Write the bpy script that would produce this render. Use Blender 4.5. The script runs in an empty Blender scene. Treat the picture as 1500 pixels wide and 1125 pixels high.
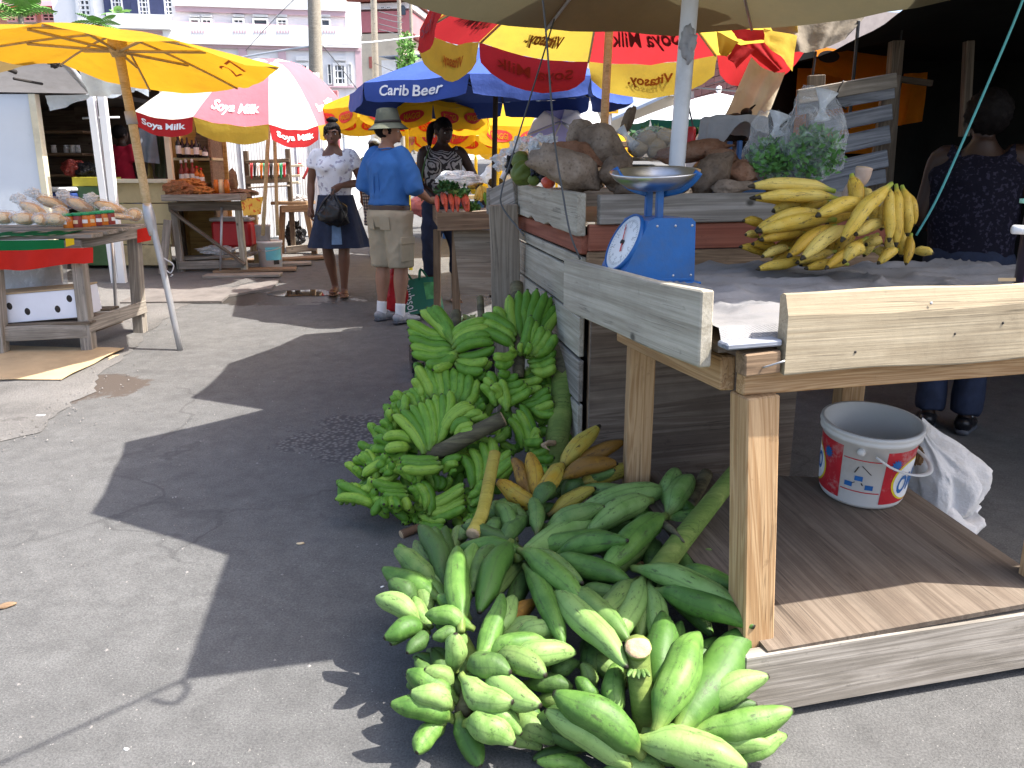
import bpy, bmesh, math, random
from math import sin, cos, pi, radians, atan2, sqrt, exp, log
from mathutils import Vector, Matrix, Quaternion, noise
random.seed(7)
S = bpy.context.scene
C = S.collection
# ------------------------------------------------------------------ camera, sky, sun, exposure
PITCH = radians(14.3); CAMH = 1.42
cam = bpy.data.cameras.new('camera'); cam.lens = 28.8; cam.sensor_width = 36; cam.clip_start = 0.05; cam.clip_end = 500
co = bpy.data.objects.new('camera', cam); C.objects.link(co)
co.location = (0, 0, CAMH); co.rotation_euler = (pi/2 - PITCH, 0, 0); S.camera = co
SUN = Vector((0.66, -0.07, 1.0)).normalized()          # towards the sun
w = bpy.data.worlds.new('World'); S.world = w; w.use_nodes = True
nt = w.node_tree; bg = nt.nodes['Background']; sk = nt.nodes.new('ShaderNodeTexSky')
sk.sky_type = 'NISHITA'; sk.sun_disc = False
sk.sun_elevation = math.asin(SUN.z); sk.sun_rotation = atan2(SUN.x, SUN.y)
sk.air_density = 0.8; sk.dust_density = 3.5; sk.ozone_density = 1.0
nt.links.new(sk.outputs[0], bg.inputs[0]); bg.inputs[1].default_value = 0.15
sl = bpy.data.lights.new('sun', 'SUN'); sl.energy = 4.0; sl.angle = radians(0.5); sl.color = (1.0, 0.955, 0.88)
so = bpy.data.objects.new('sun', sl); C.objects.link(so); so.location = (8, 0, 12)
so.rotation_euler = (-SUN).to_track_quat('-Z', 'Y').to_euler()
S.view_settings.view_transform = 'Standard'; S.view_settings.look = 'None'
S.view_settings.exposure = 1.5; S.view_settings.gamma = 1.0; S.view_settings.use_curve_mapping = False
S.render.engine = 'CYCLES'
S.cycles.max_bounces = 7; S.cycles.transparent_max_bounces = 12
# ------------------------------------------------------------------ helpers: places
def ground(y):
    v = (y - 3.8)/0.5
    return 0.03*(log(1 + exp(v)) if v < 30 else v)     # the street climbs gently away from the camera
def ray(x, y):
    a = x - 750; b = 562.5 - y
    return Vector((a, 1200*cos(PITCH) + b*sin(PITCH), -1200*sin(PITCH) + b*cos(PITCH)))
def P(x, y, Y):                                          # the point at distance Y seen in that direction
    d = ray(x, y); return Vector((0, 0, CAMH)) + d*(Y/d.y)
def PZ(x, y, z):
    d = ray(x, y); return Vector((0, 0, CAMH)) + d*((z - CAMH)/d.z)
def G(x, y, dz=0.0):                                     # the point of the ground seen there
    d = ray(x, y); lo, hi = .5, 80.
    for i in range(50):
        m = (lo + hi)/2
        if CAMH + d.z*m/d.y > ground(m) + dz: lo = m
        else: hi = m
    return Vector((0, 0, CAMH)) + d*(lo/d.y)
def V(*a): return Vector(a)
# ------------------------------------------------------------------ helpers: objects
WM = {}
def reg(o, m, parent=None):
    if o.name not in C.objects: C.objects.link(o)
    if parent is not None:
        o.parent = parent; o.matrix_parent_inverse = WM[parent.name].inverted()
    o.matrix_basis = m; WM[o.name] = m.copy(); return o
def tag(o, label=None, cat=None, group=None, kind=None):
    if label: o['label'] = label
    if cat: o['category'] = cat
    if group: o['group'] = group
    if kind: o['kind'] = kind
    return o
def thing(name, label, cat, loc=(0, 0, 0), group=None, rz=0.0):
    o = bpy.data.objects.new(name, None); o.empty_display_size = .1
    reg(o, Matrix.Translation(Vector(loc)) @ Matrix.Rotation(rz, 4, 'Z'))
    return tag(o, label, cat, group)
def mesh_from(name, vs, fs, m=None, smooth=False, mats=None, fm=None):
    me = bpy.data.meshes.new(name); me.from_pydata([tuple(v) for v in vs], [], fs)
    for x in (mats or ([m] if m else [])): me.materials.append(x)
    if fm:
        for p, k in zip(me.polygons, fm): p.material_index = k
    if smooth: me.polygons.foreach_set('use_smooth', [True]*len(me.polygons))
    me.update(); return me
def obj(name, me, parent=None, m=None):
    return reg(bpy.data.objects.new(name, me), m if m is not None else Matrix.Identity(4), parent)
def bm_mesh(name, bm, m, smooth=False):
    bmesh.ops.recalc_face_normals(bm, faces=bm.faces)
    me = bpy.data.meshes.new(name); bm.to_mesh(me); bm.free()
    for x in (m if isinstance(m, (list, tuple)) else [m]): me.materials.append(x)
    if smooth: me.polygons.foreach_set('use_smooth', [True]*len(me.polygons))
    return me
def copy_tree(o, mtx, label=None, group=None):
    def rec(a, par):
        c = a.copy(); C.objects.link(c)
        if par is not None: c.parent = par
        for ch in a.children: rec(ch, c)
        return c
    r = rec(o, None); r.matrix_basis = mtx; WM[r.name] = mtx.copy()
    if label: r['label'] = label
    if group: r['group'] = group
    return r
def frame(x, z=(0, 0, 1), loc=(0, 0, 0)):               # matrix whose X runs along x and Z is as near z as may be
    x = Vector(x).normalized(); z = Vector(z)
    y = z.cross(x)
    if y.length < 1e-5: y = Vector((0, 1, 0)).cross(x)
    y.normalize(); z = x.cross(y)
    m = Matrix((x, y, z)).transposed().to_4x4(); m.translation = Vector(loc); return m
def box_bm(sx, sy, sz, bev=0.004, warp=0.0, nseg=1, seed=0, ragged=0.0):
    bm = bmesh.new(); bmesh.ops.create_cube(bm, size=1.0)
    bmesh.ops.scale(bm, vec=(sx, sy, sz), verts=bm.verts)
    if nseg > 1:
        e = [e for e in bm.edges if abs(e.verts[0].co.x - e.verts[1].co.x) > sx*.5]
        bmesh.ops.subdivide_edges(bm, edges=e, cuts=nseg - 1, use_grid_fill=True)
    if bev > 0:
        bmesh.ops.bevel(bm, geom=[e for e in bm.edges if e.calc_face_angle(0) > .5], offset=min(bev, min(sx, sy, sz)*.3), segments=1, affect='EDGES')
    if warp or ragged:
        for v in bm.verts:
            n = noise.noise_vector(Vector((v.co.x*2.2 + seed*7.1, v.co.y*.7 + seed*3.3, v.co.z*1.1)))
            v.co.y += n.y*warp; v.co.z += n.z*warp
            if ragged:
                k = noise.noise(Vector((v.co.x*14 + seed, v.co.y*3, seed*1.7)))
                if v.co.z < 0: v.co.z += max(0, k)*ragged
    return bm
_sd = [0]
def beam(name, A, B, w, h, m, parent=None, up=(0, 0, 1), bev=0.004, warp=0.003, nseg=6, ragged=0.0):
    A = Vector(A); B = Vector(B); _sd[0] += 1
    L = (B - A).length
    bm = box_bm(L, w, h, bev, warp, nseg if L > .25 else 2, _sd[0], ragged)
    return obj(name, bm_mesh(name, bm, m), parent, frame(B - A, up, (A + B)/2))
def box(name, size, loc, m, parent=None, rz=0.0, bev=0.004, rot=None, warp=0.0, nseg=1):
    _sd[0] += 1
    bm = box_bm(*size, bev, warp, nseg, _sd[0])
    mt = Matrix.Translation(Vector(loc)) @ (rot if rot is not None else Matrix.Rotation(rz, 4, 'Z'))
    return obj(name, bm_mesh(name, bm, m), parent, mt)
def catmull(pts, n):
    pts = [Vector(p) for p in pts]; out = []
    q = [pts[0]*2 - pts[1]] + pts + [pts[-1]*2 - pts[-2]]
    for i in range(len(pts) - 1):
        a, b, c, d = q[i:i + 4]
        for k in range(n):
            t = k/n
            out.append(.5*((2*b) + (c - a)*t + (2*a - 5*b + 4*c - d)*t*t + (3*b - a - 3*c + d)*t**3))
    out.append(pts[-1]); return out
def loft(pts, rad, ns=10, n=4, cap=True, up=(0, 1, 0)):
    """verts, faces of a tube through pts; rad = radius or (across, along up) per point; each point smooth"""
    k = len(pts[0]); R = [(r, r) if not isinstance(r, (tuple, list)) else r for r in rad]
    P5 = catmull([Vector(p) for p in pts], n)
    Q = catmull([Vector((r[0], r[1], 0)) for r in R], n)
    vs = []; fs = []; upv = Vector(up); px = None
    for i, (p, r) in enumerate(zip(P5, Q)):
        t = (P5[min(i + 1, len(P5) - 1)] - P5[max(i - 1, 0)]).normalized()
        if px is None:
            a = upv.cross(t)
            if a.length < .05: a = Vector((1, 0, 0)).cross(t) if abs(t.x) < .9 else Vector((0, 0, 1)).cross(t)
        else: a = px - t*px.dot(t)
        a.normalize(); b = t.cross(a); px = a
        for j in range(ns):
            f = 2*pi*j/ns; vs.append(p + a*cos(f)*max(r.x, 1e-4) + b*sin(f)*max(r.y, 1e-4))
    for i in range(len(P5) - 1):
        for j in range(ns):
            k2 = (j + 1) % ns
            fs.append((i*ns + j, i*ns + k2, (i + 1)*ns + k2, (i + 1)*ns + j))
    if cap:
        fs.append(tuple(range(ns - 1, -1, -1))); fs.append(tuple((len(P5) - 1)*ns + j for j in range(ns)))
    return vs, fs
def tube(name, pts, r, m, parent=None, ns=8, n=4, smooth=True):
    rad = r if isinstance(r, (list, tuple)) else [r]*len(pts)
    return obj(name, mesh_from(name, *loft(pts, rad, ns, n), m, smooth), parent)
def lathe(prof, ns=20):
    vs = []; fs = []
    for r, z in prof:
        for j in range(ns): vs.append((r*cos(2*pi*j/ns), r*sin(2*pi*j/ns), z))
    for i in range(len(prof) - 1):
        for j in range(ns):
            k = (j + 1) % ns; fs.append((i*ns + j, i*ns + k, (i + 1)*ns + k, (i + 1)*ns + j))
    return vs, fs
def turned(name, prof, m, parent=None, loc=(0, 0, 0), ns=20, rot=None):
    mt = Matrix.Translation(Vector(loc)) @ (rot if rot is not None else Matrix.Identity(4))
    return obj(name, mesh_from(name, *lathe(prof, ns), m, True), parent, mt)
def surf(f, nu, nv):
    vs = [f(i/nu, j/nv) for j in range(nv + 1) for i in range(nu + 1)]
    fs = [(j*(nu + 1) + i, j*(nu + 1) + i + 1, (j + 1)*(nu + 1) + i + 1, (j + 1)*(nu + 1) + i) for j in range(nv) for i in range(nu)]
    return vs, fs
def sheet(name, f, nu, nv, m, parent=None, smooth=True):
    return obj(name, mesh_from(name, *surf(f, nu, nv), m, smooth), parent)
def blob(name, size, m, parent=None, loc=(0, 0, 0), rot=None, amp=.08, freq=2.0, sub=3, seed=0, shape=None):
    bm = bmesh.new(); bmesh.ops.create_icosphere(bm, subdivisions=sub, radius=1)
    for v in bm.verts:
        c = v.co.copy()
        k = 1 + amp*noise.fractal(c*freq + Vector((seed*3.7, seed*1.3, seed)), .8, 2.1, 4)
        c *= k
        if shape: c = shape(c)
        v.co = Vector((c.x*size[0], c.y*size[1], c.z*size[2]))
    mt = Matrix.Translation(Vector(loc)) @ (rot if rot is not None else Matrix.Identity(4))
    return obj(name, bm_mesh(name, bm, m, True), parent, mt)
def joinv(*parts):
    vs = []; fs = []
    for a, b in parts:
        o = len(vs); vs += list(a); fs += [tuple(i + o for i in f) for f in b]
    return vs, fs
def boxv(a, b):
    x0, y0, z0 = a; x1, y1, z1 = b
    return ([(x0, y0, z0), (x1, y0, z0), (x1, y1, z0), (x0, y1, z0), (x0, y0, z1), (x1, y0, z1), (x1, y1, z1), (x0, y1, z1)],
            [(0, 3, 2, 1), (4, 5, 6, 7), (0, 1, 5, 4), (1, 2, 6, 5), (2, 3, 7, 6), (3, 0, 4, 7)])
def xf(vf, m): return [m @ Vector(v) for v in vf[0]], vf[1]
_txt = {}
def text_mesh(s, shear=0.0, bold=0.0):
    key = (s, shear, bold)
    if key in _txt: return _txt[key]
    cu = bpy.data.curves.new('lettering', 'FONT'); cu.body = s; cu.size = 1; cu.shear = shear; cu.offset = bold; cu.resolution_u = 3
    o = bpy.data.objects.new('lettering', cu); C.objects.link(o)
    dg = bpy.context.evaluated_depsgraph_get(); dg.update()
    me = bpy.data.meshes.new_from_object(o.evaluated_get(dg))
    vs = [v.co.copy() for v in me.vertices]; fs = [tuple(p.vertices) for p in me.polygons]
    bpy.data.objects.remove(o); bpy.data.curves.remove(cu); bpy.data.meshes.remove(me)
    x0 = min(v.x for v in vs); x1 = max(v.x for v in vs); y0 = min(v.y for v in vs); y1 = max(v.y for v in vs)
    vs = [Vector(((v.x - x0)/(x1 - x0), (v.y - y0)/(y1 - y0), 0)) for v in vs]
    _txt[key] = (vs, fs, (x1 - x0)/(y1 - y0)); return _txt[key]
def print_text(s, f, u0, u1, v0, v1, m, parent, off=0.003, shear=0.0, bold=0.0, name='lettering'):
    """flat print laid on the surface f(u, v); v grows upwards between v0 and v1"""
    vs, fs, _ = text_mesh(s, shear, bold); out = []
    for v in vs:
        u = u0 + (u1 - u0)*v.x; t = v0 + (v1 - v0)*v.y
        p = Vector(f(u, t)); e = 1e-3
        n = (Vector(f(u + e, t)) - p).cross(Vector(f(u, t + e)) - p)
        n = n.normalized() if n.length > 0 else Vector((0, 0, 1))
        out.append(p + n*off)
    return obj(name, mesh_from(name, out, fs, m), parent)
def flat(f, uv, m, parent, off=0.002, name='print'):     # one printed shape (polygon in u, v) laid on a surface
    out = []
    for u, t in uv:
        p = Vector(f(u, t)); e = 1e-3
        n = (Vector(f(u + e, t)) - p).cross(Vector(f(u, t + e)) - p).normalized(); out.append(p + n*off)
    return obj(name, mesh_from(name, out, [tuple(range(len(out)))], m), parent)
def oval(cu, cv, ru, rv, n=18): return [(cu + ru*cos(2*pi*i/n), cv + rv*sin(2*pi*i/n)) for i in range(n)]
# ------------------------------------------------------------------ materials
def new_mat(name):
    m = bpy.data.materials.new(name); m.use_nodes = True
    return m, m.node_tree, m.node_tree.nodes['Principled BSDF']
def N(nt, t, **k):
    n = nt.nodes.new(t)
    for a, b in k.items(): setattr(n, a, b)
    return n
def ramp(nt, stops, src):
    r = N(nt, 'ShaderNodeValToRGB'); e = r.color_ramp.elements
    e[0].position = stops[0][0]; e[0].color = (*stops[0][1], 1); e[1].position = stops[-1][0]; e[1].color = (*stops[-1][1], 1)
    for p, c in stops[1:-1]:
        q = e.new(p); q.color = (*c, 1)
    nt.links.new(src, r.inputs[0]); return r.outputs[0]
def coords(nt, kind='Object', scale=(1, 1, 1), jitter=True):
    tc = N(nt, 'ShaderNodeTexCoord'); mp = N(nt, 'ShaderNodeMapping'); mp.inputs['Scale'].default_value = scale
    nt.links.new(tc.outputs[kind], mp.inputs[0])
    if jitter:
        oi = N(nt, 'ShaderNodeObjectInfo'); mu = N(nt, 'ShaderNodeMath', operation='MULTIPLY'); mu.inputs[1].default_value = 37.0
        nt.links.new(oi.outputs['Random'], mu.inputs[0]); nt.links.new(mu.outputs[0], mp.inputs['Location'])
    return mp.outputs[0]
def nz(nt, vec, scale, detail=5, rough=.6, dist=0.0):
    n = N(nt, 'ShaderNodeTexNoise'); n.inputs['Scale'].default_value = scale; n.inputs['Detail'].default_value = detail
    n.inputs['Roughness'].default_value = rough; n.inputs['Distortion'].default_value = dist
    nt.links.new(vec, n.inputs['Vector']); return n.outputs[0]
def bump(nt, bs, h, strength=.3, dist=.01):
    b = N(nt, 'ShaderNodeBump'); b.inputs['Strength'].default_value = strength; b.inputs['Distance'].default_value = dist
    nt.links.new(h, b.inputs['Height']); nt.links.new(b.outputs[0], bs.inputs['Normal'])
def mix(nt, f, a, b, mode='MIX'):
    x = N(nt, 'ShaderNodeMix', data_type='RGBA', blend_type=mode)
    for s, v in ((0, f), (6, a), (7, b)):
        if hasattr(v, 'is_linked'): nt.links.new(v, x.inputs[s])
        else: x.inputs[s].default_value = v if s == 0 else (*v, 1)
    return x.outputs[2]
def mat(name, c, rough=.6, var=.18, scale=6., bmp=.0, bscale=40., metal=0., spec=.4, dirt=None, hue=0.0):
    m, nt, b = new_mat(name); v = coords(nt)
    f = nz(nt, v, scale)
    lo = tuple(max(0, x*(1 - var)) for x in c); hi = tuple(min(1, x*(1 + var)) for x in c)
    col = ramp(nt, [(.3, lo), (.7, hi)], f)
    if dirt:
        g = nz(nt, v, scale*.6, 8, .7); mk = ramp(nt, [(.52, (0, 0, 0)), (.72, (1, 1, 1))], g)
        col = mix(nt, mk, col, dirt)
    if hue:
        oi = N(nt, 'ShaderNodeObjectInfo'); hs = N(nt, 'ShaderNodeHueSaturation')
        mr = N(nt, 'ShaderNodeMapRange'); mr.inputs[3].default_value = 1 - hue; mr.inputs[4].default_value = 1 + hue
        nt.links.new(oi.outputs['Random'], mr.inputs[0]); nt.links.new(mr.outputs[0], hs.inputs['Value']); nt.links.new(col, hs.inputs['Color']); col = hs.outputs[0]
    nt.links.new(col, b.inputs['Base Color'])
    b.inputs['Roughness'].default_value = rough; b.inputs['Metallic'].default_value = metal; b.inputs['Specular IOR Level'].default_value = spec
    if bmp: bump(nt, b, nz(nt, v, bscale, 6), bmp)
    return m
def wood(name, c1, c2, c3=None, grain=1.0, rough=.75, stain=.5, rings=9.0):
    """grain along the local X axis of each plank, with cathedral rings, stains and knots"""
    m, nt, b = new_mat(name); v = coords(nt, 'Object', (0.55, 10, 10)); v2 = coords(nt, 'Object', (0.9, 95, 95)); v3 = coords(nt, 'Object', (1.3, 2.2, 2.2))
    w1 = nz(nt, v, 1.0, 4, .5, .9)
    wv = N(nt, 'ShaderNodeMath', operation='MULTIPLY'); wv.inputs[1].default_value = rings*2.2; nt.links.new(w1, wv.inputs[0])
    fr = N(nt, 'ShaderNodeMath', operation='PINGPONG'); fr.inputs[1].default_value = 1.0; nt.links.new(wv.outputs[0], fr.inputs[0])
    fine = nz(nt, v2, 1.4, 6, .65)
    a = ramp(nt, [(.15, c1), (.85, c2)], fr.outputs[0])
    d = ramp(nt, [(.3, tuple(x*.72 for x in c1)), (.62, (1, 1, 1))], fine)
    d2 = mix(nt, .42*grain, (1, 1, 1), d)
    col = mix(nt, 1.0, a, d2, 'MULTIPLY')
    st = nz(nt, v3, 1.6, 9, .72)
    sm = ramp(nt, [(.45, (0, 0, 0)), (.75, (stain, stain, stain))], st)
    col = mix(nt, sm, col, c3 or tuple(x*.45 for x in c1))
    ck = nz(nt, coords(nt, 'Object', (0.45, 20, 20)), 1.2, 3, .55, .4); cm = ramp(nt, [(.485, (0, 0, 0)), (.50, (.75, .75, .75)), (.515, (0, 0, 0))], ck); cg = ramp(nt, [(.5, (0, 0, 0)), (.58, (1, 1, 1))], nz(nt, v3, 3.1, 4)); col = mix(nt, mix(nt, 1.0, cm, cg, 'MULTIPLY'), col, tuple(x*.28 for x in c1))
    gr = nz(nt, coords(nt, 'Object', (5, 7, 7)), 3, 8, .75); col = mix(nt, ramp(nt, [(.60, (0, 0, 0)), (.68, (.45, .45, .45))], gr), col, tuple(x*.5 for x in c1))
    vo = N(nt, 'ShaderNodeTexVoronoi'); vo.inputs['Scale'].default_value = 1.3; vk = coords(nt, 'Object', (2.2, 3.4, 3.4)); nt.links.new(vk, vo.inputs['Vector'])
    km = ramp(nt, [(.03, (1, 1, 1)), (.075, (0, 0, 0))], vo.outputs['Distance'])
    col = mix(nt, km, col, tuple(x*.25 for x in c1))
    nt.links.new(col, b.inputs['Base Color']); b.inputs['Roughness'].default_value = rough; b.inputs['Specular IOR Level'].default_value = .25
    dt = nz(nt, coords(nt, 'Object', (3, 5, 5)), 2.0, 9, .75)
    bump(nt, b, mix(nt, .35, fine, dt), .35, .006); return m
def cloth(name, c, trans=.5, var=.08, rough=.85, dirt=None, scale=3.0, bscale=9.0, bst=.25, tcol=None):
    m, nt, b = new_mat(name); v = coords(nt); f = nz(nt, v, scale, 6)
    col = ramp(nt, [(.3, tuple(x*(1 - var) for x in c)), (.7, tuple(min(1, x*(1 + var)) for x in c))], f)
    if dirt:
        mk = ramp(nt, [(.5, (0, 0, 0)), (.8, (.8, .8, .8))], nz(nt, v, scale*1.7, 8, .7)); col = mix(nt, mk, col, dirt)
    nt.links.new(col, b.inputs['Base Color']); b.inputs['Roughness'].default_value = rough; b.inputs['Specular IOR Level'].default_value = .15
    bump(nt, b, nz(nt, v, bscale, 4), bst, .03)
    if trans > 0:
        t = N(nt, 'ShaderNodeBsdfTranslucent'); mx = N(nt, 'ShaderNodeMixShader'); mx.inputs[0].default_value = trans
        if tcol: t.inputs[0].default_value = (*tcol, 1)
        else: nt.links.new(col, t.inputs[0])
        nt.links.new(b.outputs[0], mx.inputs[1]); nt.links.new(t.outputs[0], mx.inputs[2])
        nt.links.new(mx.outputs[0], nt.nodes['Material Output'].inputs[0])
    return m
def film(name, c=(.9, .93, .95), clear=.7, rough=.12):   # thin clear plastic
    m, nt, b = new_mat(name); v = coords(nt); b.inputs['Base Color'].default_value = (*c, 1); b.inputs['Roughness'].default_value = rough
    bump(nt, b, nz(nt, v, 22, 4, .6, .8), .9, .02)
    t = N(nt, 'ShaderNodeBsdfTransparent'); mx = N(nt, 'ShaderNodeMixShader')
    lw = N(nt, 'ShaderNodeLayerWeight'); lw.inputs[0].default_value = .35
    mr = N(nt, 'ShaderNodeMapRange'); mr.inputs[3].default_value = clear; mr.inputs[4].default_value = clear*.45
    k = ramp(nt, [(.55, (0, 0, 0)), (.75, (.28, .28, .28))], nz(nt, v, 14, 5, .6, 1.5))
    sb = N(nt, 'ShaderNodeMath', operation='SUBTRACT', use_clamp=True)
    nt.links.new(lw.outputs['Facing'], mr.inputs[0]); nt.links.new(mr.outputs[0], sb.inputs[0]); nt.links.new(k, sb.inputs[1])
    nt.links.new(sb.outputs[0], mx.inputs[0]); nt.links.new(b.outputs[0], mx.inputs[1]); nt.links.new(t.outputs[0], mx.inputs[2])
    nt.links.new(mx.outputs[0], nt.nodes['Material Output'].inputs[0]); return m
def fruit(name, stops, spot, spotamt=.5, rough=.5, neck=(.12, .16, .03), tip=(.02, .015, .01), tip0=.972):
    """skin: colour by noise and by fruit, pale ridges, dark flecks, a dry dark tip (attribute tt runs from stalk to tip)"""
    m, nt, b = new_mat(name); v = coords(nt, 'Object', (1, 1, 1)); oi = N(nt, 'ShaderNodeObjectInfo')
    f = nz(nt, v, 5, 4)
    ad = N(nt, 'ShaderNodeMath', operation='ADD'); sc = N(nt, 'ShaderNodeMath', operation='MULTIPLY_ADD'); sc.inputs[1].default_value = .8; sc.inputs[2].default_value = -.38
    nt.links.new(oi.outputs['Random'], sc.inputs[0]); nt.links.new(f, ad.inputs[0]); nt.links.new(sc.outputs[0], ad.inputs[1])
    col = ramp(nt, stops, ad.outputs[0])
    vs = coords(nt, 'Object', (7, 7, 2.2)); k = nz(nt, vs, 3.2, 8, .72)
    mk = ramp(nt, [(.565, (0, 0, 0)), (.64, (spotamt,)*3)], k); col = mix(nt, mk, col, spot)
    vs2 = coords(nt, 'Object', (30, 30, 30)); mk2 = ramp(nt, [(.66, (0, 0, 0)), (.72, (spotamt,)*3)], nz(nt, vs2, 1.5, 3)); col = mix(nt, mk2, col, spot)
    at = N(nt, 'ShaderNodeAttribute', attribute_name='tt')
    nk = ramp(nt, [(.05, (1, 1, 1)), (.17, (0, 0, 0))], at.outputs['Fac']); col = mix(nt, nk, col, neck)
    rd = N(nt, 'ShaderNodeAttribute', attribute_name='rd'); rk = ramp(nt, [(.80, (0, 0, 0)), (1.0, (.38, .38, .38))], rd.outputs['Fac']); col = mix(nt, rk, col, tuple(x*.5 + .01 for x in stops[0][1]))
    tp = ramp(nt, [(tip0, (0, 0, 0)), (tip0 + .018, (1, 1, 1))], at.outputs['Fac']); col = mix(nt, tp, col, tip)
    nt.links.new(col, b.inputs['Base Color']); b.inputs['Roughness'].default_value = rough; b.inputs['Specular IOR Level'].default_value = .32
    bump(nt, b, nz(nt, v, 18, 5), .16, .01); return m
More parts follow.
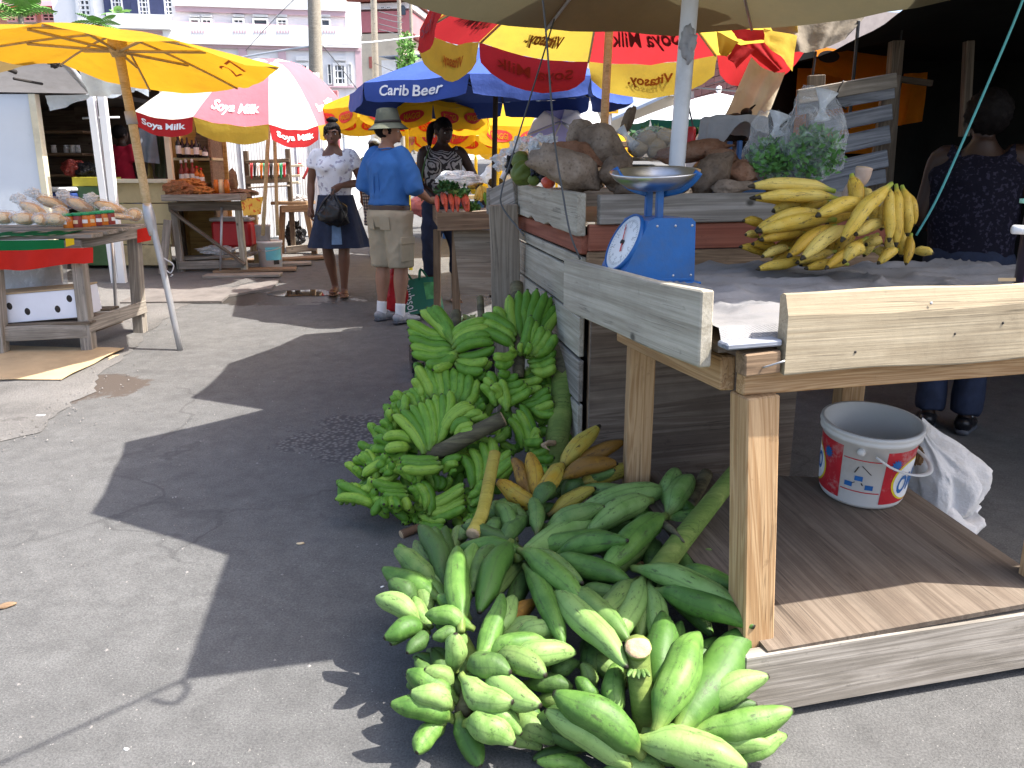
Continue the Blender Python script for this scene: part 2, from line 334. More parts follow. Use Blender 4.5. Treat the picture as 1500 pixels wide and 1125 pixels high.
# ------------------------------------------------------------------ material library
MT = dict(
 plank_pale=wood('plank_pale', (.39, .32, .215), (.47, .395, .275), (.22, .17, .11), .95, stain=.85, rings=4),
 plank_new=wood('plank_new', (.42, .25, .12), (.56, .37, .20), (.30, .19, .10), .8, stain=.3, rings=12),
 plank_grey=wood('plank_grey', (.27, .24, .20), (.40, .36, .31), (.13, .11, .09), 1.0, stain=.6, rings=7),
 plank_white=wood('plank_white', (.40, .36, .28), (.53, .485, .39), (.22, .19, .15), 1.0, stain=.55, rings=4),
 plank_dark=wood('plank_dark', (.13, .10, .075), (.20, .165, .125), (.06, .05, .04), 1.0, stain=.5, rings=7),
 plank_brown=wood('plank_brown', (.23, .15, .09), (.34, .23, .14), (.12, .08, .05), 1.0, stain=.5),
 plank_red=wood('plank_red', (.27, .085, .05), (.36, .13, .08), (.14, .07, .05), .8, stain=.4, rings=3),
 plank_blue=wood('plank_blue', (.20, .22, .26), (.34, .36, .41), (.10, .10, .11), 1.0, stain=.6, rings=6),
 ply=wood('plywood', (.155, .118, .088), (.215, .17, .13), (.075, .058, .045), .9, stain=.8, rings=5, rough=.65),
 ply_pale=wood('plywood_pale', (.30, .24, .18), (.42, .35, .27), (.18, .14, .10), .7, stain=.6, rings=5),
 ply_grey=wood('plywood_grey', (.17, .13, .10), (.26, .21, .165), (.09, .07, .055), .8, stain=.7, rings=6),
 tan=mat('tan_paint', (.62, .51, .28), .6, .08, 4, dirt=(.42, .33, .18)),
 cream=mat('cream_paint', (.72, .66, .48), .6, .06, 4, dirt=(.5, .45, .33)),
 white=mat('white_paint', (.80, .80, .79), .5, .04, 3),
 whitewall=mat('white_wall', (.86, .85, .84), .7, .04, 1.2, dirt=(.74, .72, .70)),
 kiosk=mat('kiosk_white', (.70, .74, .78), .5, .05, 2, dirt=(.52, .55, .58)),
 mauve=mat('mauve_trim', (.60, .42, .46), .6, .08, 2),
 pinkwall=mat('pink_wall', (.55, .19, .20), .7, .1, 1.0),
 beige=mat('beige_wall', (.62, .53, .40), .75, .08, 1.0, dirt=(.5, .42, .32)),
 glass=mat('window_glass', (.06, .07, .09), .12, .2, 2, spec=.6),
 navy=mat('navy_shutter', (.05, .06, .13), .5, .1, 5),
 redaw=cloth('red_awning', (.62, .08, .09), .3),
 roofred=mat('red_roof', (.42, .13, .10), .8, .15, 8),
 roofgrey=mat('blue_grey_roof', (.33, .38, .47), .5, .08, 3),
 brickm=mat('brick_red', (.30, .13, .11), .85, .18, 3, hue=.18), mortar=mat('mortar', (.42, .36, .33), .9, .1, 10),
 polewood=wood('pole_wood', (.30, .27, .22), (.40, .36, .29), (.2, .17, .13), 1.0),
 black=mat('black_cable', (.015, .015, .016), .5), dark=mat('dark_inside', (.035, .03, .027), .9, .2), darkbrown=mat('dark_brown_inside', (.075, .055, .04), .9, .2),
 steel=mat('steel_pole', (.45, .45, .46), .4, .15, 8, metal=.6), whitepole=mat('white_pole', (.74, .74, .74), .35, .06, 6, dirt=(.55, .54, .52)),
 barepole=wood('bare_pole', (.50, .38, .20), (.60, .47, .28), (.4, .3, .17), .7, stain=.3),
 zinc=mat('painted_zinc', (.62, .64, .66), .55, .08, 1.5, dirt=(.45, .43, .42)),
 redpaint=mat('red_graffiti', (.55, .05, .05), .7), red=mat('red_plastic', (.50, .025, .03), .35, .08), bluep=mat('blue_enamel', (.012, .105, .32), .42, .16, 5, .12, 30, dirt=(.05, .10, .19)),
 yellowp=mat('yellow_plastic', (.80, .62, .03), .4), mint=mat('mint_plastic', (.35, .70, .55), .4), greenp=mat('green_lid', (.03, .33, .14), .35),
 orange=mat('orange_sauce', (.60, .17, .02), .25, .2, 12), maroon=mat('maroon_sauce', (.25, .04, .03), .3, .2, 12),
 paper=mat('white_paper', (.78, .78, .76), .7, .04), card=mat('cardboard', (.46, .34, .20), .85, .12, 5, dirt=(.36, .26, .15)), foam=mat('white_foam', (.76, .78, .85), .7, .04),
 bag_black=mat('black_bag', (.012, .012, .014), .28, .2, 8, .8, 14), bag_red=mat('red_bag', (.55, .02, .03), .3, .15, 8, .8, 14), bag_green=mat('green_bag', (.01, .15, .075), .4, .12, 6, .4, 14),
 film=film('clear_film', clear=.91), film_dense=film('cloudy_film', (.85, .88, .9), .45), sack=cloth('white_sack', (.66, .65, .64), 0, .08, .85, (.50, .45, .38), 5, 22, .4), rag=cloth('grey_rag', (.47, .46, .46), .15, .08, .9, (.36, .35, .34), 4, 16, .4),
 bread=mat('bread', (.55, .33, .14), .8, .25, 10, .4, 30), crumb=mat('crumb', (.74, .58, .36), .85, .1, 10),
 rope=mat('teal_rope', (.10, .38, .36), .7, .1, 20), wire=mat('grey_wire', (.08, .08, .08), .5),
 skin_dark=mat('skin_deep_brown', (.045, .022, .014), .45, .1, 12), skin_mid=mat('skin_brown', (.155, .07, .04), .48, .1, 12), skin_tan=mat('skin_tan', (.33, .17, .105), .5, .1, 12),
 hair=mat('black_hair', (.008, .006, .006), .7, .4, 30, .6, 60, spec=.15), eyew=mat('eye_white', (.7, .68, .65), .3), lips=mat('lips', (.20, .06, .05), .4),
 denim=mat('denim', (.035, .065, .14), .85, .25, 14, .3, 120), denim_dark=mat('dark_denim', (.018, .026, .055), .85, .25, 14, .3, 120), denim_pale=mat('pale_denim', (.16, .26, .42), .85, .25, 14, .3, 120),
 shirt_blue=mat('blue_shirt', (.035, .14, .40), .8, .1, 9, .6, 9), khaki=mat('khaki', (.36, .31, .22), .85, .1, 9, .4, 18), hatm=mat('olive_hat', (.13, .14, .10), .85, .15, 12, .3, 60),
 belt=mat('brown_belt', (.06, .035, .025), .5), sock=mat('white_sock', (.75, .75, .75), .9), shoe=mat('grey_trainer', (.30, .31, .33), .5, .3, 25), sole=mat('shoe_sole', (.08, .085, .10), .6), sandal=mat('brown_sandal', (.22, .11, .06), .5),
 stemgreen=None)
def fabric_print(name, base, ink, kind, scale):
    m, nt, b = new_mat(name); v = coords(nt, 'Object', (1, 1, 1), False)
    if kind == 'wave':
        wv = N(nt, 'ShaderNodeTexWave', wave_type='RINGS', rings_direction='Z'); wv.inputs['Scale'].default_value = scale; wv.inputs['Distortion'].default_value = 6; wv.inputs['Detail'].default_value = 1; nt.links.new(v, wv.inputs['Vector']); src = wv.outputs['Fac']; st = [(.45, ink), (.6, base)]
    elif kind == 'blot': src = nz(nt, v, scale, 3, .5, 1.2); st = [(.40, ink), (.5, base)]
    else:
        src = nz(nt, v, scale, 2, .5); st = [(.56, base), (.63, ink)]
    nt.links.new(ramp(nt, st, src), b.inputs['Base Color']); b.inputs['Roughness'].default_value = .85; b.inputs['Specular IOR Level'].default_value = .15
    bump(nt, b, nz(nt, v, 12, 4), .3, .02); return m
MT['faint'] = mat('faint_print', (.42, .42, .42), .7)
MT['blouse'] = fabric_print('patterned_blouse', (.42, .40, .38), (.05, .045, .045), 'wave', 17)
MT['speckle'] = fabric_print('speckled_navy_top', (.010, .009, .018), (.040, .036, .06), 'dots', 60)
def plaid():
    m, nt, b = new_mat('plaid_shorts'); v = coords(nt, 'Object', (1, 1, 1), False); k = []
    for d in ('X', 'Z'):
        wv = N(nt, 'ShaderNodeTexWave', bands_direction=d); wv.inputs['Scale'].default_value = 7; nt.links.new(v, wv.inputs['Vector']); k.append(ramp(nt, [(.55, (.62, .62, .60)), (.7, (.10, .12, .18))], wv.outputs['Fac']))
    nt.links.new(mix(nt, 1.0, k[0], k[1], 'MULTIPLY'), b.inputs['Base Color']); b.inputs['Roughness'].default_value = .9; return m
MT['plaid'] = plaid()
# ------------------------------------------------------------------ the ground
def asphalt():
    m, nt, b = new_mat('asphalt'); v = coords(nt, 'Object', (1, 1, 1), False)
    big = nz(nt, v, .9, 6, .6); mid = nz(nt, v, 9, 5, .7); fine = nz(nt, v, 150, 3, .7)
    col = ramp(nt, [(.25, (.125, .124, .122)), (.75, (.178, .176, .172))], big)
    col = mix(nt, .55, col, ramp(nt, [(.3, (.45, .45, .45)), (.7, (1, 1, 1))], mid), 'MULTIPLY')
    col = mix(nt, .5, col, ramp(nt, [(.36, (.35, .35, .36)), (.66, (1.2, 1.2, 1.2))], fine), 'MULTIPLY')
    vo = N(nt, 'ShaderNodeTexVoronoi'); vo.inputs['Scale'].default_value = 75; nt.links.new(v, vo.inputs['Vector'])
    sp = ramp(nt, [(.06, (1, 1, 1)), (.16, (0, 0, 0))], vo.outputs['Distance'])
    hsv = N(nt, 'ShaderNodeSeparateColor'); nt.links.new(vo.outputs['Color'], hsv.inputs[0])
    gt = N(nt, 'ShaderNodeMath', operation='GREATER_THAN'); gt.inputs[1].default_value = .82; nt.links.new(hsv.outputs[0], gt.inputs[0])
    mm = N(nt, 'ShaderNodeMath', operation='MULTIPLY'); nt.links.new(gt.outputs[0], mm.inputs[0]); nt.links.new(sp, mm.inputs[1])
    col = mix(nt, mm.outputs[0], col, (.30, .29, .27))
    # worn patch of coarse bare aggregate in the middle of the road
    def patch(cx, cy, rx, ry, edge=.35):
        sx = N(nt, 'ShaderNodeSeparateXYZ'); nt.links.new(v, sx.inputs[0])
        def term(o, c, r):
            a = N(nt, 'ShaderNodeMath', operation='SUBTRACT'); a.inputs[1].default_value = c; nt.links.new(sx.outputs[o], a.inputs[0])
            d = N(nt, 'ShaderNodeMath', operation='DIVIDE'); d.inputs[1].default_value = r; nt.links.new(a.outputs[0], d.inputs[0])
            p = N(nt, 'ShaderNodeMath', operation='POWER'); p.inputs[1].default_value = 2; nt.links.new(d.outputs[0], p.inputs[0]); return p.outputs[0]
        s = N(nt, 'ShaderNodeMath', operation='ADD'); nt.links.new(term(0, cx, rx), s.inputs[0]); nt.links.new(term(1, cy, ry), s.inputs[1])
        n2 = N(nt, 'ShaderNodeMath', operation='MULTIPLY_ADD'); n2.inputs[1].default_value = 2.2; nt.links.new(nz(nt, v, 4, 6, .7), n2.inputs[0]); nt.links.new(s.outputs[0], n2.inputs[2])
        return ramp(nt, [(.86, (1, 1, 1)), (.86 + edge*.5, (0, 0, 0))], N_sub(nt, n2.outputs[0], .7))
    pk = patch(-.55, 4.25, .95, .55, .9)
    vo2 = N(nt, 'ShaderNodeTexVoronoi'); vo2.inputs['Scale'].default_value = 42; nt.links.new(v, vo2.inputs['Vector'])
    peb = ramp(nt, [(.1, (.19, .185, .18)), (.6, (.07, .069, .07))], vo2.outputs['Distance'])
    col = mix(nt, pk, col, peb)
    wet = patch(-2.3, 7.95, 1.0, .42); col = mix(nt, wet, col, (.045, .042, .038))
    wet2 = patch(-2.75, 5.15, .42, .4); col = mix(nt, wet2, col, (.08, .065, .055))
    v5 = N(nt, 'ShaderNodeTexVoronoi', feature='DISTANCE_TO_EDGE'); v5.inputs['Scale'].default_value = .42; wob = N(nt, 'ShaderNodeVectorMath', operation='MULTIPLY_ADD'); nz3 = N(nt, 'ShaderNodeTexNoise'); nz3.inputs['Scale'].default_value = 2.2; nz3.inputs['Detail'].default_value = 6; nt.links.new(v, nz3.inputs['Vector'])
    nt.links.new(nz3.outputs['Color'], wob.inputs[0]); wob.inputs[1].default_value = (.9, .9, 0); nt.links.new(v, wob.inputs[2]); nt.links.new(wob.outputs[0], v5.inputs['Vector'])
    ckm = ramp(nt, [(.002, (.38, .38, .38)), (.007, (0, 0, 0))], v5.outputs['Distance']); col = mix(nt, mix(nt, 1.0, ckm, ramp(nt, [(.45, (0, 0, 0)), (.6, (1, 1, 1))], nz(nt, v, .8, 3)), 'MULTIPLY'), col, (.03, .03, .03))
    oil = ramp(nt, [(.60, (0, 0, 0)), (.74, (.55, .55, .55))], nz(nt, v, 2.6, 8, .72)); col = mix(nt, oil, col, (.07, .068, .066))
    pale = ramp(nt, [(.64, (0, 0, 0)), (.76, (.5, .5, .5))], nz(nt, coords(nt, 'Object', (1, 1, 1)), 4.1, 8, .75)); col = mix(nt, pale, col, (.26, .255, .245))
    nt.links.new(col, b.inputs['Base Color'])
    rr = N(nt, 'ShaderNodeMapRange'); rr.inputs[3].default_value = .88; rr.inputs[4].default_value = .3; nt.links.new(wet, rr.inputs[0]); nt.links.new(rr.outputs[0], b.inputs['Roughness'])
    b.inputs['Specular IOR Level'].default_value = .25
    h = mix(nt, pk, fine, vo2.outputs['Distance']); bump(nt, b, h, .6, .006); return m
def N_sub(nt, s, k):
    a = N(nt, 'ShaderNodeMath', operation='SUBTRACT'); a.inputs[1].default_value = k; nt.links.new(s, a.inputs[0]); return a.outputs[0]
ys = [-8 + .5*i for i in range(20)] + [2 + .12*i for i in range(100)] + [14 + 1.0*i for i in range(26)] + [40 + 8*i for i in range(12)]
xs = [-90, -40, -20, -12, -8, -5, -3, -1.5, 0, 1.5, 3, 5, 8, 12, 20, 40, 90]
gv = [(x, y, ground(y)) for y in ys for x in xs]; nx = len(xs)
gf = [(j*nx + i, j*nx + i + 1, (j + 1)*nx + i + 1, (j + 1)*nx + i) for j in range(len(ys) - 1) for i in range(nx - 1)]
tag(obj('road', mesh_from('road', gv, gf, asphalt(), True)), kind='structure')
# pavement on the left, with a broken, gravelly edge
edge = [G(*p) for p in ((-260, 760), (-60, 665), (60, 625), (150, 555), (205, 500), (262, 455), (330, 425), (420, 396), (462, 374), (520, 352))]
ed = catmull(edge, 14)
def pave_mat():
    m, nt, b = new_mat('pavement'); v = coords(nt, 'Object', (1, 1, 1), False)
    big = nz(nt, v, 1.6, 7, .65); fine = nz(nt, v, 90, 4, .7)
    col = ramp(nt, [(.28, (.10, .095, .09)), (.5, (.165, .158, .15)), (.72, (.22, .21, .20))], big)
    col = mix(nt, .5, col, ramp(nt, [(.35, (.4, .4, .4)), (.65, (1.15, 1.15, 1.15))], fine), 'MULTIPLY')
    k = ramp(nt, [(.6, (0, 0, 0)), (.68, (.8, .8, .8))], nz(nt, v, 3.2, 8, .7)); col = mix(nt, k, col, (.075, .07, .066))
    nt.links.new(col, b.inputs['Base Color']); b.inputs['Roughness'].default_value = .9; bump(nt, b, fine, .8, .012); return m
pv = []; pf = []; M_ = 14
for i, e in enumerate(ed):
    jag = .10*noise.noise(Vector((e.y*3.1, e.x*2.7, 0))) + .05*noise.noise(Vector((e.y*11, e.x*9, 2)))
    for j in range(M_):
        t = (j/(M_ - 1))**1.6
        x = (e.x + jag)*(1 - t) - 14*t; pv.append((x, e.y, ground(e.y) + (.004 if j == 0 else .012)))
for i in range(len(ed) - 1):
    for j in range(M_ - 1): pf.append((i*M_ + j, (i + 1)*M_ + j, (i + 1)*M_ + j + 1, i*M_ + j + 1))
tag(obj('pavement', mesh_from('pavement', pv, pf, pave_mat(), True)), kind='structure')
# loose grit along the broken edge and small litter on the road
grit = []; gfc = []
rg = random.Random(3)
for k in range(420):
    e = ed[rg.randrange(len(ed))]; x = e.x + rg.gauss(-.02, .16); y = e.y + rg.gauss(0, .1); s = rg.uniform(.003, .009)
    if y < 3: continue
    z = ground(y) + .01; o = len(grit)
    for d in ((1, 0, 0), (0, 1, 0), (-1, 0, 0), (0, -1, 0), (0, 0, .9)): grit.append((x + d[0]*s*rg.uniform(.6, 1.3), y + d[1]*s*rg.uniform(.6, 1.3), z + d[2]*s))
    gfc += [(o, o + 1, o + 4), (o + 1, o + 2, o + 4), (o + 2, o + 3, o + 4), (o + 3, o, o + 4)]
tag(obj('gravel', mesh_from('gravel', grit, gfc, mat('gravel', (.17, .16, .15), .9, .5, 40))), 'loose grit scattered along the broken pavement edge', 'gravel', kind='stuff')
road_bits = []; rbf = []
for k in range(700):
    y = rg.uniform(1.3, 7.5); x = rg.uniform(-.62*y - .3, .2 + .05*y); s = rg.choice((.002, .0025, .003, .004, .006)); z = ground(y); o = len(road_bits)
    for d in ((1, 0, 0), (0, 1, 0), (-1, 0, 0), (0, -1, 0), (0, 0, .8)): road_bits.append((x + d[0]*s*rg.uniform(.6, 1.4), y + d[1]*s*rg.uniform(.6, 1.4), z + d[2]*s))
    rbf += [(o, o + 1, o + 4), (o + 1, o + 2, o + 4), (o + 2, o + 3, o + 4), (o + 3, o, o + 4)]
tag(obj('road_grit', mesh_from('road_grit', road_bits, rbf, mat('road_grit', (.20, .19, .18), .9, .6, 25))), 'fine loose grit and specks strewn over the road', 'grit', kind='stuff')
# concrete drain slabs at the pavement edge
M_slab = mat('drain_slab', (.155, .14, .13), .9, .25, 5, .4, 60, dirt=(.085, .078, .072))
for i, (a, b, c, d) in enumerate((((176, 446), (325, 444), (348, 424), (214, 425)), ((330, 436), (398, 425), (410, 412), (352, 421)))):
    q = [G(*p, .004) for p in (a, b, c, d)]; q2 = [p + V(0, 0, .022) for p in q]
    tag(obj('drain_slab', mesh_from('drain_slab', q + q2, [(0, 1, 2, 3), (4, 5, 6, 7), (0, 1, 5, 4), (1, 2, 6, 5), (2, 3, 7, 6), (3, 0, 4, 7)], M_slab)), kind='structure')
# a puddle by the walking woman's feet
pc = G(440, 430); me_w, ntw, bw = new_mat('water'); bw.inputs['Base Color'].default_value = (.02, .02, .02, 1); bw.inputs['Roughness'].default_value = .03; bw.inputs['Specular IOR Level'].default_value = .9
pd = []
for i in range(40):
    a = 2*pi*i/40; r = 1 + .35*noise.noise(Vector((cos(a)*1.4, sin(a)*1.4, 4)))
    pd.append((pc.x + .34*r*cos(a), pc.y + .17*r*sin(a), ground(pc.y + .17*r*sin(a)) + .005))
tag(obj('puddle', mesh_from('puddle', pd, [tuple(range(40))], me_w)), kind='structure')
# ------------------------------------------------------------------ background buildings
class Facade:                                            # local x along the wall, z up, y into the building
    def __init__(s, p0, rz): s.p0 = Vector(p0); s.m = Matrix.Translation(s.p0) @ Matrix.Rotation(rz, 4, 'Z'); s.i = s.m.inverted()
    def L(s, x, y):
        d = ray(x, y); o = Vector((0, 0, CAMH)); n = s.m.to_3x3() @ Vector((0, 1, 0))
        q = s.i @ (o + d*((s.p0 - o).dot(n)/d.dot(n))); return q.x, q.z
    def W(s, x, y, off=0): a, b = s.L(x, y); return s.m @ Vector((a, off, b))
    def part(s, name, x0, y0, x1, y1, d0, d1, m, par, bev=0):
        ax, az = s.L(x0, y1); bx, bz = s.L(x1, y0)
        bm = box_bm(abs(bx - ax), d1 - d0, abs(bz - az), bev)
        return obj(name, bm_mesh(name, bm, m), par, s.m @ Matrix.Translation(((ax + bx)/2, (d0 + d1)/2, (az + bz)/2)))
    def lpart(s, name, a, b, d0, d1, m, par, bev=0):
        bm = box_bm(b[0] - a[0], d1 - d0, b[1] - a[1], bev)
        return obj(name, bm_mesh(name, bm, m), par, s.m @ Matrix.Translation(((a[0] + b[0])/2, (d0 + d1)/2, (a[1] + b[1])/2)))
    def window(s, x0, y0, x1, y1, par, cols=2, rows=2, fr=.06, m=None, mf=None, dep=.12):
        ax, az = s.L(x0, y1); bx, bz = s.L(x1, y0); mf = mf or MT['white']; vf = []
        w_, h_ = bx - ax, bz - az; fr = min(fr, w_*.18)
        for a in ((0, 0, fr, h_), (w_ - fr, 0, w_, h_), (fr, 0, w_ - fr, fr), (fr, h_ - fr, w_ - fr, h_)): vf.append(boxv((a[0], -.05, a[1]), (a[2], dep, a[3])))
        for i in range(1, cols): vf.append(boxv((w_*i/cols - fr*.25, -.02, fr), (w_*i/cols + fr*.25, .05, h_ - fr)))
        for j in range(1, rows): vf.append(boxv((fr, -.025, h_*j/rows - fr*.25), (w_ - fr, .045, h_*j/rows + fr*.25)))
        f = obj('window', mesh_from('window', *joinv(*vf), mf), par, s.m @ Matrix.Translation((ax, -.06, az)))
        obj('pane', mesh_from('pane', *boxv((fr*.8, .06, fr*.8), (w_ - fr*.8, .08, h_ - fr*.8)), m or MT['glass']), f, WM[f.name]); return f
def fronted(t, F, x0, y0, x1, y1, m, depth=8, name='wall'): return F.part(name, x0, y0, x1, y1, .03, depth, m, t)
F1 = Facade((0, 30, 0), radians(10))
t = thing('white_building', 'large white building with mauve trim, small paned windows and a balcony band behind the stalls', 'building', F1.W(390, 235))
fronted(t, F1, 254, 3, 528, 44, MT['whitewall'], name='upper_wall'); fronted(t, F1, 163, 44.1, 528, 260, MT['whitewall'])
gx0 = F1.L(405, 0); gx1 = F1.L(505, -40); gx2 = F1.L(530, 66)
for a in ((258, 10, 505, 17), (242, 40, 524, 43.5), (262, 65, 528, 69), (160, 44, 240, 47.5), (420, 146, 530, 150)): F1.part('trim_band', *a, -.10, .02, MT['mauve'], t)
F1.part('balcony_band', 242, 44.2, 524, 64.2, -.22, .02, MT['whitewall'], t); F1.part('cornice', 254, -3, 506, 9.3, -.16, .02, MT['white'], t)
F1.part('parapet', 163, 25, 252, 43.3, -.4, .02, MT['white'], t)
for x in (355, 412, 523): F1.part('pilaster', x, 69.5, x + 6, 145.5, -.08, .02, MT['mauve'], t)
for x0, x1, c in ((279, 293, 1), (296, 311, 2), (342, 358, 2), (371, 393, 1), (406, 421, 2), (470, 484, 1)):
    F1.window(x0, 28, x1, 40, t, c, 2 if c == 2 else 1, .05); F1.window(x0, 22.5, x1, 24.8, t, 3, 1, .04)
for x0 in (283, 344, 374, 407, 474):
    for k in range(5):
        if k*3 + x0 < 490: F1.part('baluster_gap', x0 + k*4, 46, x0 + k*4 + 1.6, 50, -.235, -.20, MT['mauve'], t)
for x0 in (434, 489): F1.window(x0, 93, x0 + 18, 126, t, 3, 3, .1); F1.window(x0, 83, x0 + 18, 89, t, 1, 1, .1); F1.window(x0 - 8, 94, x0 - 4, 124, t, 1, 2, .1); F1.window(x0 + 22, 94, x0 + 26, 124, t, 1, 2, .1); F1.part('sill', x0 - 11, 127, x0 + 30, 128.4, -.14, .02, MT['mauve'], t)
F1.window(380, 83, 396, 126, t, 3, 3, .1)
F1.part('shop_sign', 430, 151.5, 520, 160, -.2, .02, MT['navy'], t); F1.part('shop_front', 455, 161, 528, 200, -.06, .02, MT['beige'], t); F1.part('door', 506, 168, 519, 205, -.09, -.06, MT['darkbrown'], t)
sv = [F1.m @ Vector((x, y, z)) for x, z in (F1.L(506, -3), F1.L(528, 66), F1.L(528, 260), F1.L(506, 260)) for y in (-.02, 8)]
obj('gable_wall', mesh_from('gable_wall', sv, [(0, 2, 4, 6), (1, 7, 5, 3), (0, 1, 3, 2), (2, 3, 5, 4), (0, 6, 7, 1)], MT['whitewall']), t)
F2 = Facade((0, 34, 0), radians(6))
t = thing('shuttered_building', 'cream building with tall white paned windows between navy shutters', 'building', F2.W(200, 200))
fronted(t, F2, 108, -120, 262, 260, MT['whitewall'])
for x0 in (166, 205, 243):
    F2.window(x0, -30, x0 + 11, 24, t, 3, 8, .06)
    for dx in (-11, 12): F2.part('shutter', x0 + dx, -30, x0 + dx + 10, 24, -.08, .02, MT['navy'], t)
F2.window(115, -14, 136, 30, t, 4, 6, .12)
F2.part('cornice', 108, -40, 262, -33, -.3, .02, MT['mauve'], t)
F3 = Facade((0, 38, 0), radians(4))
t = thing('awning_shop', 'cream shop building under a long red awning on the far left', 'building', F3.W(50, 200))
fronted(t, F3, -160, -20, 107, 260, MT['beige'])
for x0, x1 in ((12, 25), (37, 53), (63, 82), (91, 106), (-30, -10)): F3.window(x0, 19, x1, 33, t, 2, 2, .08)
for y in (2.5, 5.5): F3.part('string_course', -160, y, 107, y + 1.2, -.12, .02, MT['white'], t)
a0 = F3.L(-160, 7); a1 = F3.L(106, 18)
obj('awning', mesh_from('awning', [F3.m @ Vector(p) for p in ((a0[0], 0, a0[1]), (a1[0], 0, a0[1]), (a1[0], -1.3, a1[1]), (a0[0], -1.3, a1[1]), (a1[0], -1.3, a1[1] - .12), (a0[0], -1.3, a1[1] - .12))], [(0, 1, 2, 3), (3, 2, 4, 5)], MT['redaw']), t)
F4 = Facade((0, 70, 0), radians(-8))
t = thing('hillside_house', 'tall pink and white house up the hill with an arched window under its roof', 'house', F4.W(565, 150))
fronted(t, F4, 505, 15, 600, 48, MT['pinkwall'], 6); fronted(t, F4, 500, 3, 603, 14.6, MT['whitewall'], 6, 'upper_wall'); fronted(t, F4, 527, 48.3, 590, 170, MT['beige'], 6, 'lower_wall'); F4.part('roof', 496, 0, 607, 2.7, -.9, 7, MT['roofred'], t)
for x0 in (518, 542, 557, 566): F4.window(x0, 9, x0 + 7, 13, t, 2, 1, .06)
ax, az = F4.L(586, 22); bx, bz = F4.L(594, 12); ar = [(ax, az), (bx, az), (bx, bz)] + [((ax + bx)/2 + (bx - ax)/2*cos(i*pi/8), bz + (bx - ax)/2*sin(i*pi/8)) for i in range(1, 8)] + [(ax, bz)]
obj('arched_window', mesh_from('arched_window', [F4.m @ Vector((x, y, z)) for y in (-.04, .1) for x, z in ar], [tuple(range(len(ar)))] + [(i, (i + 1) % len(ar), (i + 1) % len(ar) + len(ar), i + len(ar)) for i in range(len(ar))], MT['glass']), t)
F4.part('shutter_door', 541, 83, 548, 100, -.05, .02, MT['roofred'], t)
F5 = Facade((0, 48, 0), radians(-20))
t = thing('stepped_house', 'small pale house with a brown shutter halfway up the lane', 'house', F5.W(610, 160))
fronted(t, F5, 562, 84, 640, 190, MT['whitewall'], 5); F5.part('roof', 560, 80, 642, 83.6, -.4, 5.3, MT['roofgrey'], t)
for x0 in (580, 600, 622): F5.window(x0, 92, x0 + 6, 106, t, 1, 2, .06, MT['darkbrown'])
F6 = Facade((0, 27, 0), radians(-4))
t = thing('beige_building', 'plain beige building with narrow dark windows behind the white umbrella', 'building', F6.W(930, 200))
fronted(t, F6, 790, -40, 1012, 230, MT['beige'])
for x0 in (899, 918, 958, 981): F6.window(x0, 112, x0 + 9, 141, t, 1, 3, .07)
F6.window(968, 108, 1002, 121, t, 3, 1, .1); F6.window(838, 90, 860, 130, t, 2, 3, .07)
r0 = F6.L(893, 178); r1 = F6.L(992, 134); q = [F6.m @ Vector((x, y, z)) for x, y, z in ((r0[0], -1.6, r0[1]), (r1[0], -1.6, r1[1]), (r1[0], .0, r1[1] + .9), (r0[0], .0, r0[1] + .9))]
obj('lean_to_roof', mesh_from('lean_to_roof', q + [p - V(0, 0, .08) for p in q], [(0, 1, 2, 3), (7, 6, 5, 4), (0, 4, 5, 1), (1, 5, 6, 2), (2, 6, 7, 3), (3, 7, 4, 0)], MT['roofgrey']), t)
# brick building along the right side of the lane: bricks laid one by one where they show
t = thing('brick_building', 'red brick shop building with a white lettered sign board above the white umbrella', 'building', V(4.6, 17, ground(17)))
bd = V(-.14, 1, 0).normalized(); b0 = V(4.75, 14.0, 0); Ln = 5.6; fm = frame(bd, (0, 0, 1), b0); zt = 3.95
def bl(x, y, z): return fm @ Vector((x, y, z))
obj('wall', mesh_from('wall', *xf(boxv((0, -6, 0), (Ln, -.03, zt)), fm), MT['mortar']), t)
bme = [mesh_from('brick', *boxv((-.222, -.04, -.066), (.222, .0, .066)), MT['brickm'])]
for r in range(12):
    for k in range(12):
        x = k*.47 + (.235 if r % 2 else 0) + .25
        if x < Ln - .2: reg(bpy.data.objects.new('brick', bme[0]), fm @ Matrix.Translation((x, .012 + random.uniform(-.004, .004), 2.28 + r*.147)), t)
for z in (4.0,):
    obj('coping', mesh_from('coping', *xf(boxv((0, -.3, zt), (Ln, .1, zt + .1)), fm), MT['white']), t)
obj('balustrade', mesh_from('balustrade', *joinv(*([xf(boxv((.3*i, -.12, zt + .1), (.3*i + .07, -.05, zt + .62)), fm) for i in range(18)] + [xf(boxv((0, -.15, zt + .62), (Ln, -.02, zt + .7)), fm)])), MT['white']), t)
sg = obj('sign_board', mesh_from('sign_board', *xf(boxv((.5, .045, 2.42), (5.0, .10, 2.92)), fm), MT['white']), t)
M_ink = mat('sign_ink', (.22, .09, .13), .6)
print_text('JENNY ENTERPRISE', lambda u, v: bl(4.8 - 4.1*u, .10, 2.50 + .34*v), 0, 1, 0, 1, M_ink, sg, .006)
obj('awning_band', mesh_from('awning_band', *xf(boxv((.4, .03, 2.0), (5.4, .75, 2.08)), fm), MT['roofgrey']), t)
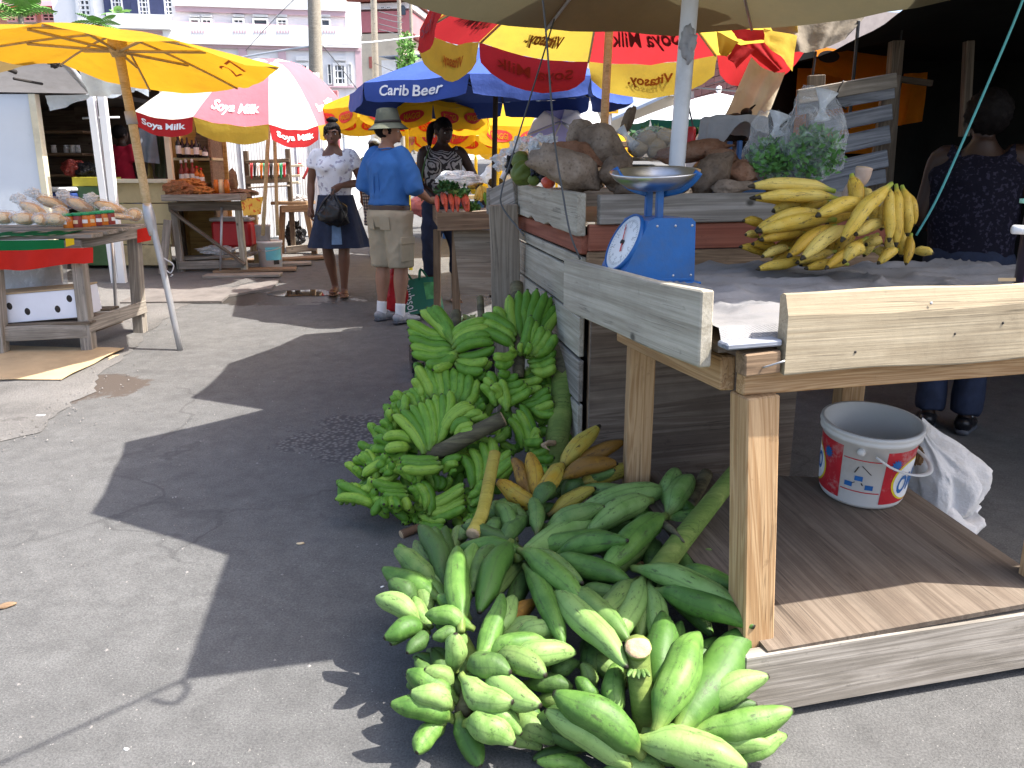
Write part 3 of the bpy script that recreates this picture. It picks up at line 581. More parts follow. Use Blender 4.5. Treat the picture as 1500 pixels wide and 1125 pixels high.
# yellow notice board on its post
t = thing('notice_board', 'yellow board with lines of lettering on a thin post beside the beige building', 'sign', V(P(893, 205, 14).x, 14, ground(14)))
q = [P(x, y, 14) for x, y in ((881, 166), (906, 166), (906, 133), (881, 133))]
obj('board', mesh_from('board', q + [p + V(0, .05, 0) for p in q], [(0, 1, 2, 3), (7, 6, 5, 4), (0, 4, 5, 1), (1, 5, 6, 2), (2, 6, 7, 3), (3, 7, 4, 0)], mat('yellow_board', (.75, .45, .02), .6)), t)
fb = lambda u, v: q[0] + (q[1] - q[0])*u + (q[3] - q[0])*v
for s, v0, u0, u1 in (('FREE', .74, .2, .8), ('SOUND', .5, .15, .85), ('PERFECT', .28, .08, .92), ('SERVICE', .07, .08, .92)): print_text(s, fb, u0, u1, v0, v0 + .16, M_ink, t, .01)
tube('post', [V(q[0].x + .14, 14.06, ground(14)), V(q[0].x + .14, 14.06, q[0].z + .3)], .03, MT['steel'], t)
# utility poles and wires
def pole(label, x, Yp, y0, r, arms=0):
    a = P(x, 200, Yp); top = P(x - 8, -80, Yp); t = thing('utility_pole', label, 'utility pole', V(a.x, Yp, ground(Yp)))
    tube('shaft', [V(a.x + .03, Yp, ground(Yp) - .1), V(a.x, Yp, a.z), top], [r*1.15, r, r*.85], MT['polewood'], t, 12)
    for k in range(arms):
        z = top.z - .5 - .55*k; beam('cross_arm', V(top.x - .8, Yp - .1, z), V(top.x + .8, Yp - .1, z), .09, .1, MT['plank_grey'], t, nseg=2)
    for k in range(3): tube('conduit', [V(a.x + r*1.0, Yp - .1*k, ground(Yp)), V(a.x + r*1.05, Yp - .1*k, a.z + 1.2), V(a.x + r*.9, Yp - .08*k, a.z + 3)], .012, MT['black'], t, 6) if k < 1 else None
    return t
pole('thick weathered utility pole rising behind the pink striped umbrella', 466, 18, 0, .15); pole('slim utility pole in front of the pink hillside house', 553, 30, 0, .12, 1); pole('far slim utility pole right of the pink hillside house', 590, 40, 0, .10, 2); pole('farthest thin utility pole near the corner of the right hand umbrella', 607, 46, 0, .09, 1)
def cable(label, pts, r=.008, m=None): return tag(tube('cable', pts, r, m or MT['wire'], None, 5, 6), label, 'cable')
cable('pale thick overhead cable sagging across in front of the white building', [P(330, 88, 22), P(455, 68, 18), P(560, 60, 24), P(660, 46, 30)], .022, MT['zinc'])
cable('thin overhead wire slanting down from the thick pole towards the blue umbrella', [P(468, 62, 18), P(500, 100, 20), P(530, 140, 22)], .010)
cable('thin overhead wire slanting up across the white building front', [P(360, 74, 24), P(400, 30, 22), P(440, -10, 20)], .008)
cable('low overhead wire running right in front of the brick building', [P(900, 115, 13), P(960, 124, 12), P(1050, 131, 11), P(1190, 145, 10)], .009)
for i, (y0, y1) in enumerate(((17, 25), (26, 33), (35, 44), (43, 53))): cable(['topmost', 'second', 'third', 'lowest'][i] + ' of four wires strung between the two slim utility poles', [P(555, y0, 30), P(575, y0 + 5, 35), P(590, y1, 40)], .016)
cable('long thin wire crossing low from the pale house to the blue umbrella', [P(548, 92, 30), P(570, 102, 28), P(600, 112, 26)], .012)
# corrugated fence, sheet by sheet
t = thing('zinc_fence', 'fence of tall white corrugated sheets with red scrawls behind the walking woman', 'fence', V(-3.6, 12.4, ground(12.4)))
fa = [G(318, 372), G(470, 366)]; fa = [V(P(318, 300, 12.0).x, 12.0, 0), V(P(478, 300, 12.6).x, 12.6, 0), V(P(548, 300, 19).x, 19, 0)]
def sheet_wall(A, B, n, top, jit):
    d = (B - A)/n
    for i in range(n):
        a = A + d*i; b = A + d*(i + .985); h = top + random.uniform(-jit, jit); nn = Vector((-d.y, d.x, 0)).normalized(); k = random.uniform(-.015, .015)
        sheet('fence_sheet', lambda u, v: a + (b - a)*u + nn*(.002*sin(u*2*pi*5) + k*(1 + v)) + V(0, 0, ground(a.y + (b - a).y*u) + .02 + h*v), 36, 2, MT['zinc'], t)
sheet_wall(fa[0], fa[1], 8, 2.35, .05); sheet_wall(fa[1], fa[2], 9, 2.0, .04)
for y in (.5, 1.7): tube('rail', [fa[0] + V(0, .06, y + ground(12)), fa[1] + V(0, .06, y + ground(12))], .03, MT['plank_grey'], t, 5)
for pts in (((444, 262), (450, 250), (453, 244), (455, 256), (458, 262)), ((437, 258), (437, 242), (441, 240)), ((459, 262), (462, 252))):
    tube('red_scrawl', [P(x, y, 12.38) for x, y in pts], .02, MT['redpaint'], t, 5, 3)
beam('pink_post', V(P(489, 200, 12.5).x, 12.5, ground(12.5)), V(P(489, 200, 12.5).x, 12.5, 2.6), .18, .06, MT['pinkwall'], t, up=(0, 1, 0))
# ------------------------------------------------------------------ market umbrellas
def ring(c, R, n, rot, z, tilt=(0, 0)):
    return [V(c[0] + R*cos(rot + 2*pi*i/n), c[1] + R*sin(rot + 2*pi*i/n), z + tilt[0]*R*cos(rot + 2*pi*i/n) + tilt[1]*R*sin(rot + 2*pi*i/n)) for i in range(n)]
def umbrella(label, rim, apex, pm, vm=None, drop=.18, pole=None, bulge=.10, sag=.05, group=None, scallop=.5, ribs=True, flare=.15, cap=None, seed=1, nseg=8):
    n = len(rim); t = thing('market_umbrella', label, 'umbrella', pole[0] if pole else apex, group); fs = []; gs = []
    cen = sum(rim, V(0, 0, 0))/n
    for i in range(n):
        a, b = rim[i], rim[(i + 1) % n]
        def f(u, v, a=a, b=b, i=i):
            e = a + (b - a)*u; p = apex + (e - apex)*v
            p.z += bulge*3.2*v*(1 - v)*(1 - .35*v) - sag*sin(pi*u)*v*v
            p.z += (.022*noise.noise(Vector((u*3 + i*5.1, v*4, seed))) + .010*noise.noise(Vector((u*9 + i*3.1, v*2.5, seed*1.7))))*sin(pi*u)*v
            return p
        def g(u, v, a=a, b=b, i=i, f=f):                       # valance, v from 0 at the seam to 1 at its hem
            e = f(u, 1.0); o = (e - cen); o.z = 0; o.normalize(); s = (1 - scallop) + scallop*max(0, sin(pi*min(1, max(0, u))))**.55
            wv = .03*noise.noise(Vector((u*4 + i*3.7, v*1.5, seed*2.3)))
            uu = .5 + (u - .5)*(1 - .06*v)
            e = f(uu, 1.0)
            return e + V(0, 0, -drop*s*v) + o*(flare*drop*v*.6 + wv*v)
        fs.append(f); gs.append(g)
        c = sheet('canopy_panel', f, nseg, nseg, pm[i % len(pm)], t)
        if vm: sheet('valance', g, 12, 4, vm[i % len(vm)], t)
        if ribs:
            tube('rib', [f(0, v) - V(0, 0, .016) for v in (.04, .35, .7, .985)], .009, ribs if ribs is not True else MT['steel'], t, 5, 3)
    if pole:
        base, r, m = pole[:3]
        hub = apex - V(0, 0, .05)
        tube('pole', [Vector(base), (Vector(base) + hub)/2, hub], r, m, t, 10, 2)
        turned('hub', [(.0, .03), (r*1.9, .03), (r*2.1, -.03), (r*1.5, -.07), (0, -.07)], ribs if ribs is not True else MT['steel'], t, hub, 10)
        if ribs:
            d = (Vector(base) - hub).normalized(); low = hub + d*.38
            for i in range(n): tube('strut', [low, fs[i](0, .48) - V(0, 0, .02)], .007, ribs if ribs is not True else MT['steel'], t, 5, 1)
    if cap: turned('finial', [(0, .09), (.03, .08), (.045, .04), (.02, .0), (.05, -.02)], cap, t, apex, 10)
    return t, fs, gs
M_olive = cloth('olive_canvas', (.20, .178, .105), .14, .10, .9, (.25, .21, .11), 1.5)
M_ured = cloth('umbrella_red', (.46, .03, .035), .5, .10, .85, (.36, .03, .03), 2.5, 6, .5); M_uyel = cloth('umbrella_yellow', (.60, .44, .06), .5, .08, .85, (.44, .32, .06), 2.5, 6, .5)
M_ublue = cloth('umbrella_blue', (.045, .085, .31), .0, .08, .8); M_uorange = cloth('umbrella_orange', (.58, .30, .016), .36, .12, .85, (.38, .19, .015), 2)
M_pink = cloth('sunblown_red', (.72, .20, .24), .35, .08, .85); M_palecream = cloth('sunblown_yellow', (.86, .84, .74), .35, .04, .85); M_maggi = cloth('bright_yellow', (.74, .46, .025), .5, .08, .85, (.58, .34, .03), 2.5, 6, .5)  # pink and cream stand for red and yellow cloth blown out by sun
M_uwhite = cloth('umbrella_white', (.82, .82, .84), .3, .03, .8); M_lav = cloth('lavender_stripe', (.36, .36, .66), .3, .05, .8)
M_inkred = mat('print_dark_red', (.20, .012, .02), .8); M_inkbrown = mat('print_brown', (.36, .14, .02), .8); M_inkwhite = mat('print_white', (.85, .85, .84), .7); M_logo_red = mat('print_red', (.60, .03, .02), .7)
# olive umbrella over the yam stall (nearest)
rim = [V(-.63, 4.02, 2.22), V(-.33, 3.12, 2.26), V(.42, 2.72, 2.28), V(1.35, 2.45, 2.28), V(2.1, 2.95, 2.25), V(2.13, 4.02, 2.22), V(1.32, 4.84, 2.20), V(.18, 4.84, 2.20)]
t, fs, gs = umbrella('large faded olive canvas umbrella on a thick white pole overhanging the yam stall', rim, V(.72, 3.5, 2.66), [M_olive], None, 0, (V(.63, 3.5, 0), .034, MT['whitepole']), .03, .03, ribs=MT['steel'])
o = blob('plastic_knot', (.03, .03, .06), MT['rag'], None, P(1008, 63, 3.44), amp=.5, seed=4); tag(o, 'twist of white plastic tied round the thick white pole', 'plastic scrap')
tag(tube('plastic_tail', [P(1008, 68, 3.43), P(1011, 82, 3.42), P(1007, 95, 3.43)], [.012, .016, .004], MT['rag'], o, 5, 3))
# red and yellow umbrella seen from beneath, words showing through from outside
rim = [V(.59, 6.75, 2.27), V(-.24, 6.4, 2.36), V(-.58, 5.55, 2.31), V(-.26, 4.75, 2.72), V(.59, 4.4, 2.82), V(1.44, 4.75, 2.76), V(1.84, 5.55, 2.32), V(1.50, 6.4, 2.27)]; ap = V(.62, 5.5, 2.84)
t, fs, gs = umbrella('red and yellow umbrella on a bare wooden pole, seen from beneath behind the olive one', rim, ap, [M_uyel, M_ured], [M_ured, M_uyel], .24, (V(.55, 5.55, ground(5.5)), .026, MT['barepole']), .06, .04, scallop=.45, seed=3)
def rev(f): return lambda u, v: f(u, 1 - v)
def put(s, f, u0, u1, v0, v1, m, off, **k): return print_text(s, rev(f), u0, u1, 1 - v1, 1 - v0, m, t, off, **k)
for i in range(8):
    yl = i % 2 == 0                                      # panel colour: even = yellow panel with red valance
    if i in (0, 1, 7, 2):
        # the outside of each panel reads left to right with u; from beneath it shows mirrored
        put('Soya Milk', gs[i] if yl else fs[i], .14 if yl else .2, .86 if yl else .80, *((.28, .72) if yl else (.74, .90)), M_inkred, .014, bold=.01)
        put('Soya Milk', gs[i] if yl else fs[i], .14 if yl else .2, .86 if yl else .80, *((.28, .72) if yl else (.74, .90)), M_inkred if i != 2 else M_inkwhite, -.014, bold=.01)
        put('Vitasoy.', fs[i] if yl else gs[i], .32, .68, *((.80, .92) if yl else (.32, .70)), M_inkbrown, .014, bold=.03); put('Vitasoy.', fs[i] if yl else gs[i], .32, .68, *((.80, .92) if yl else (.32, .70)), M_inkbrown, -.014, bold=.03)
# blue umbrella
rim = ring((-.21, 7.9), 1.30, 8, radians(-95), 2.17, (.02, 0)); ap = V(-.14, 7.9, 2.55)
t, fs, gs = umbrella('blue umbrella with white beer lettering on its valance, above the man in the blue shirt', rim, ap, [M_ublue], [M_ublue], .17, (V(-.2, 8.05, ground(8.05)), .024, MT['darkbrown']), .07, .01, scallop=.18, seed=5, ribs=MT['black'])
for sg in (-1, 1): put('Carib', gs[7], .16, .45, .22, .72, M_inkwhite, .014*sg, bold=.02, shear=.12); put('Beer', gs[7], .48, .78, .22, .72, M_inkwhite, .014*sg, bold=.02, shear=.12)

# yellow umbrella on a leaning stick at the left
rim = [P(410, 98, 5.9), P(350, 128, 6.9), P(220, 131, 7.3), P(88, 92, 7.2), P(-60, 75, 6.6), P(-80, 36, 5.6), P(60, 33, 5.0), P(262, 60, 5.1)]
ap = P(172, 45, 6.15)
t, fs, gs = umbrella('worn orange yellow umbrella propped on a leaning two piece stick over the bread table', rim, ap, [M_uorange], None, 0, None, .03, .04, ribs=MT['barepole'], seed=7)
hub = P(172, 64, 6.15); j1 = P(222, 330, 6.1); ft = G(264, 513)
tube('upper_pole', [hub, P(195, 185, 6.12), P(219, 318, 6.1)], [.034, .032, .03], MT['barepole'], t, 10, 3); tube('lower_pole', [P(217, 305, 6.09), P(240, 400, 6.08), ft], [.024, .024, .022], MT['steel'], t, 10, 3)
tube('joint', [P(215, 298, 6.1), P(219, 318, 6.095), P(225, 345, 6.09)], [.03, .042, .03], MT['steel'], t, 10, 3); tube('tape', [P(190, 163, 6.12), P(194, 182, 6.12)], [.039, .039], MT['rag'], t, 10, 2)
turned('hub', [(.0, .04), (.06, .04), (.07, -.03), (.045, -.09), (0, -.09)], MT['barepole'], t, hub, 10)
for i in range(8): tube('strut', [hub + V(0, 0, -.05), fs[i](0, .55) - V(0, 0, .03)], .011, MT['barepole'], t, 5, 1)
M_ink27 = mat('print_orange_red', (.75, .17, .01), .8); print_text('2', lambda u, v: fs[0](.98 - u, v), .40, .60, .86, .72, M_ink27, t, -.006, name='digit'); print_text('7', lambda u, v: fs[0](.98 - u, v), .64, .82, .86, .72, M_ink27, t, -.006, name='digit')
# red and yellow umbrella at the left, panels coloured pale for sun glare
rim = [P(197, 163, 8.9), P(283, 171, 8.3), P(394, 182, 8.2), P(466, 184, 8.8), P(508, 158, 9.7), P(440, 140, 10.3), P(330, 138, 10.5), P(240, 145, 9.9)]
ap = P(398, 97, 9.2); ap.z += .02
t, fs, gs = umbrella('umbrella painted in sun-blown pink and white with lettered red valance over the spice table', rim, ap, [M_palecream, M_pink, M_palecream, M_pink, M_palecream, M_pink, M_palecream, M_pink], [M_ured, M_uyel], .17, (P(385, 345, 9.2), .022, MT['barepole']), .26, .05, scallop=.2, seed=9)
for i in (0, 2): put('Soya Milk', gs[i], .12, .88, .25, .72, M_inkwhite, .006, bold=.03)
put('Soya Milk', fs[1], .14, .86, .82, .93, M_inkwhite, .006, bold=.03); put('Soya Milk', fs[3], .2, .8, .82, .92, M_inkwhite, .006, bold=.03)
tag(tube('broom_handle', [P(402, 190, 9.3), P(404, 260, 9.3), P(407, 345, 9.3)], .020, MT['barepole']), 'second bare wooden stick standing in the white pail, right of the umbrella pole', 'stick')
# yellow umbrellas farther down the lane
def maggi(label, c, R, z, rise, rot, val):
    global t
    rim = ring(c, R, 8, rot, z); t, fs, gs = umbrella(label, rim, V(c[0], c[1], z + rise), [M_maggi], [M_maggi], val, (V(c[0], c[1], ground(c[1])), .022, MT['yellowp']), .06, .03, scallop=.3, seed=c[1])
    for i in range(8):
        a = rim[i]; b = rim[(i + 1) % 8]
        if (a.y + b.y)/2 > c[1] + R*.8: off = .006
        else: off = -.006
        for cu in (.28, .72):
            for sg in (-1, 1):
                flat(rev(gs[i]), oval(cu, .55, .17, .27), M_logo_red, t, .005*sg, 'logo_oval'); put('MAGGI', gs[i], cu - .11, cu + .11, .32, .58, M_maggi, .008*sg, bold=.02)
maggi('yellow umbrella with red oval badges just behind the olive hat', (-1.18, 9.6), .98, 2.12, .3, radians(-112), .22)
maggi('yellow umbrella with red oval badges behind the vendor woman, left of the blue pole', (-.2, 11.6), 1.25, 2.02, .34, radians(-100), .28)
maggi('farther yellow umbrella with red oval badges, low behind the yam stall bags', (.75, 14.2), 1.3, 1.98, .34, radians(-95), .28)
# white umbrella with a green lining on the right, and a tipped blue and white one
rim = ring((2.65, 11.4), 1.12, 8, radians(-100), 2.10); M_uwhite2 = cloth('white_green_canvas', (.84, .86, .88), .1, .03)
t, fs, gs = umbrella('white umbrella with a dark green hem and a round finial, beyond the yams', rim, V(2.72, 11.4, 2.47), [M_uwhite2], [cloth('green_hem', (.02, .10, .06), .2)], .10, (V(2.7, 11.4, ground(11.4)), .022, MT['whitepole']), .05, .03, scallop=.2, cap=MT['white'], seed=11)
umbrella('white vent cap sitting on top of the white umbrella', ring((2.72, 11.4), .38, 8, radians(-100), 2.44), V(2.72, 11.4, 2.57), [M_uwhite2], None, 0, None, .02, .01, ribs=None) if False else None
rim = [P(772, 196, 8.9), P(790, 158, 9.2), P(832, 146, 9.4), P(868, 148, 9.3), P(895, 208, 8.7), P(862, 214, 8.5), P(806, 212, 8.6)]
umbrella('white and lavender striped umbrella tipped on its side behind the yams', rim, P(822, 176, 8.35), [M_uwhite, M_lav, M_uwhite, M_uwhite, M_uwhite, M_lav, M_lav], None, 0, None, .0, .01, ribs=MT['steel'])
# stall awning overhead and the dark tarpaulin roof behind
M_tarp = mat('dark_tarpaulin', (.012, .013, .012), .8, .25, 4, .4, 10, spec=.1); M_tarp2 = cloth('tan_canvas', (.56, .51, .39), .25, .1, .9, (.36, .33, .25), 3, 7, .6); M_torange = cloth('orange_tarpaulin', (.85, .27, .015), .6, .12, .7, (.45, .14, .01), 2, 7, .5)
t = thing('stall_awning', 'tarpaulin awning stretched over the plantain table on ropes, above head height', 'awning', V(1.9, 2.6, 2.4))
ca, cb, cc, cd = V(.64, 1.92, 2.42), V(5.6, 3.1, 2.5), V(5.0, 4.4, 2.52), V(.50, 2.86, 2.46)
sheet('awning_sheet', lambda u, v: (ca*(1 - u) + cb*u)*(1 - v) + (cd*(1 - u) + cc*u)*v - V(0, 0, .06*sin(pi*u)*sin(pi*v)), 12, 10, M_tarp2, t)
tube('guy_rope', [ca, V(-.8, .40, 2.36), V(-2.2, -1.1, 2.34)], .006, MT['wire'], t, 6, 6)
tube('corner_hook', [ca, ca + V(-.02, -.04, -.08), ca + V(-.06, -.1, -.12), ca + V(-.12, -.08, -.10)], .008, MT['black'], t, 5, 4)
t = thing('tarp_shelter', 'dark tarpaulin shelter with orange sheets at its back, behind the plantain table', 'shelter', V(3, 5.2, ground(5.2)))
sheet('roof_sheet', lambda u, v: V(1.72 + 5.2*u + (.38*sin(pi*v) - .15*v)*(1 - u), 3.5 + 3.6*v, 2.42 - .12*v - .12*sin(pi*u)*sin(pi*v) - .35*max(0, .12 - u)*4 + .03*noise.noise(Vector((u*6, v*6, 3)))), 24, 20, M_tarp, t)
sheet('right_sheet', lambda u, v: V(4.6 + .05*sin(u*25)*(1 - v), 2.4 + 4.4*u, 2.2*v + .02), 30, 8, M_tarp, t)
sheet('back_sheet', lambda u, v: V(1.75 + 3.2*u, 6.75 + .04*sin(u*40), .1 + 2.25*v), 60, 8, M_tarp, t)
def drape(name, q, nu, nv, m, par, fold=.03, freq=9, sag=.0, seed=0):
    a, b, c, d = q
    def f(u, v):
        p = (a*(1 - u) + b*u)*(1 - v) + (d*(1 - u) + c*u)*v
        return p + V(0, -1, 0)*fold*(sin(u*freq + 1.5*v + seed) + .8*noise.noise(Vector((u*4, v*3, seed))))*(.3 + .7*v) - V(0, 0, sag*sin(pi*u))
    return sheet(name, f, nu, nv, m, par)
drape('orange_sheet', (P(1195, 68, 6.3), P(1312, 84, 6.3), P(1312, 130, 6.2), P(1188, 106, 6.2)), 14, 6, M_torange, t, .03, 6); drape('orange_sheet', (P(1168, 100, 6.4), P(1320, 100, 6.4), P(1312, 225, 6.4), P(1160, 225, 6.4)), 14, 8, M_torange, t, .03, 9, 0, 2); drape('orange_sheet', (P(1325, 108, 6.3), P(1358, 106, 6.3), P(1350, 178, 6.3), P(1310, 185, 6.3)), 8, 8, M_torange, t, .03, 9, 0, 5)
flat(lambda u, v: P(1198 + 32*u, 73 + 20*v, 6.2), oval(.5, .5, .5, .45), MT['dark'], t, .0, 'dark_badge')
for x0, y0, x1, y1, w_ in ((1313, 60, 1292, 330, .07), (1258, 30, 1243, 190, .018), (1195, 75, 1188, 128, .014), (1326, 10, 1312, 108, .012), (1420, 60, 1412, 200, .05)):
    beam('shelter_post', P(x0, y0, 5.2), P(x1, y1, 5.2), w_, w_, MT['plank_dark'] if w_ > .03 else MT['black'], t, nseg=3, up=(0, 1, 0))
beam('cross_rail', P(1318, 116, 5.9), P(1365, 122, 5.9), .04, .04, MT['plank_dark'], t, nseg=2)
# tan canvas hanging at the shelter's corner
t = thing('hanging_canvas', 'cream canvas drape hanging over a line between brick building and dark shelter', 'canvas', V(2.1, 5.5, 1.6))
drape('canvas_sheet', (P(1100, 84, 5.4), P(1150, 106, 5.5), P(1120, 178, 5.4), P(1060, 170, 5.3)), 50, 24, M_tarp2, t, .035, 12, .03, 1)
drape('canvas_roll', (P(1112, 6, 5.25), P(1300, -14, 5.3), P(1236, 58, 5.2), P(1150, 76, 5.15)), 40, 14, cloth('taupe_canvas', (.20, .17, .13), .0, .12, .9, (.12, .10, .08), 3, 7, .6), t, .045, 17, .03, 3)
# crumpled umbrella end at the right of the red and yellow one
t = thing('folded_umbrella', 'half folded red and yellow umbrella sagging beside the cream drape', 'umbrella', P(1120, 70, 5.0))
drape('canopy_panel', (P(1070, 42, 5.0), P(1128, 44, 5.0), P(1118, 60, 4.95), P(1078, 58, 4.95)), 8, 6, M_ured, t, .03, 7); drape('canopy_panel', (P(1118, 42, 4.95), P(1168, 52, 5.0), P(1163, 104, 4.9), P(1120, 62, 4.9)), 8, 8, M_uyel, t, .03, 8, 0, 2)
drape('canopy_panel', (P(1084, 66, 4.9), P(1120, 62, 4.88), P(1152, 98, 4.85), P(1136, 106, 4.85)), 8, 8, M_ured, t, .03, 8, 0, 4); drape('canopy_panel', (P(1050, 46, 4.9), P(1082, 62, 4.9), P(1064, 84, 4.88), P(1052, 78, 4.88)), 6, 6, M_uyel, t, .02, 8, 0, 6); drape('canopy_panel', (P(1078, 64, 4.86), P(1106, 72, 4.86), P(1080, 100, 4.84), P(1066, 84, 4.84)), 6, 6, M_ured, t, .02, 8, 0, 8)
# ropes and lines round the stalls
def line(label, pts, r, m, name='rope', cat='rope'): return tag(tube(name, pts, r, m, None, 5, 6), label, cat)
line('teal rope hanging slantwise in front of the dark vendor', [P(1502, -10, 2.9), P(1478, 50, 2.9), P(1420, 185, 2.95), P(1373, 290, 2.98), P(1342, 345, 3.0)], .0042, MT['rope'])
line('dark cord hanging from above down to the front of the grey crate stall', [P(793, -20, 3.3), P(801, 60, 3.3), P(812, 200, 3.3), P(824, 280, 3.28), P(835, 340, 3.22), P(850, 380, 3.2)], .004, MT['wire'])
line('dark cord slanting from the red umbrella edge down to the tall post', [P(812, 28, 4.0), P(790, 100, 3.9), P(750, 230, 3.7), P(735, 280, 3.6), P(737, 305, 3.6), P(768, 345, 3.5)], .004, MT['wire'])
line('thin cord running down behind the thick white pole to the red can', [P(1001, 115, 4.6), P(1010, 160, 4.6), P(1018, 200, 4.6)], .005, MT['wire'])
# ------------------------------------------------------------------ plantain table (nearest)
fa = V(cos(radians(14)), sin(radians(14)), 0); fn = V(fa.y, -fa.x, 0)
table = thing('plantain_table', 'rough wooden table with raised plank edges and a plywood shelf, nearest the camera', 'table', V(1.0, 2.3, 0))
tp = V(.605, 1.975, 0)
def along(s, off=0, z=0): return tp + fa*s + fn*off + V(0, 0, z)
beam('post', along(.045, 0, .19), along(0, 0, .895), .089, .089, MT['plank_new'], table, up=(-fn), nseg=5)
beam('post', along(1.0, 0, .19), along(1.0, 0, .895), .089, .089, MT['plank_new'], table, up=(-fn))
rp = P(940, 500, 2.82); beam('post', V(rp.x, 2.82, .0), V(rp.x, 2.82, .87), .089, .089, MT['plank_new'], table, up=(0, 1, 0))
rp2 = P(1243, 575, 3.1); beam('post', V(rp2.x, 3.1, 0), V(rp2.x, 3.1, .9), .089, .089, MT['plank_new'], table, up=(0, 1, 0))
beam('apron', along(-.045, .002, .938), along(1.35, .002, .948), .04, .089, MT['plank_new'], table)
beam('apron', along(-.055, -.04, .938), V(rp.x - .06, 2.9, .885), .04, .089, MT['plank_new'], table)
beam('apron', V(rp.x, 2.95, .95), V(1.9, 3.3, .97), .04, .089, MT['plank_new'], table)
# front plank with its weathered top bevel
def profile_beam(name, A, B, prof, m, par, n=10, seed=0, rag=.006):
    M = frame(B - A, (0, 0, 1), (A + B)/2); L = (B - A).length; vs = []; fs = []; k = len(prof)
    for i in range(n + 1):
        x = -L/2 + L*i/n
        for j, (y, z) in enumerate(prof):
            q = noise.noise_vector(Vector((x*3.1 + seed, y*20, z*6))); vs.append((x + (0.004*q.x if i in (0, n) else 0), y + q.y*rag*.5, z + q.z*rag))
    for i in range(n):
        for j in range(k): fs.append((i*k + j, (i + 1)*k + j, (i + 1)*k + (j + 1) % k, i*k + (j + 1) % k))
    fs += [tuple(range(k)), tuple(n*k + j for j in range(k - 1, -1, -1))]
    bm = bmesh.new(); bm.from_mesh(mesh_from('q', vs, fs)); return obj(name, bm_mesh(name, bm, m), par, M)
fp = profile_beam('front_plank', along(.025, .062, 1.053), along(1.5, .070, 1.066), [(-.020, -.094), (.018, -.096), (.021, .090), (.010, .098), (-.004, .096), (-.021, .045), (-.022, -.09)], MT['plank_pale'], table, 30, 3, .010)
for s, z in ((.38, .06), (.80, .03), (.18, -.05), (.46, -.02), (.60, .0)):
    q = fp.matrix_basis @ Vector((-.73 + s, -.022, z)); turned('nail', [(0, .003), (.003, .002), (.004, 0)], MT['dark'] if s != .38 else MT['steel'], table, q, 8, Matrix.Rotation(pi/2, 4, 'X'))
beam('side_plank', V(.462, 1.925, 1.060), V(.205, 3.02, 1.030), .034, .186, MT['plank_white'], table, warp=.006, nseg=14, ragged=.02)
beam('edge_strip', along(-.125, .050, 1.030), along(.02, .050, 1.034), .05, .016, MT['plank_blue'], table, nseg=3)
bk = beam('end_block', along(-.075, .050, .985), along(.02, .052, .99), .05, .055, MT['plank_brown'], table, nseg=3)
tube('bent_nail', [along(-.03, .078, .978), along(-.015, .09, .986), along(.01, .105, .998)], .0025, MT['steel'], table, 5, 2)
beam('bottom_board', along(-.02, .068, .118), along(1.6, .068, .122), .038, .182, MT['plank_grey'], table, nseg=12, warp=.004)
box('foot', (.09, .14, .09), along(.99, .02, .035), MT['plank_dark'], table, radians(14)); box('foot', (.09, .12, .06), along(.02, -.01, .03), MT['plank_dark'], table, radians(14))
# lower plywood shelf, tilted a little towards the road
sl0 = along(-.03, .035, .212)
def shelf_z(y): return .214 + .135*max(0, y - 1.9)
q = [along(.045, .085, 0), along(1.0, .085, 0), V(1.41, 2.82, 0), V(.40, 2.9, 0)]
q = [V(p.x, p.y, shelf_z(p.y)) for p in q]
cx = sum(q, V(0, 0, 0))/4; fmx = frame((q[3] - q[0]), (0, 0, 1), cx); inv = fmx.inverted(); ql = [inv @ p for p in q]
bm = bmesh.new(); tops = [bm.verts.new(p) for p in ql]; bots = [bm.verts.new(p - V(0, 0, .016)) for p in ql]
bm.faces.new(tops); bm.faces.new(bots[::-1])
for i in range(4): bm.faces.new((tops[i], bots[i], bots[(i + 1) % 4], tops[(i + 1) % 4]))
obj('shelf', bm_mesh('shelf', bm, MT['ply']), table, fmx)
sq = [V(.50, 1.945, 1.02), along(1.5, .04, 1.04), V(1.95, 3.35, 1.05), V(.245, 3.05, 1.035)]
cx = sum(sq, V(0, 0, 0))/4; fmx = frame(sq[3] - sq[0], (0, 0, 1), cx); inv = fmx.inverted(); ql = [inv @ p for p in sq]
bm = bmesh.new(); tops = [bm.verts.new(p) for p in ql]; bots = [bm.verts.new(p - V(0, 0, .018)) for p in ql]; bm.faces.new(tops); bm.faces.new(bots[::-1])
for i in range(4): bm.faces.new((tops[i], bots[i], bots[(i + 1) % 4], tops[(i + 1) % 4]))
obj('table_top', bm_mesh('table_top', bm, MT['ply']), table, fmx)
def burlap():
    m, nt, b = new_mat('woven_sacking'); v = coords(nt, 'Object', (1, 1, 1), False); f = nz(nt, v, 7, 6, .65)
    col = ramp(nt, [(.3, (.22, .215, .22)), (.7, (.40, .39, .39))], f)
    col = mix(nt, ramp(nt, [(.55, (0, 0, 0)), (.75, (.8, .8, .8))], nz(nt, v, 3.5, 8, .7)), col, (.20, .17, .15))
    hs = []
    for d in ('X', 'Y'):
        wv = N(nt, 'ShaderNodeTexWave', bands_direction=d); wv.inputs['Scale'].default_value = 130; wv.inputs['Distortion'].default_value = 1.5; nt.links.new(v, wv.inputs['Vector']); hs.append(wv.outputs['Fac'])
    hh = mix(nt, .5, hs[0], hs[1]); nt.links.new(mix(nt, .35, col, hh, 'MULTIPLY'), b.inputs['Base Color']); b.inputs['Roughness'].default_value = .9; b.inputs['Specular IOR Level'].default_value = .15; bump(nt, b, hh, .5, .004); return m
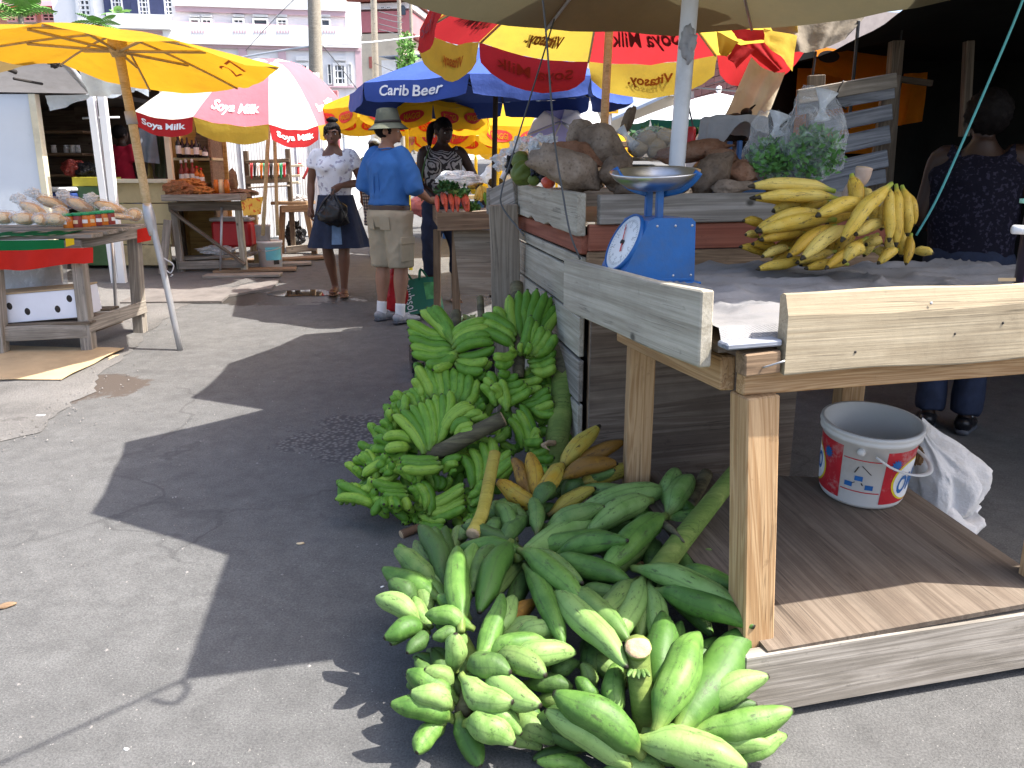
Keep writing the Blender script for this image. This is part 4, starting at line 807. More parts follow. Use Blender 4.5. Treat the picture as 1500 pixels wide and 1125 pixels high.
def cloth_top(u, v):
    a = along(-.115 + 1.6*u, .042, 1.066); d = V(.25 + 1.68*u, 3.02 + .3*u, 1.062); p = a*(1 - v) + d*v
    n = noise.noise(Vector((p.x*3.5, p.y*3.5, 1.3))); r = abs(noise.noise(Vector((p.x*4.5 + .6*p.y, p.y*6, 5))))
    e = min(1, v*6)
    p.z += e*(.012 + .02*n + .045*max(0, .22 - r)*(1 if v > .15 else .3)*2.2) + .03*exp(-((p.x - .86)**2 + (p.y - 2.95)**2)/.02)
    if v < .02: p.z -= .03
    p.x += .012*noise.noise(Vector((p.x*9, p.y*9, 8))); return p
tag(sheet('table_cloth', cloth_top, 90, 80, burlap()), 'grey woven sacking spread over the plantain table top', 'cloth')
o = sheet('plank_scrap', lambda u, v: P(1462 + 26*u, 407 + 5*v, 2.16), 2, 2, MT['card']); tag(o, 'small orange scrap lying on the sacking behind the front plank', 'scrap')
# ------------------------------------------------------------------ dial scales
def dial_scale(label, org, rz, s=1.0, dial=True, pan=True, group=None):
    t = thing('dial_scale', label, 'scale', org, group, rz); M0 = WM[t.name] @ Matrix.Scale(s, 4)
    prof = [(-.145, .012), (.135, .012), (.128, .222), (.112, .236), (-.028, .238), (-.05, .228), (-.135, .06)]
    bm = bmesh.new(); A = [bm.verts.new((x, -.108, z)) for x, z in prof]; B = [bm.verts.new((x, .108, z)) for x, z in prof]
    bm.faces.new(A); bm.faces.new(B[::-1])
    for i in range(len(prof)): bm.faces.new((A[i], B[i], B[(i + 1) % len(prof)], A[(i + 1) % len(prof)]))
    bmesh.ops.bevel(bm, geom=[e for e in bm.edges if e.calc_face_angle(0) > .2], offset=.007, segments=2, affect='EDGES')
    obj('housing', bm_mesh('housing', bm, MT['bluep']), t, M0)
    obj('base_plate', bm_mesh('base_plate', box_bm(.30, .25, .012, .003), MT['bluep']), t, M0 @ Matrix.Translation((.005, 0, .006)))
    for x, z in ((-.02, .21), (.115, .21), (.12, .035), (-.10, .035), (.05, .21), (.05, .035)): turned('screw', [(0, .003), (.004, .002), (.005, 0)], MT['steel'], t, (0, 0, 0), 8, M0 @ Matrix.Translation((x, -.108, z)) @ Matrix.Rotation(pi/2, 4, 'X'))
    obj('seam_strip', bm_mesh('seam_strip', box_bm(.25, .004, .010, .001), MT['bluep']), t, M0 @ Matrix.Translation((.0, -.109, .020)))
    for y in (-.045, .045): obj('upright', bm_mesh('upright', box_bm(.026, .02, .11, .003), MT['bluep']), t, M0 @ Matrix.Translation((.015, y, .285)))
    if dial:
        d0 = Vector((-.135, 0, .06)); d1 = Vector((-.05, 0, .228)); ax = (d1 - d0).normalized(); nrm = Vector((-ax.z, 0, ax.x)); c = (d0 + d1)/2 + nrm*.004
        md = M0 @ Matrix(((0, ax.x, nrm.x, c.x), (1, ax.y, nrm.y, c.y), (0, ax.z, nrm.z, c.z), (0, 0, 0, 1)))
        dl = turned('dial', [(0, .004), (.103, .004), (.106, .0)], MT['paper'], t, (0, 0, 0), 36, md)
        turned('dial_rim', [(.104, .0), (.106, .009), (.112, .007), (.113, -.004)], MT['bluep'], t, (0, 0, 0), 36, md)
        tk = [xf(boxv((-.0008, .080, .0045), (.0008, .090 if k % 5 else .0, .0052)), Matrix.Rotation(2*pi*k/50, 4, 'Z')) if k % 5 else xf(boxv((-.0014, .074, .0045), (.0014, .090, .0052)), Matrix.Rotation(2*pi*k/50, 4, 'Z')) for k in range(50)]
        obj('scale_marks', mesh_from('scale_marks', *joinv(*tk), MT['faint']), dl, md)
        for k in range(10):
            a = pi/2 - 2*pi*k/10; fcn = lambda u, v, a=a: md @ Vector((cos(a)*.064 + (u - .5)*.016, sin(a)*.064 + (v - .5)*.014, .0046)); print_text(str(k), fcn, 0, 1, 0, 1, MT['faint'], dl, .0004)
        obj('needle', mesh_from('needle', *joinv(xf(([(-.004, -.04, .008), (.004, -.04, .008), (.001, .075, .008), (-.001, .075, .008), (-.004, -.04, .010), (.004, -.04, .010), (.001, .075, .010), (-.001, .075, .010)], [(0, 3, 2, 1), (4, 5, 6, 7), (0, 1, 5, 4), (1, 2, 6, 5), (2, 3, 7, 6), (3, 0, 4, 7)]), Matrix.Rotation(-.5, 4, 'Z'))), MT['red']), dl, md)
        turned('needle_hub', [(0, .014), (.008, .013), (.009, .004)], MT['dark'], dl, (0, 0, 0), 12, md)
    if pan:
        pm_ = M0 @ Matrix.Translation((.01, -.01, .335)) @ Matrix.Rotation(radians(-4), 4, 'Y') @ Matrix.Rotation(radians(6), 4, 'X')
        pr_ = [(0, 0), (.05, .001), (.10, .012), (.138, .038), (.152, .060), (.160, .063), (.160, .058), (.140, .034), (.10, .008), (.05, -.003), (0, -.004)]
        turned('pan', pr_, MT['steelpan'], t, (0, 0, 0), 40, pm_)
        for a in (2.2, -.9): obj('pan_arm', mesh_from('pan_arm', *loft([(.03*cos(a), .03*sin(a), -.015), (.1*cos(a), .1*sin(a), .003), (.146*cos(a), .146*sin(a), .038), (.166*cos(a), .166*sin(a), .066)], [(.014, .004)]*4, 8, 3), MT['bluep'], True), t, pm_)
    return t
mm_, nt_, b_ = new_mat('pan_steel'); b_.inputs['Base Color'].default_value = (.62, .62, .62, 1); b_.inputs['Metallic'].default_value = 1; v_ = coords(nt_); b_.inputs['Roughness'].default_value = .28; bump(nt_, b_, nz(nt_, v_, 12, 4), .15, .01); MT['steelpan'] = mm_
sb = P(948, 405, 2.66); dial_scale('blue dial scale with a steel pan standing on the plantain table', V(sb.x, 2.66, 1.083), radians(16), .88)
# ------------------------------------------------------------------ yam stall: crate of reused boards
st = thing('yam_stall', 'stall boxed in with mixed reclaimed boards and a red strip, heaped with yams', 'stall', V(.6, 3.9, ground(3.9)))
c0 = V(.300, 3.30, 0); c1 = V(.03, 4.95, 0); c2 = V(1.62, 3.62, 0)
sd = (c1 - c0).normalized(); fd = (c2 - c0).normalized(); on = V(-sd.y, sd.x, 0); on = on if on.x < 0 else -on; fo = V(fd.y, -fd.x, 0)
beam('side_top_plank', c0 + on*.035 - sd*.02 + V(0, 0, 1.268), c1 + on*.035 + V(0, 0, 1.300), .04, .165, MT['plank_white'], st, nseg=16, ragged=.05, warp=.006)
beam('front_top_plank', c0 + fo*.02 + fd*.035 + V(0, 0, 1.290), c2 + fo*.02 + V(0, 0, 1.298), .04, .115, MT['plank_grey'], st, nseg=10)
beam('side_red_strip', c0 + on*.012 + V(0, 0, 1.150), c1 + on*.012 + V(0, 0, 1.165), .03, .075, MT['plank_red'], st, nseg=8)
beam('front_red_strip', c0 + fo*.004 + V(0, 0, 1.178), c2 + fo*.004 + V(0, 0, 1.182), .03, .104, MT['plank_red'], st, nseg=8)
beam('front_board', c0 + fo*.0 + V(0, 0, 1.060), c2 + fo*.0 + V(0, 0, 1.065), .03, .125, MT['plank_brown'], st, nseg=8)
z = 1.108
for i, h in enumerate((.062, .185, .178, .19, .182, .19)):
    z -= h/2; gz0 = ground(3.3)*0; beam('side_board', c0 + on*(.010 + random.uniform(-.003, .003)) + sd*random.uniform(0, .012) + V(0, 0, z), c1 + on*.010 + V(0, 0, z + .015), .024, h - .012, MT['plank_white'] if i not in (3,) else MT['plank_grey'], st, nseg=10, warp=.004); z -= h/2
beam('corner_post', c0 - on*.03 + fd*.03 - fo*.03 + V(0, 0, .0), c0 - on*.03 + fd*.03 - fo*.03 + V(0, 0, 1.2), .07, .07, MT['plank_brown'], st, up=(0, 1, 0))
pq = [c0 + fo*.03 + fd*.015 + V(0, 0, .03), c0 + fo*.03 + fd*.98 + V(0, 0, .05), c0 + fo*.03 + fd*.98 + V(0, 0, .985), c0 + fo*.03 + fd*.015 + V(0, 0, .98)]
cx = sum(pq, V(0, 0, 0))/4; fmx = frame(pq[1] - pq[0], (0, 0, 1), cx); inv = fmx.inverted()
obj('plywood_front', mesh_from('plywood_front', *joinv(([inv @ p for p in pq] + [inv @ (p - fo*.014) for p in pq], [(0, 1, 2, 3), (7, 6, 5, 4), (0, 4, 5, 1), (1, 5, 6, 2), (2, 6, 7, 3), (3, 7, 4, 0)])), MT['ply_grey']), st, fmx)
sheet('gap_shade_sheet', lambda u, v: c0 + fd*.05 + sd*(.03 + 1.6*u) + V(0, 0, .03 + 1.18*v), 2, 2, MT['dark'], st)  # dark sheet added behind the side boards so no light shows through gaps
sheet('bed', lambda u, v: c0 + sd*1.6*v + fd*1.3*u + V(0, 0, 1.24), 2, 2, MT['ply'], st)
beam('back_board', c1 + V(0, 0, 1.27), c1 + fd*1.3 + V(0, 0, 1.27), .03, .16, MT['plank_grey'], st)
tube('wire_line', [P(1100, 560, 3.2), P(1085, 490, 3.22), P(1120, 480, 3.2)], .003, MT['black'], st, 5)
# tall rough board propped at the stall's far corner, with its cut end block
tb = P(750, 470, 4.62); tt_ = P(733, 300, 4.55)
tag(beam('upright_board', V(tb.x - .01, tb.y, ground(4.6)), V(tt_.x + .015, tt_.y, tt_.z), .16, .05, MT['ply_pale'], None, up=(0, 1, 0), nseg=14, warp=.012), 'tall pale split board standing upright at the far end of the yam stall', 'board')
t = thing('plank_box', 'stubby box of grey planks on the corner between carrot table and yam stall', 'box', P(738, 320, 4.75))
beam('plank', P(722, 300, 4.85), P(756, 283, 4.60), .03, .17, MT['plank_grey'], t, nseg=4, warp=.006); beam('plank', P(716, 294, 4.9), P(728, 300, 5.4), .03, .15, MT['plank_grey'], t, nseg=4); beam('bottom_plank', P(722, 330, 4.82), P(757, 312, 4.62), .05, .03, MT['plank_brown'], t, nseg=3)
# ------------------------------------------------------------------ yams and the rest of the heap
def yam_mat(name, c1, c2, c3):
    m, nt, b = new_mat(name); v = coords(nt); f = nz(nt, v, 7, 8, .72); col = ramp(nt, [(.3, c1), (.5, c2), (.72, c3)], f)
    vo = N(nt, 'ShaderNodeTexVoronoi'); vo.inputs['Scale'].default_value = 55; nt.links.new(v, vo.inputs['Vector']); col = mix(nt, ramp(nt, [(.1, (.34, .34, .34)), (.35, (0, 0, 0))], vo.outputs['Distance']), col, tuple(x*.4 for x in c1))
    nt.links.new(col, b.inputs['Base Color']); b.inputs['Roughness'].default_value = .92; b.inputs['Specular IOR Level'].default_value = .12
    bump(nt, b, nz(nt, v, 45, 8, .75), .9, .012); return m
Y1 = yam_mat('yam_skin', (.15, .105, .075), (.29, .215, .155), (.45, .36, .28)); Y2 = yam_mat('red_yam_skin', (.17, .08, .045), (.31, .155, .09), (.44, .28, .19)); Y3 = yam_mat('dark_yam_skin', (.11, .075, .052), (.21, .15, .105), (.33, .25, .185))
def bend(k, kn=.0, sd=0):
    def f(c):
        r = 1 - .22*c.x - .15*c.x*c.x + .15*sin(c.x*4 + sd); return Vector((c.x, c.y*r, c.z*r + k*c.x*c.x))
    return f
YL = [('long pale speckled yam lying in front at the left of the heap', 832, 246, 3.52, .165, .082, -24, Y1), ('warm brown knobbly yam behind the long pale speckled one', 846, 228, 3.68, .12, .055, -18, Y2), ('thick grey brown yam pointing up behind the scale pan', 884, 216, 3.74, .135, .082, -32, Y1), ('grey rounded yam end topping the left of the heap', 853, 200, 3.82, .075, .060, -50, Y1),
      ('dark blunt yam just behind the left end of the scale pan', 905, 258, 3.5, .085, .075, -60, Y3), ('wide dark yam lying underneath the scale pan', 946, 270, 3.50, .16, .058, 3, Y3), ('long reddish yam across the top at the right of the heap', 1014, 222, 3.72, .165, .048, 9, Y2), ('stout brown yam slanting down right of the scale pan', 1042, 254, 3.52, .115, .068, 48, Y3),
      ('reddish yam behind the stout brown slanting one', 1064, 240, 3.66, .10, .055, -20, Y2), ('short reddish brown yam at the heap end beside the bagged greens', 1092, 254, 3.54, .095, .043, -5, Y2), ('flat pale brown yam lowest at the right over the grey plank', 1076, 275, 3.44, .095, .032, 6, Y1), ('small round dark yam right of the scale posts', 992, 270, 3.46, .065, .045, 10, Y3)]
for i, (lb, x, y, Yd, a, b, an, m) in enumerate(YL):
    tag(blob('yam', (a, b, b*.95), m, None, P(x, y, Yd), Matrix.Rotation(radians(random.uniform(-12, 12)), 4, 'Z') @ Matrix.Rotation(-radians(an), 4, 'Y'), .20, 1.6, 4, i + 1, bend(random.uniform(-.15, .2), 0, i)), lb, 'yam')
def crumple(name, pts_c, size, m, label, cat, seed, amp=.35, freq=1.8, rot=None, shape=None, parent=None):
    o = blob(name, size, m, parent, pts_c, rot, amp, freq, 4, seed, shape)
    for p in o.data.polygons: p.use_smooth = False
    return tag(o, label, cat) if label else o
t = thing('potato_bag', 'clear plastic bag of beige potatoes knotted at its left end on the yam heap', 'bag', P(960, 225, 3.75))
crumple('bag', P(962, 212, 3.76), (.125, .09, .075), MT['film'], None, None, 5, .14, 2.2, parent=t)
tube('bag_neck', [P(930, 216, 3.74), P(918, 200, 3.74), P(908, 188, 3.75)], [(.03, .02), (.012, .01), (.026, .014)], MT['film_dense'], t, 10, 3)
for i, (x, y) in enumerate(((935, 218), (962, 222), (990, 216), (948, 203), (976, 200), (962, 212))): blob('potato', (.045, .038, .036), mat('potato_skin', (.42, .31, .18), .8, .15, 12) if i == 0 else bpy.data.materials['potato_skin'], t, P(x, y, 3.76), None, .12, 1.5, 3, i + 20)
tag(blob('root', (.028, .028, .075), Y3, None, P(920, 176, 4.3), Matrix.Rotation(.35, 4, 'Y'), .35, 1.5, 3, 61), 'dark brown knobbly root poking up behind the potato bag', 'root')
M_gourd = fruit('striped_green', [(.3, (.05, .20, .03)), (.5, (.12, .33, .05)), (.7, (.30, .50, .12))], (.02, .10, .02), .7)
def lobed(c): a = atan2(c.y, c.z); k = 1 + .09*cos(7*a); return Vector((c.x, c.y*k, c.z*k))
tag(blob('squash', (.062, .058, .056), M_gourd, None, P(766, 254, 4.1), Matrix.Rotation(.5, 4, 'Z') @ Matrix.Rotation(-.5, 4, 'Y'), .05, 1.5, 4, 3, lobed), 'ribbed green squash at the left end of the heap on the stall', 'squash')
tag(blob('squash', (.03, .022, .026), M_gourd, None, P(782, 264, 4.0), None, .05, 1.5, 3, 4), 'small pale green squash right beside the ribbed one', 'squash')
tag(blob('squash', (.05, .045, .045), M_gourd, None, P(763, 236, 4.25), None, .08, 1.5, 3, 6, lobed), 'dark green squash behind the ribbed one, under the white bags', 'squash')
tag(blob('tomato', (.032, .03, .027), mat('tomato', (.60, .09, .05), .3, .15, 8), None, P(803, 267, 3.72), None, .08, 1.4, 3, 9), 'orange red tomato in film beside the long pale yam', 'tomato')
for i, (x, y, Yd, sx, sz, lb) in enumerate(((742, 234, 4.5, .07, .05, 'leftmost of the crumpled clear bags at the stall end'), (768, 217, 4.4, .07, .055, 'second crumpled clear bag from the stall end'), (797, 214, 4.2, .07, .05, 'crumpled clear bag against the pale speckled yam'))): crumple('plastic_bag', P(x, y, Yd), (sx, .06, sz), MT['film_dense'], lb, 'plastic bag', 30 + i, .5, 2.2)
for i, (x, y, Yd) in enumerate(((752, 243, 4.35), (790, 250, 4.0), (786, 226, 4.25))): crumple('black_bag', P(x, y, Yd), (.035, .03, .05), MT['bag_black'], ('black plastic scrap left of the ribbed squash', 'black plastic scrap between squash and tomato', 'black plastic scrap behind the white bags')[i], 'plastic bag', 40 + i, .5, 2.4)
cr = P(763, 225, 4.6)
# second scale, under a cloth
s2 = P(1078, 236, 3.9); dial_scale('second blue scale half hidden behind yams with a white cloth over its pan', V(s2.x, 3.9, s2.z - .20), radians(200), .85, False, False)
def drapef(u, v):
    x = 1025 + 100*u; top = 166 + 4*sin(u*5); bot = (206 if u > .2 else 182 + 120*u) - 14*max(0, u - .5); p = P(x, top + (bot - top)*v, 3.86 - .13*sin(pi*u)*min(1, v*1.5))
    return p + V(0, .02*sin(u*14 + v*3) - .03*v, .01*noise.noise(Vector((u*5, v*5, 1))))
dc = P(1076, 190, 3.9)
def pancloth(u, v):
    a = 2*pi*u; r = .15*(min(1, v*1.6)); h = -max(0, v - .62)*(.24 + .14*sin(a*2 + 1) + .05*sin(a*5)); k = 1 + .25*max(0, v - .5)*sin(a*7)
    return V(dc.x + r*k*cos(a), dc.y + r*k*sin(a)*.8, dc.z + .055 + h + .008*noise.noise(Vector((cos(a)*2, sin(a)*2, v*4))))
tag(sheet('scale_cover', pancloth, 60, 14, MT['rag']), 'white cloth draped over the pan of the second blue scale', 'cloth')
c = P(1010, 203, 4.6); tag(turned('drink_can', [(0, 0), (.03, 0), (.033, .008), (.033, .11), (.027, .12), (0, .12)], MT['red'], None, c - V(0, 0, .06), 16), 'red can standing behind the white pole', 'can')
# bags of greens
rl = random.Random(11)
M_herb = mat('herb_leaf', (.13, .30, .07), .6, .35, 20); M_herb2 = mat('dark_leaf', (.03, .11, .025), .6, .35, 20)
def leaves(name, c, size, n, m, label, cat, l=.03, parent=None, kind=None):
    vs = []; fs = []
    for i in range(n):
        while True:
            q = Vector((rl.uniform(-1, 1), rl.uniform(-1, 1), rl.uniform(-1, 1)))
            if q.length < 1: break
        p = Vector(c) + Vector((q.x*size[0], q.y*size[1], q.z*size[2])); d = Vector((rl.uniform(-1, 1), rl.uniform(-1, 1), rl.uniform(-.3, 1))).normalized()*l*rl.uniform(.6, 1.3); s = d.cross(Vector((rl.uniform(-1, 1), rl.uniform(-1, 1), rl.uniform(-1, 1)))).normalized()*l*.28
        o = len(vs); vs += [p, p + d*.5 + s, p + d, p + d*.5 - s]; fs.append((o, o + 1, o + 2, o + 3))
    o = obj(name, mesh_from(name, vs, fs, m), parent); return tag(o, label, cat) if label else o
def bagshape(top):
    def f(c):
        k = 1 - .35*max(0, c.z) if c.z > 0 else 1 + .05*c.z
        return Vector((c.x*k*(1 + .25*max(0, c.z - .6)*2), c.y*k*(.6 if c.z > .5 else 1), c.z))
    return f
for lb, x0, x1, y0, y1, Yd, sd_, gl in (('tall knotted clear bag of green herbs, the larger of the two', 1146, 1238, 133, 268, 3.5, 3, 'feathery green herbs inside the larger clear bag'), ('smaller slumped clear bag of green herbs beside the second scale', 1093, 1160, 166, 268, 3.56, 8, 'green herbs inside the smaller clear bag')):
    a = P((x0 + x1)/2, (y0 + y1)/2, Yd); wd = (P(x1, y0, Yd) - P(x0, y0, Yd)).x/2; ht = (P(x0, y0, Yd) - P(x0, y1, Yd)).z/2
    t = thing('herb_bag', lb, 'bag', a - V(0, 0, ht)); crumple('bag', a, (wd*1.12, wd*.75, ht*1.08), MT['film'], None, None, sd_, .22, 1.5, Matrix.Rotation(-.08, 4, 'Y'), bagshape(1), t)
    tube('knot', [a + V(.02, -.02, ht*.35), a + V(.015, -.03, ht*.6), a + V(.03, -.02, ht*.98)], [(.035, .02), (.012, .012), (.05, .015)], MT['film_dense'], t, 12, 4)
    leaves('herbs', a - V(0, .02, ht*.38), (wd*.95, wd*.62, ht*.6), 900, M_herb, gl, 'herbs', .034)
# pallet leaning behind the plantains, slat by slat
t = thing('pallet', 'weathered grey slatted pallet leaning upright behind the bagged greens', 'pallet', P(1240, 290, 4.6))
for i, (yl, yr, h) in enumerate(((128, 106, 22), (144, 122, 22), (176, 152, 24), (208, 183, 27), (243, 218, 27), (268, 246, 22), (298, 276, 22))):
    mm = MT['plank_grey'] if i == 0 else MT['plank_blue']; k = 4.62 if i else 4.60
    beam('slat', P(1168 if i < 2 else 1186, yl + h/2 + (3 if i < 2 else 0), k), P(1313 - i*3.2, yr + h/2, k), .022, h*4.5/1200*.92, mm, t, nseg=6)
for x0, x1 in ((1306, 1280), (1196, 1190)): beam('stringer', P(x0, 110, 4.68), P(x1, 300, 4.68), .09, .035, MT['plank_dark'], t, up=(0, 1, 0))
tube('tie_wire', [P(1236, 118, 4.58), P(1228, 132, 4.57), P(1226, 150, 4.57), P(1240, 160, 4.57)], .004, MT['black'], t, 5)
# ------------------------------------------------------------------ bucket and sack on the shelf
by = 2.74; bz = shelf_z(by); bc = P(1262, 700, by); bm_ = Matrix.Translation((bc.x, by, bz + .004)) @ Matrix.Rotation(radians(7.5), 4, 'X')
t = thing('bucket', 'scuffed white plastic bucket with a red printed wrap standing on the plywood shelf', 'bucket', V(bc.x, by, bz)); BH = .275; R0, R1 = .140, .157
M_bkt = mat('bucket_plastic', (.70, .69, .66), .45, .06, 5, dirt=(.50, .46, .40))
turned('shell', [(0, .006), (R0 - .004, .006), (R1 - .004, BH), (R1 + .010, BH), (R1 + .012, BH - .012), (R1 + .004, BH - .018), (R1 + .009, BH - .022), (R1 + .009, BH - .034), (R1 - .001, BH - .036), (R0, .012), (R0 - .006, 0), (0, 0)], M_bkt, t, (0, 0, 0), 56, bm_)
def bw(u, v):                                            # u in degrees round the bucket (0 faces the camera), v metres up
    r = R0 + (R1 - R0)*v/BH + .0012; a = radians(u - 106); return bm_ @ Vector((r*cos(a), r*sin(a), v))
M_bred = mat('wrap_red', (.50, .02, .03), .5, .08, 22, dirt=(.52, .40, .36)); M_bblue = mat('wrap_blue', (.02, .13, .38), .45)
def wrap(u0, u1, v0, v1, m, nm, off=0): return sheet(nm, lambda u, v: bw(u0 + (u1 - u0)*u, v0 + (v1 - v0)*v) + V(0, 0, 0), 24, 4, m, t)
wrap(-112, -38, .022, .222, M_bred, 'red_wrap'); wrap(16, 100, .022, .222, M_bred, 'red_wrap')
for v in (.182, .062): wrap(-36, 14, v, v + .004, M_bred, 'red_line')
def patch(uv, m, off, nm='print'): return flat(lambda u, v: bw(u, v), uv, m, t, off, nm)
def star(cu, cv, r1, r2, n=12): return [(cu + (r1 if i % 2 else r2)*cos(pi*i/n)*360, cv + (r1 if i % 2 else r2)*sin(pi*i/n)) for i in range(2*n)]
for c_, sgn in ((62, 1), (-98, -1)):
    def ovalpatch(ru, rv, m, off, cu=c_):
        vs = [bw(cu, .105)] ; n_ = 28; f_ = []
        rings = 5
        vs = []; 
        for rr in range(rings + 1):
            for i in range(n_): vs.append((cu + ru*rr/rings*cos(2*pi*i/n_), .105 + rv*rr/rings*sin(2*pi*i/n_)))
        f_ = [(rr*n_ + i, rr*n_ + (i + 1) % n_, (rr + 1)*n_ + (i + 1) % n_, (rr + 1)*n_ + i) for rr in range(rings) for i in range(n_)]
        cen = bm_ @ Vector((0, 0, .1)); obj('logo_oval', mesh_from('logo_oval', [bw(*q) + (bw(*q) - cen).normalized()*off for q in vs], f_, m), t)
    ovalpatch(34, .078, MT['yellowp'], .0008); ovalpatch(31, .072, M_inkwhite, .0016)
    vs, fs, _ = text_mesh('OMO', 0, .03); cen = bm_ @ Vector((0, 0, .1))
    for grow, off, mm in ((1.12, .0024, M_inkwhite), (1.0, .0032, M_bblue)):
        pt = [bw(c_ + (v.x - .5)*50*grow, .105 + (v.y - .5)*.068*grow + (v.x - .5)*.03) for v in vs]; obj('lettering', mesh_from('lettering', [p + (p - cen).normalized()*off for p in pt], fs, mm), t)
    pt = star(c_ - 32*sgn if sgn > 0 else c_ + 38, .172, .014, .024); obj('starburst', mesh_from('starburst', [bw(*q) + (bw(*q) - cen).normalized()*.003 for q in pt], [tuple(range(len(pt)))], M_bblue), t)
for u, v in ((-14, .115), (-26, .088), (0, .085)): patch([(u - 5, v - .009), (u + 5, v - .009), (u + 5, v + .009), (u - 5, v + .009)], M_bblue, .001, 'diagram')
for (u0, v0), (u1, v1) in (((-18, .10), (-22, .092)), ((-10, .10), (-8, .09)), ((-16, .16), (-20, .135)), ((-12, .165), (0, .135))): patch([(u0 - .8, v0), (u0 + .8, v0), (u1 + .8, v1), (u1 - .8, v1)], MT['dark'], .001, 'diagram_line')
for u in (-16, 164): turned('handle_lug', [(0, .012), (.012, .010), (.014, 0)], M_bkt, t, (0, 0, 0), 14, Matrix.Translation(bw(u, .215)) @ (bm_ @ Vector((cos(radians(u - 90)), sin(radians(u - 90)), 0)) - bm_ @ Vector((0, 0, 0))).to_track_quat('Z', 'Y').to_matrix().to_4x4())
hp = []
for i in range(13):
    q = i/12; u = -16 + 180*q; rr = R1 + .018 + .03*sin(pi*q); a = radians(u - 90); hp.append(bm_ @ Vector((rr*cos(a), rr*sin(a), .215 - .085*sin(pi*q)**.8)))
tube('handle', hp, [(.004, .009)]*13, M_bkt, t, 8, 3)
def folds(c):
    return Vector((c.x + .06*sin(c.z*7), c.y, c.z))
t = thing('sack', 'crumpled white woven sack slumped against the bucket on the shelf', 'sack', P(1380, 770, 2.85))
def sackmesh(name, cpt, size, seed, parent):
    bm = bmesh.new(); bmesh.ops.create_icosphere(bm, subdivisions=5, radius=1)
    for v in bm.verts:
        c = v.co.copy(); n = noise.fractal(c*1.3 + Vector((seed, seed*2, 0)), 1, 2, 3); r = 1 - abs(noise.noise(Vector((c.x*2.2 + seed, c.y*2.2, c.z*1.1)) + .8*noise.noise_vector(c*1.5)))
        k = 1 + .20*n + .15*(r**2 - .4)
        c *= k; v.co = Vector((c.x*size[0], c.y*size[1], max(-.8, c.z)*size[2]))
    return obj(name, bm_mesh(name, bm, MT['sack'], True), parent, Matrix.Translation(cpt))
def sackf(pts, rad, seed):
    pp = catmull(pts, 8); rr = catmull([Vector((r, 0, 0)) for r in rad], 8); n_ = len(pp) - 1; vs = []; K = 64
    for i, (p, r) in enumerate(zip(pp, rr)):
        s_ = i/n_
        for j in range(K):
            a = 2*pi*j/K; w1 = noise.noise(Vector((cos(a)*1.6 + seed, sin(a)*1.6, s_*2.2))); w2 = abs(noise.noise(Vector((cos(a)*3.4 + .9*s_, sin(a)*3.4, s_*3.0 + seed)))); k = 1 + .30*w1 + .42*(.30 - w2)*min(1, 1.6 - s_)
            vs.append(p + V(cos(a)*r.x*k, sin(a)*r.x*k*.8, .035*w1 + .02*sin(a*3 + 5*s_)))
    return vs, [(i*K + j, i*K + (j + 1) % K, (i + 1)*K + (j + 1) % K, (i + 1)*K + j) for i in range(n_) for j in range(K)] + [tuple(range(K - 1, -1, -1)), tuple(n_*K + j for j in range(K))]
obj('bag', mesh_from('bag', *sackf([P(1346, 622, 2.92), P(1352, 640, 2.92), P(1372, 672, 2.92), P(1382, 706, 2.91), P(1378, 742, 2.89), P(1384, 760, 2.88)], [.012, .05, .125, .150, .125, .07], 3.3), MT['sack'], True), t)
obj('bag_bottom', mesh_from('bag_bottom', *sackf([P(1372, 738, 2.90), P(1378, 750, 2.86), P(1388, 770, 2.84), P(1396, 786, 2.83)], [.06, .125, .115, .05], 8.1), MT['sack'], True), t); pass
crumple('burnt_patch', P(1346, 668, 2.80), (.016, .016, .034), mat('brown_rag', (.16, .09, .04), .9), None, None, 14, .4, 2, parent=t)
# bottles at the right hand end of the table
t = thing('bottle', 'tall dark bottle with a purple label at the right end of the plantain table', 'bottle', P(1512, 402, 2.42)); bx = P(1514, 402, 2.42); zb = 1.085
M_purple = mat('purple_label', (.17, .05, .20), .4, .1, 5)
turned('body', [(0, 0), (.044, 0), (.048, .006), (.048, .20), (.046, .225), (0, .225)], mat('dark_bottle', (.03, .02, .03), .3), t, (bx.x, bx.y, zb), 28)
def lb_(u, v): a = radians(-150 + 120*u); return V(bx.x + .0488*cos(a), bx.y + .0488*sin(a), zb + .03 + .175*v)
sheet('label', lb_, 24, 4, M_purple, t); sheet('white_band', lambda u, v: lb_(u, -.14 + .12*v) + V(0, -.0004, 0), 20, 2, MT['paper'], t); print_text('JIN', lb_, .02, .42, .22, .38, M_inkwhite, t, .001)
t = thing('bottle', 'mint green plastic bottle with a yellow cap stacked above the purple labelled one', 'bottle', V(bx.x, bx.y, zb + .225))
turned('body', [(0, 0), (.043, 0), (.043, .028), (.064, .03), (.064, .042), (.042, .044), (.041, .10), (.05, .102), (.05, .108), (.041, .11), (.04, .158), (0, .16)], MT['mint'], t, (bx.x, bx.y, zb + .2265), 28); turned('cap', [(.062, 0), (.058, .02), (.042, .062), (.036, .075), (0, .076)], MT['yellowp'], t, (bx.x, bx.y, zb + .387), 28)
tag(tube('white_peg', [P(1484, 336, 2.36), P(1520, 338, 2.36)], .013, MT['white'], None, 10, 2), 'short white rod lying across the front of the purple labelled bottle', 'rod')
